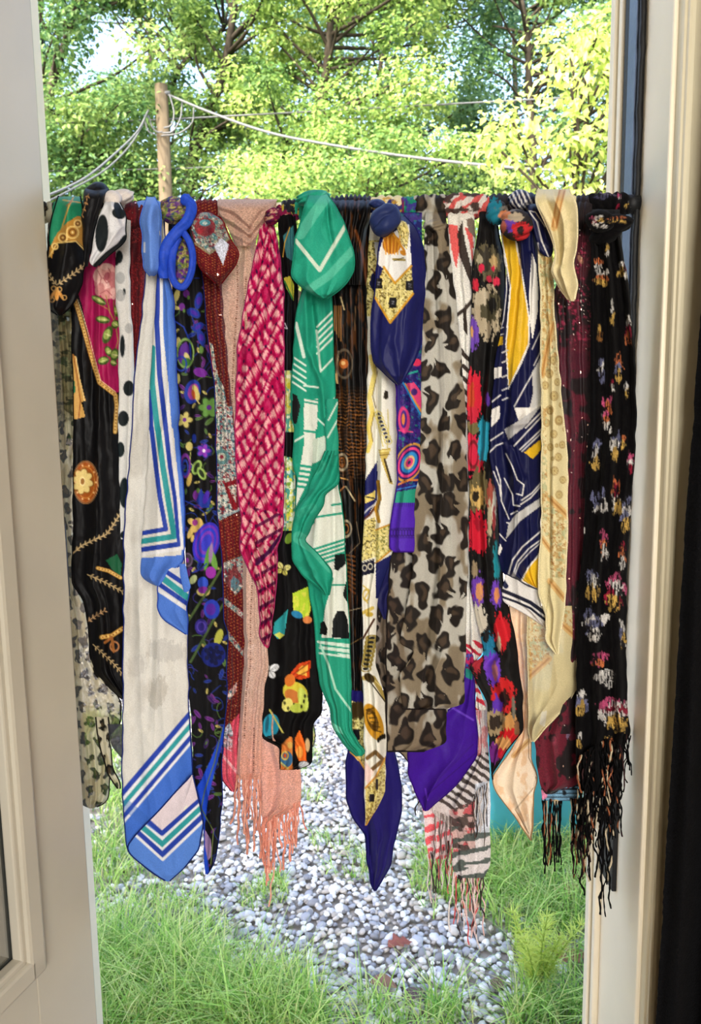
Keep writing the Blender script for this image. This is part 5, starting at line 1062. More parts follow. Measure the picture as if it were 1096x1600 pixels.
# 11 --- emerald green and white
s11 = scarf('emerald green and white scarf with a broad green tail flopped over the rod', 500)
GR = (30, 148, 118); LG = (92, 188, 158); GW = (216, 218, 204)
def p11t(p):
    p.fill((38, 160, 130)); p.noise((24, 136, 108), 14, 22, .52, .6, 5, .2); p.use('B')
    p.line([(620, 350), (700, 230), (790, 110)], 60, (98, 194, 164), .75); p.line([(670, 665), (780, 590), (920, 440)], 46, (98, 194, 164), .75); p.line([(592, 385), (730, 556), (884, 290)], 22, (206, 222, 202))
def green_stripes(p, P0, P1, n, gap, w, c=(206, 222, 206)):
    for i in range(n): p.line([(P0[0], P0[1]+gap*i), (P1[0], P1[1]+gap*i)], w, c)
def p11(p):
    p.fill(GR); p.noise((22, 122, 98), 16, 40, .55, .5, 3, .2); p.use('B')
    green_stripes(p, (715, 880), (815, 780), 5, 38, 11); p.line([(712, 900), (735, 1130)], 12, (206, 222, 206)); p.line([(735, 1135), (815, 1050)], 10, (206, 222, 206))
    p.line([(595, 860), (640, 1050)], 20, (206, 222, 206)); green_stripes(p, (575, 1050), (650, 1100), 5, 36, 11); p.line([(640, 1215), (720, 1225)], 11, (206, 222, 206))
    p.poly([(640, 1290), (720, 1290), (715, 1461), (650, 1480)], GW); p.poly([(575, 1260), (600, 1270), (620, 1330), (600, 1430), (570, 1440)], (20, 22, 22)); green_stripes(p, (640, 1285), (720, 1300), 2, 22, 9, GR); p.line([(770, 1340), (830, 1270)], 9, (206, 222, 206)); p.line([(770, 1390), (830, 1320)], 9, (206, 222, 206))
    p.use('F'); p.poly([(640, -10), (715, -10), (700, 260), (660, 420), (590, 560), (600, 440), (640, 200)], GW); p.line([(635, 120), (712, 130)], 12, GR); p.poly([(690, 170), (760, 150), (800, 260), (690, 310)], (196, 208, 190)); p.line([(715, 50), (770, 100), (770, 150)], 10, (206, 222, 206))
    green_stripes(p, (590, 315), (690, 330), 5, 30, 14, GR); p.line([(570, 190), (640, 150)], 12, (206, 222, 206))
    p.poly([(590, 730), (700, 650), (700, 560), (760, 440), (835, 420), (860, 600), (890, 900), (905, 1480), (720, 1480), (760, 1140), (810, 960), (640, 800)], GW)
    p.line([(700, 615), (870, 590)], 12, GR); p.line([(800, 545), (870, 535)], 11, GR)
    green_stripes(p, (690, 800), (880, 740), 5, 24, 13, GR); p.line([(780, 1002), (900, 1000)], 11, GR); p.poly([(815, 830), (880, 820), (880, 880), (835, 920), (812, 910)], (18, 22, 22)); p.poly([(880, 980), (900, 1000), (900, 1120), (862, 1060)], (18, 22, 22))
    p.poly([(800, 1300), (805, 1200), (830, 1150), (870, 1150), (890, 1200), (900, 1310)], (18, 22, 22)); p.poly([(730, 1280), (735, 1215), (755, 1205), (775, 1250), (770, 1290)], (18, 22, 22)); p.poly([(720, 1300), (905, 1310), (910, 1480), (700, 1480)], (38, 150, 120)); green_stripes(p, (720, 1325), (910, 1345), 4, 30, 12)
    p.use('J'); p.poly([(690, 20), (905, 110), (1010, 640), (700, 680)], (38, 150, 120)); green_stripes(p, (730, 15), (905, 40), 3, 30, 12); p.line([(735, 30), (780, 140), (820, 280), (870, 350), (915, 410), (960, 520)], 13, (170, 214, 190)); p.poly([(800, 470), (850, 500), (865, 540), (800, 510)], (110, 200, 170))
def p11r(p):
    p.fill((34, 152, 124)); p.use('F'); p.line([(610, 730), (700, 790), (800, 900)], 70, (82, 180, 152), .7); p.line([(690, 350), (740, 320)], 60, (70, 170, 142), .6); p.line([(600, 600), (690, 560)], 50, (70, 172, 144), .5); p.noise((24, 126, 100), 10, 14, .55, .5, 6, .15)
panel(s11, 'drape', pts('B', (650, 600), (600, 800), (580, 1000), (570, 1250), (590, 1461), 'F', (568, 50), (575, 280), (600, 400), (592, 560), (580, 700), (575, 860), (660, 970), (700, 1200), (720, 1461), 'J', (735, 250), (790, 400), (802, 500), (860, 590), (940, 662)), pts('B', (800, 600), (806, 1000), (815, 1200), (826, 1461), 'F', (836, 430), (862, 600), (882, 900), (896, 1200), (906, 1461), 'J', (908, 300), (914, 520), (960, 610), (1004, 632), (965, 662)), 40, p11, CREPE, 10, ((1.7, 5, .15, .35), (3.6, 2, .5, .2)), seed=111, tuck=20, tuck_to=30, ridges=((pts('B', (650, 700), (660, 1000), (740, 1200), (760, 1400)), 5, 7), (pts('B', (690, 760), (720, 1100)), 4, -6), (pts('F', (810, 450), (815, 900), (800, 1300)), 4, -5)), hem=((24, 120, 94), .001, 'lr'))
panel(s11, 'ruffle', pts('F', (760, 235), (725, 330), (672, 430), (668, 475), (604, 560), (580, 660), (572, 780), (570, 860), (640, 955), (730, 1020), (765, 1062)), pts('F', (838, 235), (838, 400), (836, 432), (756, 482), (752, 545), (690, 640), (660, 720), (632, 742), (720, 820), (805, 925), (785, 1062)), 60, p11r, CREPE, 6, ((1.6, 5, .1, 1.6),), seed=112, hem=((24, 120, 94), .0012, 'lr'))
panel(s11, 'side_fold', pts('B', (770, 1290), (760, 1461), 'F', (765, 180), (765, 260)), pts('B', (832, 1200), (832, 1461), 'F', (836, 180), (836, 260)), 56, lambda p: (p.fill((36, 150, 122)), p.use('F'), p.line([(775, 160), (832, 60)], 9, (206, 222, 206)), p.line([(780, 60), (832, -40)], 9, (206, 222, 206))), CREPE, 6, ((1, 2, 0, .3),), seed=114)
wrap(s11, 455, 522, p11t, CREPE, 17, .16, 5, 8)
knot(s11, *pt('B', 690, 145), 26, 13, 22, 40, p11t, CREPE, -.15, 5, .28, 2.2, 9)
panel(s11, 'tail', pts('B', (672, 118), (640, 220), (598, 350), (580, 480), (568, 590), (610, 636), (700, 695), (745, 716)), pts('B', (775, 118), (820, 200), (872, 290), (906, 400), (932, 500), (924, 565), (880, 630), (825, 685), (772, 716)), 86, p11t, CREPE, 13, ((.9, 4, .3, .15), (2.1, 2, .2, .3)), seed=113, tuck=22, tuck_to=30, ridges=((pts('B', (770, 150), (780, 280), (800, 400)), 4, -7), (pts('B', (690, 180), (650, 400), (660, 620)), 7, 4)), hem=((28, 130, 104), .0013, 'lr'))

# 12 --- black and brown with gold rings
s12 = scarf('black scarf with rust-brown streaks and gold ring print right of the green one', 555)
def p12(p):
    p.fill((10, 8, 8)); p.noise((86, 48, 20), 3, 26, .60, .8, 5, .08); m = np.clip((p.Y-600)/30, 0, 1)*np.clip((760-p.Y)/40, 0, 1); p.put(m*(np.sin(p.Y*1.15+fbm(p.X/6, p.Y/20, 3)*7) > .35)*(p.S > .08), (150, 92, 40), .8); p.noise((40, 26, 16), 6, 8, .5, .6, 12, .1, m)
    p.use('B'); p.line([(935, 330), (960, 400), (985, 520), (1000, 640)], 16, (110, 60, 28)); p.line([(850, 710), (870, 780)], 8, (196, 170, 120))
    for i in range(4): p.line([(815+12*i, 760), (815+12*i, 900+20*i)], 7, (150, 100, 50))
    p.line([(840, 1020), (825, 1100), (830, 1200)], 9, (170, 140, 96)); p.ring(870, 1090, 46, 80, 9, (90, 76, 60)); p.ell(868, 1090, 26, 28, (176, 92, 36)); p.ell(864, 1086, 12, 12, (226, 176, 110)); p.line([(820, 1150), (830, 1200)], 10, (206, 170, 110)); p.line([(935, 760), (930, 900)], 5, (120, 90, 60))
    p.use('F')
    for (x, y, r) in ((858, 300, 30), (880, 680, 30)): p.ring(x, y, r, r*1.5, 10, (170, 150, 120)); p.ring(x, y, r*.5, r*.8, 7, (140, 84, 40))
    p.line([(880, 440), (930, 520)], 10, (190, 170, 130)); p.line([(840, 470), (870, 440)], 8, (170, 110, 60)); p.line([(850, 390), (890, 400)], 8, (206, 150, 80)); p.line([(940, 640), (960, 760), (900, 820)], 5, (120, 100, 76))
    for i in range(9): p.line([(885+2*i, 830+24*i), (930, 840+26*i)], 12, (130+8*(i % 3), 80, 36), .8)
    p.line([(890, 1150), (975, 1130)], 6, (150, 130, 100)); p.line([(905, 1340), (975, 1300)], 6, (120, 90, 50))
panel(s12, 'drape', pts('B', (780, 300), (760, 700), (790, 1461), 'F', (810, 100), (870, 700), (890, 1100), (905, 1461), 'J', (910, 290)), pts('B', (1040, 300), (1050, 800), (1050, 1461), 'F', (1040, 100), (1000, 900), (978, 1461), 'J', (985, 290)), 12, p12, SATIN, 9, ((2.2, 5, .2, .2), (5.2, 2, .4, .1)), seed=121, tuck=20)
panel(s12, 'gathered_top', pts('B', (795, 150), (800, 250), (850, 450), (870, 640)), pts('B', (1025, 150), (1010, 300), (990, 420), (970, 640)), 30, p12, SATIN, 12, ((4.2, 5, .2, .4),), seed=122, tuck=22, tuck_to=0)
wrap(s12, 516, 584, p12, SATIN, 19, .3, 9, 4)

# 13 --- navy, cream and gold
s13 = scarf('navy silk scarf with cream and gold lattice print and a navy knot', 600)
NV = (30, 32, 98); G2 = (216, 196, 112)
def lattice(p, m, seed=3, dk=(90, 72, 24)):
    p.put(m, (214, 198, 120)); p.noise(dk, 2.2, 2.2, .53, .75, seed, .06, m); p.noise((240, 228, 170), 2.6, 2.6, .60, .7, seed+5, .06, m)
def p13t(p):
    p.fill((22, 25, 84)).use('C')
    p.poly([(190, 560), (240, 400), (400, 320), (412, 570), (310, 692), (238, 600)], (228, 226, 222)); m = p.mpoly([(330, 290), (385, 310), (400, 370), (385, 480), (345, 440), (320, 330)]).astype(float); lattice(p, m, 4)
    p.ell(290, 448, 58, 58, (176, 104, 24)); [p.line([(290+26*i, 395), (290+18*i, 510)], 7, (226, 160, 50)) for i in (-2, -1, 0, 1, 2)]; p.line([(240, 400), (300, 380), (370, 490)], 14, (206, 140, 40)); p.ell(360, 500, 22, 14, (200, 130, 36), .6); p.line([(300, 540), (370, 545)], 14, (150, 130, 60)); p.line([(305, 550), (365, 530)], 5, (60, 50, 20))
    P = [(185, 775), (195, 700), (240, 590), (310, 692), (412, 585), (424, 755), (350, 850), (280, 938)]; m = p.mpoly(P).astype(float); lattice(p, m, 7); p.line([(240, 588), (310, 690), (412, 582)], 13, (206, 148, 36)); p.line([(186, 780), (280, 938), (424, 755)], 13, (206, 148, 36))
    p.line([(250, 740), (360, 740)], 6, (240, 224, 150)); p.line([(260, 660), (262, 840)], 6, (240, 224, 150)); p.line([(345, 670), (345, 850)], 6, (240, 224, 150))
    for (x, y) in ((297, 812), (404, 705), (208, 692)): p.poly([(x-24, y-30), (x+24, y-34), (x+22, y+32), (x-26, y+32)], (20, 18, 22)); p.line([(x-8, y-10), (x+8, y-8), (x-6, y+8), (x+8, y+10)], 4, (120, 120, 130))
def p13(p):
    p.fill((228, 224, 210)).use('C'); m = p.mpoly([(120, 420), (230, 420), (200, 600), (180, 760), (160, 900), (120, 900)]).astype(float); lattice(p, m, 9, (60, 50, 20)); p.poly([(180, 430), (230, 430), (245, 560), (215, 600), (190, 520)], (226, 226, 230)); p.poly([(160, 640), (200, 600), (230, 700), (190, 760), (150, 700)], (24, 26, 70)); p.line([(165, 600), (200, 650), (215, 720)], 9, (90, 50, 30))
    p.line([(160, 1150), (185, 1250), (150, 1400), (170, 1500), (140, 1600)], 30, (226, 206, 116)); p.line([(178, 1150), (200, 1250), (170, 1390), (190, 1470)], 5, (110, 90, 40)); p.ell(255, 1390, 16, 26, (40, 34, 24), rag=.4); p.line([(195, 1120), (195, 1600)], 4, (170, 160, 140))
    p.use('G'); p.line([(170, 20), (145, 120), (160, 200), (140, 260)], 26, (226, 202, 100)); p.line([(180, 20), (160, 120), (172, 200)], 5, (120, 96, 40))
    for i in range(8): p.ring(205+9*i, -120+32*i if False else 30+24*i, 22, 18, 6, (206, 190, 110)); p.ell(205+9*i, 30+24*i, 12, 10, (30, 34, 70))
    p.line([(265, 0), (270, 120), (262, 240)], 7, (206, 190, 110)); p.line([(195, 0), (205, 100), (235, 230)], 7, (206, 190, 110))
    p.poly([(205, 250), (285, 240), (270, 290), (245, 320), (300, 470), (275, 460), (225, 320)], (196, 170, 84)); p.line([(245, 310), (285, 450)], 12, (60, 44, 20)); p.line([(210, 262), (282, 255)], 6, (240, 226, 150)); p.line([(215, 285), (275, 280)], 5, (110, 84, 30))
    p.poly([(110, 460), (200, 320), (200, 560), (130, 680), (110, 680)], (28, 32, 92)); p.poly([(120, 540), (165, 520), (190, 500), (185, 560), (120, 590)], (226, 204, 110)); p.line([(130, 545), (180, 555)], 8, (30, 30, 40)); p.line([(110, 690), (150, 660), (185, 610)], 14, (84, 40, 24)); p.line([(115, 650), (145, 620), (185, 590)], 8, (206, 206, 206))
    p.line([(205, 450), (215, 560), (190, 620), (210, 700)], 22, (190, 140, 40)); p.line([(212, 460), (222, 560), (200, 640)], 5, (80, 54, 16))
    m = p.mpoly([(100, 700), (190, 670), (190, 920), (100, 950)]).astype(float); lattice(p, m, 12, (70, 60, 30)); m = p.mpoly([(190, 750), (290, 710), (280, 880), (190, 960)]).astype(float); lattice(p, m, 14, (110, 110, 50)); p.line([(190, 752), (285, 715)], 10, (196, 140, 40)); p.line([(190, 960), (285, 880)], 10, (196, 140, 40))
    p.poly([(100, 955), (182, 930), (182, 1020), (100, 1040)], (24, 24, 44)); p.ring(120, 990, 14, 18, 6, (214, 206, 180)); p.ring(155, 980, 14, 18, 6, (214, 206, 180)); p.line([(100, 960), (182, 935)], 4, (206, 200, 180)); p.poly([(190, 960), (300, 900), (300, 1200), (190, 1180)], (28, 32, 86))
    p.line([(110, 1100), (150, 1130), (120, 1180), (140, 1210)], 8, (206, 180, 90)); p.ring(130, 1160, 20, 34, 7, (196, 170, 80)); p.line([(110, 1270), (170, 1240)], 22, (206, 180, 90)); p.ell(150, 1280, 24, 16, (190, 160, 60)); p.line([(105, 1440), (180, 1310)], 12, (70, 40, 24))
    for i in range(7): p.ring(160-5*i, 1430+26*i, 30, 18, 6, (150, 130, 60)); p.ell(160-5*i, 1430+26*i, 18, 9, (36, 34, 30))
    p.use('K')
    for i in range(8): p.ring(125-5*i+12, -10+22*i, 24, 14, 5, (150, 130, 60)); p.ell(135-5*i, -10+22*i, 13, 7, (36, 34, 30))
    p.line([(90, 190), (140, 190), (200, 290)], 22, (170, 146, 76)); p.line([(110, 190), (200, 310)], 6, (50, 40, 20)); p.line([(130, 185), (205, 260)], 5, (226, 206, 130)); p.ell(120, 190, 30, 20, (60, 46, 20), .7)
    p.ell(140, 410, 44, 96, (196, 142, 36), -.35); p.ell(135, 400, 26, 60, (96, 66, 20), -.35); p.ell(128, 390, 16, 30, (216, 160, 50), -.35); [p.line([(104+8*i, 350+20*i), (140+8*i, 340+24*i)], 5, (60, 42, 14)) for i in range(6)]; [p.ell(165+10*i, 500-12*i+i*i*2, 7, 13, (30, 26, 18)) for i in range(4)]
    p.line([(110, 590), (150, 560), (190, 600), (130, 650)], 20, (120, 90, 50)); p.poly([(95, 600), (140, 660), (115, 720), (90, 690)], (236, 206, 196))
    m = p.mpoly([(200, 580), (200, 790), (150, 860), (100, 930), (100, 740), (150, 690)]).astype(float); lattice(p, m, 17, (120, 90, 40)); p.line([(100, 740), (150, 685), (200, 590)], 9, (206, 148, 60)); p.line([(100, 930), (160, 850), (200, 780)], 8, (206, 148, 60)); p.poly([(120, 772), (145, 768), (145, 808), (120, 812)], (40, 34, 40)); p.line([(158, 700), (158, 745)], 12, (40, 34, 40))
def p13l(p):
    p.fill((28, 22, 92)).use('K'); m = p.mpoly([(25, 300), (95, 330), (100, 640), (60, 600), (25, 560)]).astype(float); lattice(p, m, 21, (70, 56, 20)); p.poly([(36, 450), (72, 446), (72, 500), (38, 506)], (20, 18, 26)); p.ell(60, 350, 50, 44, (60, 44, 20), rag=.4); p.line([(25, 560), (70, 600), (100, 650)], 9, (206, 148, 60)); p.line([(70, 180), (90, 260)], 14, (30, 26, 20))
panel(s13, 'lower_drape', pts('K', (24, 250), (22, 400), (20, 520), (4, 620), (2, 800), (40, 890), (98, 965), (112, 1120), (130, 1225), (146, 1254)), pts('K', (210, 250), (215, 450), (240, 540), (262, 620), (280, 760), (280, 850), (240, 1020), (228, 1120), (152, 1254)), 6, p13l, SATIN, 10, ((1.4, 7, .15, .3), (3.1, 2, .3, .2)), seed=133, hem=((24, 24, 80), .0013, 'lr'), ridges=((pts('K', (105, 800), (115, 1000), (140, 1240)), 4, -6),))
panel(s13, 'drape', pts('C', (150, 380), (130, 800), (140, 1100), (135, 1600), 'G', (120, 500), (105, 900), (100, 1600), 'K', (86, 100), (90, 300), (95, 600), (98, 928)), pts('C', (340, 380), (340, 900), (345, 1600), 'G', (340, 400), (330, 700), (300, 900), (200, 1180), (190, 1600), 'K', (200, 300), (204, 500), (198, 760), (150, 860), (106, 928)), 29, p13, SILK, 9, ((1.6, 4.5, .1, .2),), seed=131, tuck=20, ridges=((pts('C', (195, 1000), (195, 1600), 'G', (190, 400), (188, 1000)), 3, -6),))
panel(s13, 'side_fold', pts('G', (185, 880), (186, 1190), (240, 1310)), pts('G', (330, 880), (300, 1100), (256, 1310)), 22, lambda p: p.fill((26, 26, 76)), SATIN, 5, ((1, 3, .1, .2),), seed=134)
wrap(s13, 576, 634, lambda p: (p.fill((222, 208, 160)), p.noise((40, 44, 104), 12, 9, .5, 1, 3, .03), p.noise((196, 150, 50), 5, 5, .6, .9, 8, .05)), SILK, 18, .18, 4, 7)
panel(s13, 'tail', pts('C', (270, 270), (215, 420), (195, 600), (180, 760), (160, 880), (165, 1080), (172, 1185), (250, 1260), (325, 1326)), pts('C', (370, 270), (440, 340), (478, 440), (498, 650), (484, 900), (470, 1080), (418, 1200), (375, 1280), (345, 1326)), 72, p13t, SATIN, 13, ((1.2, 5, .35, .25), (2.6, 2, .2, .2)), seed=132, tuck=20, tuck_to=40, ridges=((pts('C', (330, 850), (310, 1050), (340, 1300)), 6, 4),), hem=((24, 26, 84), .0012, 'lr'))
knot(s13, *pt('C', 250, 295), 21, 28, 18, 84, lambda p: p.fill((34, 46, 92)), SATIN, .45, 3, .42, 1.0, 11)
knot(s13, *pt('C', 200, 195), 12, 8, 14, 40, lambda p: p.fill((34, 46, 94)), SATIN, .1, 3, .3, 1.0, 12)

# 14 --- purple paisley
s14 = scarf('purple scarf with blue and pink paisley print hanging behind the leopard scarf', 640)
def eye(p, x, y, rx, ry, rot=0.0):
    for f, c in ((1.0, (196, 140, 60)), (.88, (40, 26, 96)), (.78, (216, 60, 120)), (.64, (34, 30, 110)), (.54, (40, 130, 190)), (.36, (206, 170, 120)), (.24, (206, 50, 110)), (.1, (30, 30, 80))): p.ell(x, y, rx*f, ry*f, c, rot)
    for a in np.arange(0, 6.28, .5): p.ell(x+rx*.94*math.cos(a+rot), y+ry*.94*math.sin(a+rot), 5, 5, (60, 30, 60))
def p14(p):
    p.fill((28, 24, 92)); p.noise((40, 84, 150), 4, 4, .60, .8, 3, .05); p.noise((70, 28, 116), 6, 6, .56, .8, 6, .05); p.noise((34, 120, 104), 5, 5, .68, .8, 9, .04)
    p.use('C'); p.poly([(240, 850), (340, 850), (345, 1300), (335, 1620), (240, 1620)], (34, 22, 104)); p.ell(445, 1185, 30, 24, (216, 50, 90)); p.line([(380, 1260), (450, 1240)], 12, (40, 160, 140)); p.poly([(370, 1320), (430, 1310), (475, 1370), (475, 1490), (440, 1440)], (206, 60, 110)); p.line([(372, 1320), (440, 1440), (475, 1490)], 14, (196, 130, 60)); p.line([(360, 1310), (430, 1440), (470, 1510)], 10, (40, 130, 190)); p.ell(430, 1370, 20, 22, (60, 30, 100)); p.ell(360, 1540, 30, 80, (206, 50, 110)); p.ell(358, 1540, 18, 56, (120, 40, 140)); p.ell(352, 1530, 8, 26, (206, 150, 60))
    p.use('G'); p.ell(370, 70, 34, 80, (206, 60, 120)); p.ell(365, 60, 20, 56, (60, 30, 120)); p.ell(362, 60, 11, 36, (206, 120, 60)); p.line([(335, 130), (420, 140)], 9, (216, 60, 120)); eye(p, 400, 330, 84, 130, .45)
    p.line([(325, 470), (400, 440), (470, 440)], 12, (206, 120, 60)); p.line([(320, 500), (470, 470)], 8, (50, 120, 200)); p.poly([(290, 520), (470, 490), (460, 590), (290, 585)], (36, 146, 120)); p.poly([(250, 580), (470, 580), (470, 930), (250, 930)], (78, 36, 170)); p.line([(280, 745), (440, 740)], 4, (40, 20, 90)); p.line([(275, 798), (440, 800)], 4, (40, 20, 90))
    for i in range(9): p.ring(290+18*i, 770, 10, 20, 4, (44, 22, 100))
    for i in range(12): p.line([(300+12*i, 582), (300+12*i, 605)], 4, (50, 30, 120))
def p14l(p):
    p.fill((58, 18, 132)).use('K'); p.poly([(590, -10), (650, -10), (650, 170), (595, 180)], (90, 24, 80)); p.noise((190, 40, 90), 5, 5, .5, .9, 3, .06, (p.Y < 1050)*1.0); p.noise((44, 90, 170), 5, 5, .6, .9, 6, .06, (p.Y < 1054)*1.0); p.poly([(600, 140), (640, 150), (635, 200), (600, 185)], (30, 120, 110))
    p.line([(420, 740), (640, 520)], 4, (44, 16, 96)); p.line([(390, 790), (660, 560)], 4, (44, 16, 96)); p.line([(400, 745), (560, 590), (640, 480)], 30, (56, 20, 124), .6); p.line([(520, 330), (640, 400)], 10, (100, 60, 180)); p.line([(400, 745), (410, 800)], 8, (96, 50, 180))
panel(s14, 'lower_drape', pts('K', (598, -60), (598, 200), (560, 320), (420, 420), (310, 560), (318, 680), (355, 770), (396, 856)), pts('K', (646, -60), (650, 350), (662, 470), (658, 575), (560, 720), (480, 790), (408, 856)), 14, p14l, SILK, 8, ((1.2, 4, .1, .2),), seed=142, hem=((50, 16, 110), .0013, 'lr'))
panel(s14, 'strip', pts('C', (270, 900), (290, 1200), (320, 1340), (328, 1600), 'G', (326, 480), (306, 580), (285, 740), (270, 872), (300, 888)), pts('C', (485, 1000), (474, 1300), (474, 1600), 'G', (466, 400), (436, 520), (434, 700), (432, 896)), 46, p14, SILK, 7, ((1.3, 3.5, .2, .2),), seed=141, tuck=20, tuck_to=35, hem=((60, 24, 130), .0012, 'lb'))
wrap(s14, 624, 654, lambda p: (p.fill((22, 128, 96)), p.put(p.X < 632, (110, 30, 70)), p.noise((60, 40, 130), 9, 9, .58, .9, 5, .04)), SILK, 17, .12, 3, 5)

# 15 --- big leopard
s15 = scarf('wide leopard-print chiffon scarf in the middle with straight dark hems', 690)
def p15(p): p.leopard(33, (176, 172, 160), (122, 108, 86), (36, 31, 27), (78, 63, 49), 23, 1.3, 1.0)
def p15b(p): p.leopard(31, (160, 154, 140), (114, 98, 78), (34, 28, 25), (72, 56, 45), 31, 1.3, 1.10)
panel(s15, 'back_layer', pts('G', (400, 500), (380, 840), (280, 900), (275, 1100), (262, 1250), (258, 1600), 'K', (206, 300), (208, 556)), pts('G', (640, 500), (640, 1600), 'K', (512, 300), (504, 522), (420, 548), (400, 556)), 24, p15b, VOILE, 7, ((1.4, 4.5, .2, .2), (3.2, 1.5, .2, .3)), seed=152, hem=((34, 28, 26), .0013, 'lb'))
panel(s15, 'side_layer', pts('G', (180, 1050), (185, 1300), (185, 1600), 'K', (190, 250), (196, 545)), pts('G', (320, 1050), (300, 1300), (300, 1600), 'K', (250, 250), (235, 545)), 14, lambda p: (p.leopard(26, (120, 110, 100), (90, 76, 62), (26, 22, 20), (60, 46, 38), 41, 1.25, 1.05)), VOILE, 5, ((1.5, 4, .1, .2),), seed=155)
panel(s15, 'lower_corner', pts('K', (205, 520), (280, 560), (330, 625)), pts('K', (370, 520), (362, 610), (350, 634)), 12, p15b, VOILE, 4, ((1, 2, 0, 0),), seed=154, hem=((34, 28, 26), .0013, 'lr'))
panel(s15, 'drape', pts('C', (500, 330), (478, 700), (462, 1600), 'G', (440, 400), (415, 600), (420, 1000), (440, 1500), 'K', (270, 30), (272, 170), (285, 345)), pts('C', (635, 330), (692, 800), (722, 1100), (752, 1500), 'G', (766, 500), (766, 1000), (748, 1600), 'K', (602, 60), (596, 322), (560, 338), (500, 345)), 37, p15, VOILE, 10, ((1.5, 5, .05, .25), (3.6, 1.8, .4, .2)), seed=151, tuck=14, tuck_to=26, hem=((34, 28, 26), .0013, 'b'), ridges=((pts('C', (600, 340), (660, 900), (680, 1500)), 5, -4),))
wrap(s15, 645, 702, p15, VOILE, 19, .18, 4, 12, slant=.5)
knot(s15, *pt('C', 565, 335), 19, 12, 18, 30, p15, VOILE, .05, 5, .22, 1.6, 13)

# 16 --- white, coral and black zebra stripes, long fringe
s16 = scarf('white scarf with coral and black zebra stripes and a long knotted fringe', 725)
def zebra(p, c1, c2, seed, sx=10, sy=26, th=.12, m=None, freq=.28, tilt=.5):
    m = np.ones(len(p.X)) if m is None else m
    ph = (p.Y+tilt*p.X)*freq+2.6*(fbm(p.X/sx, p.Y/sy, seed)-.5)*2
    p.put(m*np.clip((np.sin(ph)-th-.35*(fbm(p.X/8, p.Y/30, seed+3)-.5))/.15, 0, 1), c1, .95)
def p16(p):
    p.fill((222, 216, 204)).use('C'); CO = (216, 92, 88); BR = (62, 52, 46)
    p.poly([(640, 320), (700, 330), (720, 420), (695, 600), (670, 520)], CO); p.poly([(745, 340), (790, 350), (806, 480), (780, 450)], CO); p.line([(780, 420), (800, 560)], 12, CO); p.poly([(700, 380), (730, 300), (745, 420), (790, 600), (795, 720), (760, 640), (715, 520)], BR); p.poly([(755, 290), (790, 280), (840, 340), (820, 420), (770, 360)], (120, 104, 92))
    p.line([(690, 895), (750, 850), (800, 790)], 22, BR); p.poly([(735, 870), (755, 810), (765, 1020), (740, 980)], BR); p.poly([(715, 1080), (740, 1110), (775, 1180), (745, 1160)], BR)
    for i in range(6): p.line([(735, 1130+75*i), (765, 1160+75*i), (790, 1180+76*i)], 24, BR)
    p.use('K'); zebra(p, (196, 44, 60), None, 8, m=(p.Y > 1000)*(p.Y < 1120)*1.0, freq=.42, tilt=-.5)
def p16w(p): p.fill((226, 216, 206)); zebra(p, (212, 88, 84), None, 3, 14, 9, -.1, freq=.2, tilt=1.2); p.noise((70, 56, 50), 14, 8, .56, .95, 9, .04)
def p16l(p):
    p.fill((214, 204, 200)); p.use('K'); m = p.mpoly([(440, 600), (730, 560), (730, 760), (520, 860), (440, 800)]).astype(float); zebra(p, (72, 62, 58), None, 4, 16, 20, -.05, m, .44, -.75)
    m = p.mpoly([(520, 850), (650, 800), (650, 1060), (520, 1060)]).astype(float); p.put(m, (206, 160, 150), .7); p.noise((196, 70, 76), 8, 10, .55, .8, 5, .06, m); p.noise((76, 64, 60), 9, 7, .55, .9, 11, .05, m)
    m = p.mpoly([(520, 930), (740, 930), (740, 1220), (520, 1220)]).astype(float); zebra(p, (84, 92, 86), None, 14, 24, 8, .1, m, .30, .25); m2 = p.mpoly([(650, 720), (740, 700), (740, 960), (650, 960)]).astype(float); p.put(m2, (214, 218, 226), .8)
    p.use('K'); m3 = p.mpoly([(630, 300), (720, 330), (720, 560), (640, 590)]).astype(float); p.noise((206, 110, 110), 5, 12, .55, .6, 4, .06, m3)
def p16p(p): p.fill((232, 206, 202)); zebra(p, (226, 86, 92), None, 5, 12, 10, -.15, None, .33, .35); 
panel(s16, 'drape', pts('C', (640, 320), (650, 500), (700, 900), (745, 1500), 'G', (755, 300), (765, 1000), (745, 1500), 'K', (640, 60), (655, 350)), pts('C', (812, 320), (806, 700), (800, 1100), (785, 1600), 'G', (790, 1000), (790, 1600), 'K', (690, 60), (705, 350)), 20, p16, GAUZE, 8, ((1.5, 4, .1, .3),), seed=161, tuck=14)
panel(s16, 'pink_end', pts('K', (370, 760), (398, 900), (402, 1020), (418, 1095)), pts('K', (530, 760), (545, 900), (545, 1020), (500, 1095)), -2, p16p, GAUZE, 6, ((1.6, 4, .1, .2),), seed=163)
panel(s16, 'lower_drape', pts('K', (640, 300), (655, 560), (520, 740), (440, 800), (430, 860), (520, 930), (540, 1000), (535, 1130), (560, 1190)), pts('K', (706, 300), (716, 560), (722, 700), (726, 1000), (722, 1130), (690, 1190)), 8, p16l, GAUZE, 9, ((1.6, 5, .2, .3), (3.6, 2, .1, .2)), seed=162)
wrap(s16, 690, 765, p16w, GAUZE, 20, .22, 6, 5, slant=.6)
fringe(s16, pts('K', (540, 1170), (580, 1190), (640, 1200)), 8, 78, [(236, 196, 190), (214, 90, 90), (230, 220, 214), (60, 50, 50)], rad=.0010, wig=7, seed=164, n=16)
fringe(s16, pts('K', (640, 1200), (690, 1180)), 8, 80, [(236, 196, 190), (214, 90, 90), (60, 50, 50)], rad=.0010, wig=8, seed=165, n=9)
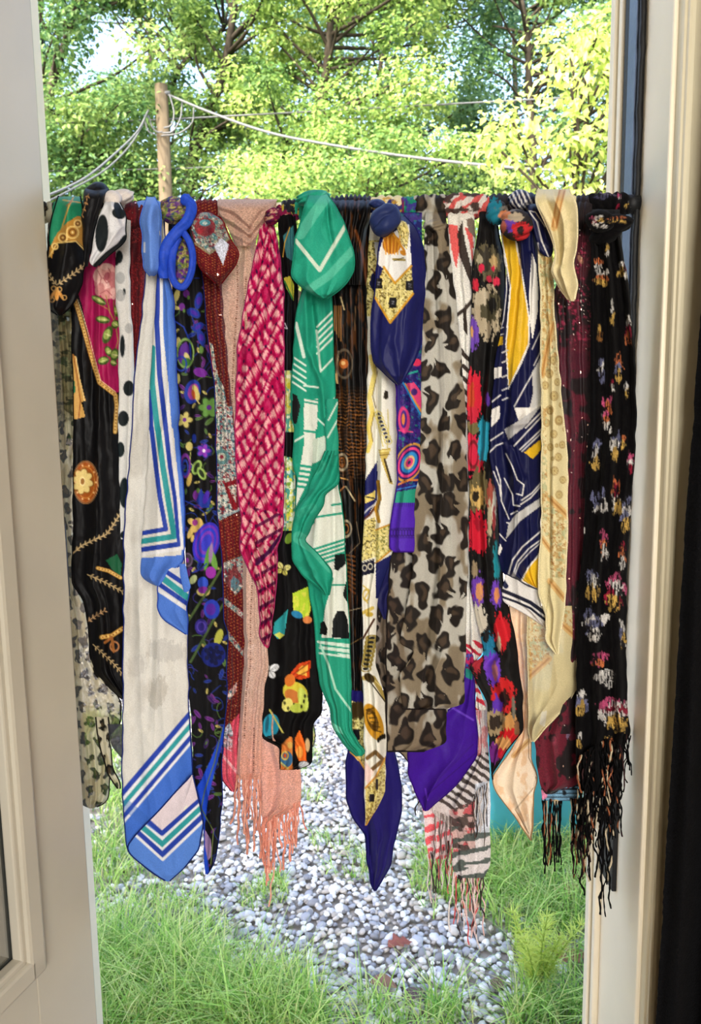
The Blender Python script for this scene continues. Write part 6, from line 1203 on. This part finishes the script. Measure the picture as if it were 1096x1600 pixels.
fringe(s16, pts('K', (410, 1080), (450, 1060), (500, 1040), (530, 1000)), 0, 62, [(226, 214, 210), (214, 190, 186), (70, 60, 60), (206, 110, 106)], rad=.0009, wig=6, seed=166, n=16)
fringe(s16, pts('K', (450, 860), (530, 900)), 12, 70, [(206, 196, 190), (120, 108, 104)], rad=.0009, wig=5, seed=168, n=9)
fringe(s16, pts('K', (640, 790), (670, 750), (715, 720)), 20, 74, [(60, 50, 48), (90, 76, 70), (206, 196, 190)], rad=.0009, wig=6, seed=167, n=10)
fringe(s16, pts('K', (352, 790), (372, 800)), 2, 30, [(60, 50, 48), (190, 186, 190)], rad=.0009, wig=6, seed=169, n=3)

# 17 --- dark scarf with ragged ikat flowers
s17 = scarf('black scarf with ragged red, taupe and purple flowers and a teal knot', 770)
def rag(p, x, y, rx, ry, c, rot=0, s=.5): p.ell(x, y, rx, ry, c, rot, 1.0, s)
def p17(p):
    p.fill((26, 24, 23)); p.noise((16, 15, 15), 6, 16, .5, .7, 3, .1); p.use('C')
    rag(p, 890, 560, 80, 110, (98, 90, 66)); rag(p, 880, 540, 50, 70, (60, 54, 44)); rag(p, 850, 595, 18, 28, (206, 40, 70)); rag(p, 925, 590, 14, 24, (206, 40, 70)); rag(p, 900, 665, 18, 20, (206, 50, 76)); rag(p, 945, 680, 20, 30, (206, 50, 76)); rag(p, 930, 550, 24, 40, (190, 160, 110)); rag(p, 840, 540, 18, 30, (170, 160, 130))
    rag(p, 880, 880, 84, 160, (176, 160, 132)); rag(p, 905, 840, 56, 100, (78, 72, 52)); rag(p, 915, 830, 26, 50, (30, 28, 26)); rag(p, 850, 780, 40, 50, (186, 172, 146))
    rag(p, 800, 1010, 34, 100, (110, 70, 170)); rag(p, 790, 1000, 12, 40, (206, 150, 90)); rag(p, 800, 1390, 52, 160, (206, 36, 56)); rag(p, 790, 1400, 20, 90, (190, 70, 40)); rag(p, 860, 1590, 40, 50, (40, 140, 160)); rag(p, 815, 700, 20, 40, (196, 40, 60)); rag(p, 890, 1420, 14, 40, (84, 50, 140)); rag(p, 790, 1580, 30, 30, (120, 104, 70))
    p.use('G'); rag(p, 800, 280, 60, 130, (206, 40, 66)); p.ring(800, 280, 30, 80, 9, (120, 30, 40)); rag(p, 865, 200, 34, 130, (42, 146, 170)); rag(p, 800, 120, 30, 30, (110, 100, 60)); rag(p, 800, 30, 34, 50, (196, 40, 60)); rag(p, 830, 500, 60, 140, (104, 92, 60)); rag(p, 820, 540, 42, 70, (206, 170, 100)); rag(p, 815, 540, 20, 36, (40, 34, 26)); rag(p, 825, 770, 62, 130, (196, 30, 50)); rag(p, 830, 720, 26, 40, (150, 24, 40)); rag(p, 915, 560, 30, 130, (150, 70, 56)); rag(p, 930, 620, 16, 110, (206, 200, 180)); rag(p, 930, 700, 10, 90, (150, 50, 50)); rag(p, 945, 950, 22, 110, (30, 130, 140)); rag(p, 900, 700, 14, 120, (170, 160, 130))
    rag(p, 830, 1130, 40, 110, (104, 60, 160)); rag(p, 838, 1140, 20, 60, (206, 140, 90)); rag(p, 945, 1160, 34, 80, (104, 60, 170)); rag(p, 945, 1160, 18, 50, (206, 130, 80)); rag(p, 830, 1320, 50, 90, (196, 186, 166)); rag(p, 810, 1000, 20, 50, (150, 130, 100)); rag(p, 980, 1380, 46, 110, (196, 30, 40)); rag(p, 890, 1450, 40, 60, (30, 110, 140)); rag(p, 880, 1420, 20, 40, (26, 26, 26)); rag(p, 905, 1580, 40, 70, (110, 60, 170)); rag(p, 960, 1460, 12, 60, (170, 160, 130)); rag(p, 785, 1300, 20, 150, (180, 40, 70)); rag(p, 780, 1450, 16, 80, (110, 60, 150))
    p.use('M'); rag(p, 95, 70, 40, 34, (36, 116, 150)); rag(p, 120, 170, 40, 100, (104, 56, 180)); rag(p, 130, 180, 16, 60, (150, 90, 100)); rag(p, 180, 340, 70, 100, (190, 34, 36)); rag(p, 185, 350, 26, 50, (40, 20, 16)); rag(p, 140, 400, 30, 70, (90, 50, 160)); rag(p, 130, 490, 60, 70, (150, 130, 96)); rag(p, 130, 490, 36, 40, (50, 40, 32)); rag(p, 215, 500, 40, 60, (196, 140, 80)); rag(p, 210, 590, 60, 60, (200, 30, 36)); rag(p, 170, 620, 50, 40, (206, 150, 90)); rag(p, 125, 680, 34, 60, (110, 40, 120)); rag(p, 170, 680, 30, 34, (190, 30, 50)); rag(p, 240, 400, 10, 70, (110, 104, 90)); rag(p, 20, 120, 30, 80, (160, 40, 50)); rag(p, 260, 520, 20, 40, (130, 90, 60))
def p17k(p): p.fill((46, 42, 44)).use('D'); rag(p, 130, 240, 56, 80, (28, 120, 140)); rag(p, 225, 310, 40, 46, (96, 60, 160)); rag(p, 300, 360, 60, 60, (196, 44, 50)); rag(p, 200, 260, 40, 30, (206, 130, 90)); rag(p, 260, 270, 50, 26, (176, 160, 136)); rag(p, 290, 350, 22, 28, (40, 30, 30)); rag(p, 220, 215, 80, 18, (120, 112, 104)); rag(p, 185, 330, 20, 40, (190, 100, 80))
panel(s17, 'drape', pts('C', (835, 310), (790, 600), (780, 1100), (765, 1500), 'G', (755, 0), (772, 500), (775, 1100), (765, 1600), 'K', (695, 80), (706, 300), (718, 560), (735, 715)), pts('C', (950, 310), (1000, 600), (1010, 1000), (970, 1461), 'G', (960, 100), (940, 400), (965, 800), (990, 1150), (1035, 1300), 'M', (250, 0), (288, 300), (296, 540), (205, 650), (110, 800), (90, 840)), 31, p17, CREPE, 11, ((1.4, 4.5, .2, .2), (3.2, 2, .4, .2)), seed=171, tuck=16, hem=((26, 18, 20), .0013, 'r'))
wrap(s17, 758, 806, p17k, CREPE, 18, .2, 5, 6)
knot(s17, *pt('D', 145, 245), 17, 20, 18, 50, p17k, CREPE, .3, 4, .22, 1.4, 17)
knot(s17, *pt('D', 265, 320), 25, 25, 22, 82, p17k, CREPE, .4, 4, .24, 1.8, 18)

# 18 --- navy, yellow and white stripes
s18 = scarf('navy silk scarf with a broad yellow leaf shape and white diagonal stripes', 810)
N2 = (16, 19, 60); YL = (216, 172, 34); W2 = (222, 218, 210)
def p18(p):
    p.fill(N2).use('D')
    p.poly([(168, 365), (262, 400), (300, 600), (345, 880), (345, 1050), (295, 1170), (215, 1325), (196, 1050), (222, 700)], W2); p.poly([(176, 375), (252, 405), (290, 600), (335, 880), (335, 1045), (285, 1160), (218, 1305), (204, 1050), (232, 700)], YL)
    p.line([(165, 370), (196, 560), (205, 720), (185, 900), (150, 1000)], 7, W2); p.poly([(360, 485), (385, 560), (398, 700), (395, 850), (362, 1025), (345, 900), (342, 700)], W2); p.line([(360, 1080), (415, 960)], 7, W2); p.line([(370, 1180), (418, 1080)], 7, W2); p.poly([(360, 1220), (418, 1120), (420, 1400), (330, 1500), (365, 1350)], (206, 204, 200)); p.line([(250, 1430), (310, 1320), (362, 1230)], 8, W2)
    p.poly([(130, 1010), (182, 1000), (180, 1050), (130, 1065)], YL); p.line([(135, 1000), (185, 985)], 7, W2); p.line([(140, 960), (185, 945)], 6, W2); p.poly([(118, 1195), (175, 1185), (172, 1250), (116, 1262)], W2); p.line([(115, 1400), (165, 1360)], 9, W2); p.poly([(112, 1460), (165, 1420), (162, 1500), (108, 1560)], W2)
    for y in (1100, 1160, 1250, 1330, 1390): p.line([(178, y), (210, y-14)], 10, (190, 188, 186))
    p.poly([(250, 1440), (300, 1480), (350, 1450), (420, 1400), (420, 1420), (340, 1520), (280, 1520)], W2); p.line([(320, 1560), (420, 1460)], 10, W2)
    p.use('H'); p.poly([(255, -10), (400, -10), (340, 60), (280, 60)], W2); p.poly([(190, 120), (260, 80), (420, -30), (330, 90), (215, 185)], (176, 174, 172)); p.line([(250, 222), (420, 40)], 8, W2); p.line([(285, 245), (418, 120)], 8, W2); p.line([(298, 255), (418, 142)], 7, W2); p.poly([(312, 262), (415, 180), (412, 250), (362, 302)], YL); p.poly([(110, 60), (165, 0), (150, -20), (110, 0)], W2); p.line([(105, 190), (180, 140)], 8, W2); p.line([(100, 260), (140, 220), (180, 205)], 8, W2)
    for P in ([(140, 350), (165, 430), (170, 500), (172, 560), (218, 668)], [(125, 380), (160, 470), (168, 530)], [(190, 420), (240, 520), (245, 585), (285, 590)], [(200, 270), (240, 350), (270, 430), (310, 460), (300, 525), (265, 515)], [(290, 580), (350, 540), (412, 470)], [(295, 555), (360, 510), (412, 450)], [(160, 760), (198, 802)], [(205, 692), (235, 698)], [(230, 640), (270, 620)]): p.line(P, 8, W2)
    p.poly([(200, 790), (215, 700), (260, 640), (410, 540), (410, 590), (290, 680)], (186, 184, 180)); p.line([(216, 1005), (240, 920), (300, 840), (418, 740)], 9, W2); p.line([(240, 1018), (270, 930), (340, 850), (415, 795)], 8, W2); p.line([(250, 1020), (280, 945), (350, 868), (415, 812)], 6, W2)
    p.poly([(292, 1050), (330, 970), (400, 880), (420, 900), (400, 1100)], W2); p.poly([(300, 1045), (336, 975), (402, 895), (420, 910), (395, 1095)], YL); p.poly([(145, 880), (165, 820), (178, 850), (160, 890)], W2)
def p18h(p):
    p.fill((214, 210, 204)).use('H'); p.line([(175, 1105), (260, 1140), (350, 1180), (445, 1250)], 22, (24, 26, 44)); p.line([(175, 1145), (260, 1175), (350, 1215), (445, 1290)], 14, (24, 26, 44)); p.line([(180, 1050), (200, 1080)], 30, (24, 28, 60))
def p18k(p): p.fill((26, 28, 60)).use('D'); [p.line([(200+30*i, 100), (240+30*i, 190), (300+30*i, 260)], 9+3*(i % 2), W2) for i in range(-1, 5)]; p.line([(330, 250), (345, 320), (360, 390)], 10, (206, 176, 90))
def p18b(p): p.fill(N2).use('D'); p.line([(345, 240), (390, 300), (420, 420), (460, 512)], 9, W2); p.line([(330, 230), (380, 240), (440, 330)], 6, W2); p.line([(370, 430), (372, 480)], 8, W2); p.line([(395, 430), (400, 485)], 8, W2)
panel(s18, 'hem_fold', pts('H', (195, 1000), (178, 1110), (182, 1180), (300, 1240), (400, 1305), (448, 1338)), pts('H', (420, 1000), (410, 1180), (450, 1270), (452, 1338)), 42, p18h, SATIN, 6, ((2, 4, .1, .3),), seed=182)
panel(s18, 'drape', pts('D', (160, 350), (200, 600), (180, 900), (130, 1150), (112, 1461), 'H', (100, 60), (100, 280), (148, 560), (162, 760), (150, 880), (175, 1000), (250, 1045), (330, 1085), (390, 1100)), pts('D', (400, 350), (412, 600), (418, 1100), (424, 1560), 'H', (424, 300), (414, 700), (410, 900), (398, 1100)), 49, p18, SATIN, 11, ((1.5, 5, .1, .4), (3.3, 2.4, .2, .5)), seed=181, tuck=18, tuck_to=30, ridges=((pts('H', (190, 200), (250, 420), (210, 640)), 4, 6), (pts('H', (240, 220), (300, 420), (250, 620)), 4, -6), (pts('D', (300, 1470), (240, 1540), 'H', (330, 80)), 5, 6), (pts('D', (350, 500), (355, 1000)), 4, -4)))
wrap(s18, 795, 850, p18k, SATIN, 19, .18, 5, 7)
knot(s18, *pt('D', 285, 165), 18, 16, 20, 42, p18k, SATIN, -.2, 4, .24, 1.6, 19)
panel(s18, 'knot_band', pts('D', (325, 190), (345, 300), (385, 420), (400, 490), (440, 515)), pts('D', (400, 190), (450, 300), (490, 430), (490, 500), (470, 515)), 66, p18b, SATIN, 9, ((1, 2, .1, .1),), seed=183, tuck=12, tuck_to=35)

# 19 --- cream and ochre paisley
s19 = scarf('cream scarf with faint ochre paisley bands and a pointed tail flopped over the rod', 865)
CB = (214, 200, 152)
def p19t(p): p.fill((224, 208, 160)).use('D'); p.line([(545, 105), (520, 200), (495, 335)], 44, (214, 176, 116)); p.line([(530, 105), (505, 200), (484, 330)], 8, (176, 116, 56)); p.line([(558, 110), (534, 210), (506, 338)], 8, (176, 116, 56)); p.line([(380, 200), (400, 215)], 6, (150, 130, 70)); p.noise((200, 186, 136), 10, 16, .55, .5, 3, .15); p.edge(1.4, (236, 226, 190))
def rosette(p, x, y, r): p.ring(x, y, r, r*1.15, 5, (150, 120, 70), 0, .8); p.flower(x, y, r*.8, (196, 176, 120), (150, 116, 66), 8, (160, 132, 80), 0, 1.15)
def ochre_band(p, P, w=30): p.line(P, w, (204, 160, 96), .8); p.line(P, w*.3, (168, 116, 60), .8)
def pais2(p, m, seed): p.noise((186, 150, 90), 4, 5, .52, .8, seed, .05, m); p.noise((170, 172, 130), 5, 5, .58, .8, seed+4, .05, m); p.noise((160, 110, 60), 2.6, 2.6, .66, .8, seed+8, .05, m)
def p19(p):
    p.fill(CB).use('D'); m = p.mpoly([(395, 480), (500, 500), (530, 1240), (400, 1240)]).astype(float); pais2(p, m, 3); ochre_band(p, [(420, 1240), (450, 1080), (490, 920)], 34)
    for (x, y, r) in ((488, 1145, 20), (465, 1228, 22), (440, 1300, 20), (515, 1280, 18), (495, 1365, 24), (468, 1450, 22), (525, 1515, 24), (450, 1530, 18), (540, 1420, 14)): rosette(p, x, y, r)
    p.use('H')
    for (x, y, r) in ((470, 10, 16), (525, 65, 20), (492, 150, 20), (472, 230, 18), (545, 215, 18), (520, 290, 20), (497, 375, 22), (548, 430, 18), (525, 520, 20), (560, 120, 12), (485, 300, 9), (510, 220, 9)): rosette(p, x, y, r)
    m = p.mpoly([(470, 560), (590, 700), (590, 1040), (470, 1020)]).astype(float); pais2(p, m, 7); ochre_band(p, [(470, 545), (580, 655)], 40); ochre_band(p, [(470, 1050), (560, 1160)], 40); m = p.mpoly([(410, 480), (472, 520), (472, 800), (415, 770)]).astype(float); pais2(p, m, 9); ochre_band(p, [(415, 780), (472, 860)], 30); m = p.mpoly([(410, -10), (450, -10), (450, 500), (410, 480)]).astype(float); pais2(p, m, 11)
    p.line([(470, -10), (470, 400), (472, 1050), (440, 1280)], 3, (150, 136, 90)); p.edge(1.2, (230, 220, 180))
def p19b(p):
    p.fill((198, 184, 140)).use('H'); m = p.mpoly([(540, 1100), (640, 1150), (640, 1420), (540, 1300)]).astype(float); pais2(p, m, 13); ochre_band(p, [(540, 1310), (640, 1400)], 40); m = p.mpoly([(320, 1250), (470, 1250), (470, 1560), (320, 1560)]).astype(float); pais2(p, m, 15); p.use('M'); m = p.mpoly([(325, -10), (440, -10), (440, 90), (330, 210)]).astype(float); pais2(p, m, 17); ochre_band(p, [(330, 220), (450, 110)], 40); p.edge(1.2, (224, 214, 176)); p.put(p.mpoly([(395, 500), (405, 430), (440, 420), (425, 520)]), (206, 206, 206), .5)
def p19p(p):
    p.fill((232, 196, 158)).use('M'); p.put(np.clip((p.Y-1150)/60, 0, 1), (240, 222, 196), .7); ochre_band(p, [(240, 690), (330, 600)], 30); p.noise((216, 160, 110), 9, 14, .54, .5, 3, .1); p.line([(330, 0), (330, 700), (378, 800), (360, 880), (250, 1010), (330, 1150)], 4, (120, 90, 60)); p.poly([(230, 0), (270, 0), (290, 330), (275, 560), (255, 300)], (226, 170, 130), .6)  # paler lower end: glow of light from behind put into the colour
panel(s19, 'peach_layer', pts('H', (215, 1150), (230, 1400), 'M', (240, 60), (290, 350), (272, 580), (200, 700), (112, 810), (130, 900), (190, 980), (250, 1050), (300, 1130), (338, 1192)), pts('H', (335, 1150), (340, 1400), 'M', (345, 60), (345, 700), (382, 815), (362, 900), (356, 1100), (344, 1192)), 10, p19p, CHIFFON, 8, ((1.6, 5, .1, .2),), seed=193, hem=((150, 120, 84), .0010, 'lr'))
panel(s19, 'back_drape', pts('H', (330, 1200), (330, 1400), 'M', (328, 60), (330, 300), (332, 560), (345, 605)), pts('H', (585, 900), (602, 1100), (632, 1400), 'M', (608, 40), (622, 270), (560, 380), (480, 470), (360, 605)), 36, p19b, CHIFFON, 8, ((1.4, 5, .2, .3),), seed=192, hem=((214, 200, 158), .0012, 'lr'), ridges=((pts('M', (380, 180), (360, 590)), 6, 5),))
panel(s19, 'drape', pts('D', (395, 440), (415, 800), (415, 1200), (422, 1566), 'H', (418, 400), (420, 780), (402, 900), (398, 1130), (450, 1265), (440, 1400), (470, 1450), (508, 1500)), pts('D', (475, 440), (502, 1000), (532, 1300), (556, 1566), 'H', (576, 300), (577, 600), (572, 800), (562, 1150), (548, 1270), (520, 1500)), 60, p19, SILK, 8, ((1.4, 4, .2, .2),), seed=191, tuck=12, tuck_to=50, ridges=((pts('H', (470, 0), (470, 500), (472, 1050)), 3, -6),), hem=((226, 214, 172), .0012, 'lr'))
wrap(s19, 836, 904, p19t, SILK, 17, .14, 4, 4)
panel(s19, 'tail', pts('D', (400, 100), (375, 150), (420, 260), (470, 370), (495, 440), (505, 500), (478, 600), (530, 710), (590, 785)), pts('D', (580, 95), (625, 170), (640, 260), (636, 400), (610, 560), (637, 690), (622, 740), (618, 785)), 88, p19t, SILK, 14, ((1.4, 5, .25, .2),), seed=194, tuck=22, tuck_to=20, ridges=((pts('D', (440, 150), (500, 300), (530, 560)), 4, -5), (pts('D', (600, 200), (590, 450)), 8, 4)), hem=((232, 218, 176), .0014, 'lr'))

# 20 --- burgundy velvet with sequins
s20 = scarf('burgundy velvet burnout scarf with scattered sequins left of the black fringed one', 910)
def p20(p):
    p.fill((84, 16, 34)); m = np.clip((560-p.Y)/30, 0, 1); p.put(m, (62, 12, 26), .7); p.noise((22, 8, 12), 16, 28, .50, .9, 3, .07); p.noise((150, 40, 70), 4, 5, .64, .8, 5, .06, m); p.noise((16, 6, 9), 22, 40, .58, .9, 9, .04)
    p.put(hash2(np.floor(p.X/1.6).astype(np.int64), np.floor(p.Y/1.6).astype(np.int64), 4) > np.where(p.Y < 560, .993, .9985), (226, 200, 190), .9); p.use('D'); p.ell(655, 530, 14, 30, (190, 150, 110), -.4, .7); p.put(p.mpoly([(520, 1090), (700, 1090), (700, 1250), (600, 1260), (520, 1300)]), (74, 14, 34), .9)
def p20l(p): p.fill((96, 18, 36)); p.noise((18, 8, 10), 12, 18, .50, .95, 13, .05); p.use('M'); p.ell(480, 600, 16, 30, (150, 60, 80), 0, .5); p.poly([(555, 440), (600, 400), (580, 560), (555, 600)], (150, 150, 180), .6)  # pale blue patch: bright yard showing through, painted into the cloth
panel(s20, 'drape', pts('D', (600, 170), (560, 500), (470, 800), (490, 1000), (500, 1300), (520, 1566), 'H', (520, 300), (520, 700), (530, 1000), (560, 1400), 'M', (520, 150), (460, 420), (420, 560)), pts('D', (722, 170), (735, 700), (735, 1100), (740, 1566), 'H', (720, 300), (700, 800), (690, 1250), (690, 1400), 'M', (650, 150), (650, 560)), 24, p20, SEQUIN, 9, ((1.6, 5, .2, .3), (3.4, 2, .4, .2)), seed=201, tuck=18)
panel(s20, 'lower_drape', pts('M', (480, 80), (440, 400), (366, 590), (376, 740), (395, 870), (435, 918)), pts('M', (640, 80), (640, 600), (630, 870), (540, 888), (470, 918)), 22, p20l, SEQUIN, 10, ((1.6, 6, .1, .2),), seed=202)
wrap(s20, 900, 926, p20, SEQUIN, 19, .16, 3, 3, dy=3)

# 21 --- black velvet ikat with long fringe
s21 = scarf('black velvet scarf with ragged multicoloured blotches and a long tangled fringe at the right jamb', 950)
def blotch(p, x, y, rx, ry, cols, sd):
    rx, ry = rx*.86, ry*.9; r = np.random.default_rng(sd)
    for i, c in enumerate(cols):
        u = (i+.5)/len(cols)*2-1
        for q in range(5): p.ell(x+r.normal(0, rx*.38), y+u*ry*.7+r.normal(0, ry*.16), rx*r.uniform(.35, .65), ry*r.uniform(.22, .42), np.array(c)*r.uniform(.85, 1.1), r.normal(0, .25), .92, .75)
    p.noise((14, 12, 14), 1.5, 9, .53, .9, sd, .06, np.clip((1.25-p.mell(x, y, rx, ry))/.2, 0, 1))
WV, PK, OR, YO_, BU, RD = (190, 186, 180), (168, 70, 104), (176, 98, 58), (176, 142, 72), (92, 94, 122), (120, 24, 44)
def p21(p):
    p.fill((7, 6, 7)); p.noise((14, 13, 13), 3, 20, .55, .7, 5, .1); k = 0
    for K_, lst in (('D', [(765, 560, 34, 60, [OR, WV]), (775, 640, 46, 60, [WV, OR, YO_]), (820, 470, 16, 50, [YO_, WV]), (905, 590, 30, 70, [WV, YO_]), (935, 600, 14, 70, [RD, WV]), (850, 860, 16, 90, [WV, YO_]), (775, 980, 18, 70, [YO_, (120, 80, 40)]), (950, 970, 18, 110, [WV, RD, OR]), (790, 1200, 22, 80, [BU, WV, BU]), (885, 1190, 26, 100, [OR, BU, YO_]), (940, 1330, 16, 60, [WV, YO_]), (815, 1450, 30, 100, [PK, OR, WV]), (850, 1300, 10, 60, [RD, WV])]),
                    ('H', [(815, 70, 30, 90, [PK, OR, WV]), (750, 280, 30, 110, [BU, WV, YO_]), (870, 230, 30, 110, [BU, WV, YO_]), (915, 190, 16, 70, [OR, YO_]), (960, 330, 26, 80, [PK, WV, RD]), (770, 560, 36, 100, [BU, BU, WV]), (875, 540, 24, 130, [OR, RD, WV, YO_]), (935, 650, 40, 110, [BU, WV, BU, YO_]), (800, 830, 30, 110, [PK, OR, WV]), (915, 900, 22, 100, [RD, OR, WV]), (730, 1070, 46, 110, [BU, WV, YO_]), (865, 1120, 60, 120, [PK, WV, RD, YO_]), (730, 1320, 60, 110, [BU, WV, BU, WV]), (915, 1370, 20, 110, [WV, BU, YO_]), (775, 1530, 40, 50, [PK, PK]), (680, 740, 8, 30, [WV])]),
                    ('M', [(750, 120, 44, 50, [PK, PK, OR]), (790, 230, 64, 60, [WV, WV, WV]), (850, 440, 90, 100, [PK, WV, RD, WV, YO_]), (645, 380, 40, 100, [WV, BU, YO_]), (630, 590, 26, 60, [WV, YO_]), (810, 590, 26, 30, [YO_, OR]), (790, 700, 40, 40, [WV, BU]), (900, 20, 24, 30, [YO_, WV]), (620, 920, 24, 60, [YO_, YO_]), (860, 690, 20, 60, [WV, (40, 40, 40)])])):
        p.use(K_)
        for b in lst: k += 1; blotch(p, *b, sd=210+k)
def p21k(p):
    p.fill((9, 8, 9)); k = 0; p.use('D')
    for b in [(730, 290, 24, 36, [PK, RD]), (770, 300, 44, 40, [WV, YO_, WV]), (870, 285, 60, 22, [OR, YO_]), (890, 170, 16, 60, [PK, WV, RD]), (800, 140, 60, 30, [(96, 90, 110), (60, 60, 80)]), (960, 190, 36, 40, [WV, YO_]), (975, 175, 20, 26, [PK])]: k += 1; blotch(p, *b, sd=250+k)
panel(s21, 'back_end', pts('M', (398, 840), (402, 900), (412, 958)), pts('M', (625, 840), (625, 958)), 12, lambda p: (p.fill((110, 150, 176)), p.put((np.sin(p.Y*1.0) > .5), (30, 34, 40)), p.use('M'), p.ell(415, 920, 26, 30, (214, 130, 160)), p.ell(490, 970, 30, 18, (206, 160, 90)), p.noise((20, 20, 22), 14, 20, .62, .9, 4, .05)), VELVET, 5, ((2, 3, 0, .1),), seed=212)  # pale blue ground: light seen through the cloth, put into its colour
panel(s21, 'drape', pts('D', (720, 360), (716, 1000), (712, 1566), 'H', (690, 300), (670, 800), (640, 1100), (632, 1566), 'M', (615, 100), (606, 550), (615, 760), (640, 900)), pts('D', (900, 360), (952, 700), (990, 1100), (1000, 1450), 'H', (998, 100), (988, 300), (962, 700), (942, 900), (936, 1566), 'M', (918, 200), (922, 400), (940, 560), (900, 640), (880, 900)), 46, p21, VELVET, 13, ((2.2, 7, .1, .2), (4.8, 2.4, .4, -.2)), seed=211, tuck=20, tuck_to=30)
wrap(s21, 918, 962, p21k, VELVET, 18, .16, 3, 4)
wrap(s21, 956, 984, p21k, VELVET, 19, .14, 2, 5)
wrap(s21, 980, 1002, lambda p: (p.fill((214, 206, 196)), p.noise((196, 110, 150), 10, 8, .5, .9, 3, .05)), VELVET, 12, .1, 2, 6)
knot(s21, *pt('D', 780, 298), 23, 19, 22, 60, p21k, VELVET, .3, 3, .3, 1.2, 21)
knot(s21, *pt('D', 860, 310), 30, 15, 20, 52, p21k, VELVET, -.05, 3, .3, 1.0, 22)
knot(s21, *pt('D', 815, 375), 27, 15, 18, 50, p21k, VELVET, -.35, 3, .25, 1.0, 24)
FC = [(9, 8, 9), (10, 9, 9), (8, 7, 8), (9, 8, 9), (9, 8, 9), (12, 10, 10), (8, 7, 8), (14, 12, 12), (60, 40, 40), (150, 90, 60), (196, 180, 150)]
fringe(s21, pts('M', (640, 700), (720, 640), (800, 600), (880, 640)), 62, 88, FC, rad=.0012, wig=11, seed=213, n=40, jit=.35)
fringe(s21, pts('M', (620, 900), (680, 900), (740, 860), (850, 840)), 48, 85, FC, rad=.0012, wig=10, seed=214, n=38, jit=.4)
fringe(s21, pts('M', (760, 1000), (800, 1000)), 46, 150, FC[:4], rad=.0013, wig=7, seed=215, n=5, jit=.1)
fringe(s21, pts('M', (412, 955), (440, 958)), 12, 98, FC, rad=.0010, wig=5, seed=216, n=6, jit=.1)
fringe(s21, pts('M', (462, 955), (525, 958)), 12, 96, FC, rad=.0010, wig=5, seed=217, n=15, jit=.1)
fringe(s21, pts('M', (580, 955), (690, 950)), 16, 92, FC, rad=.0011, wig=6, seed=218, n=28, jit=.25)
fringe(s21, pts('M', (885, 570), (935, 580)), 58, 60, FC, rad=.0010, wig=11, seed=219, n=6, jit=.3)
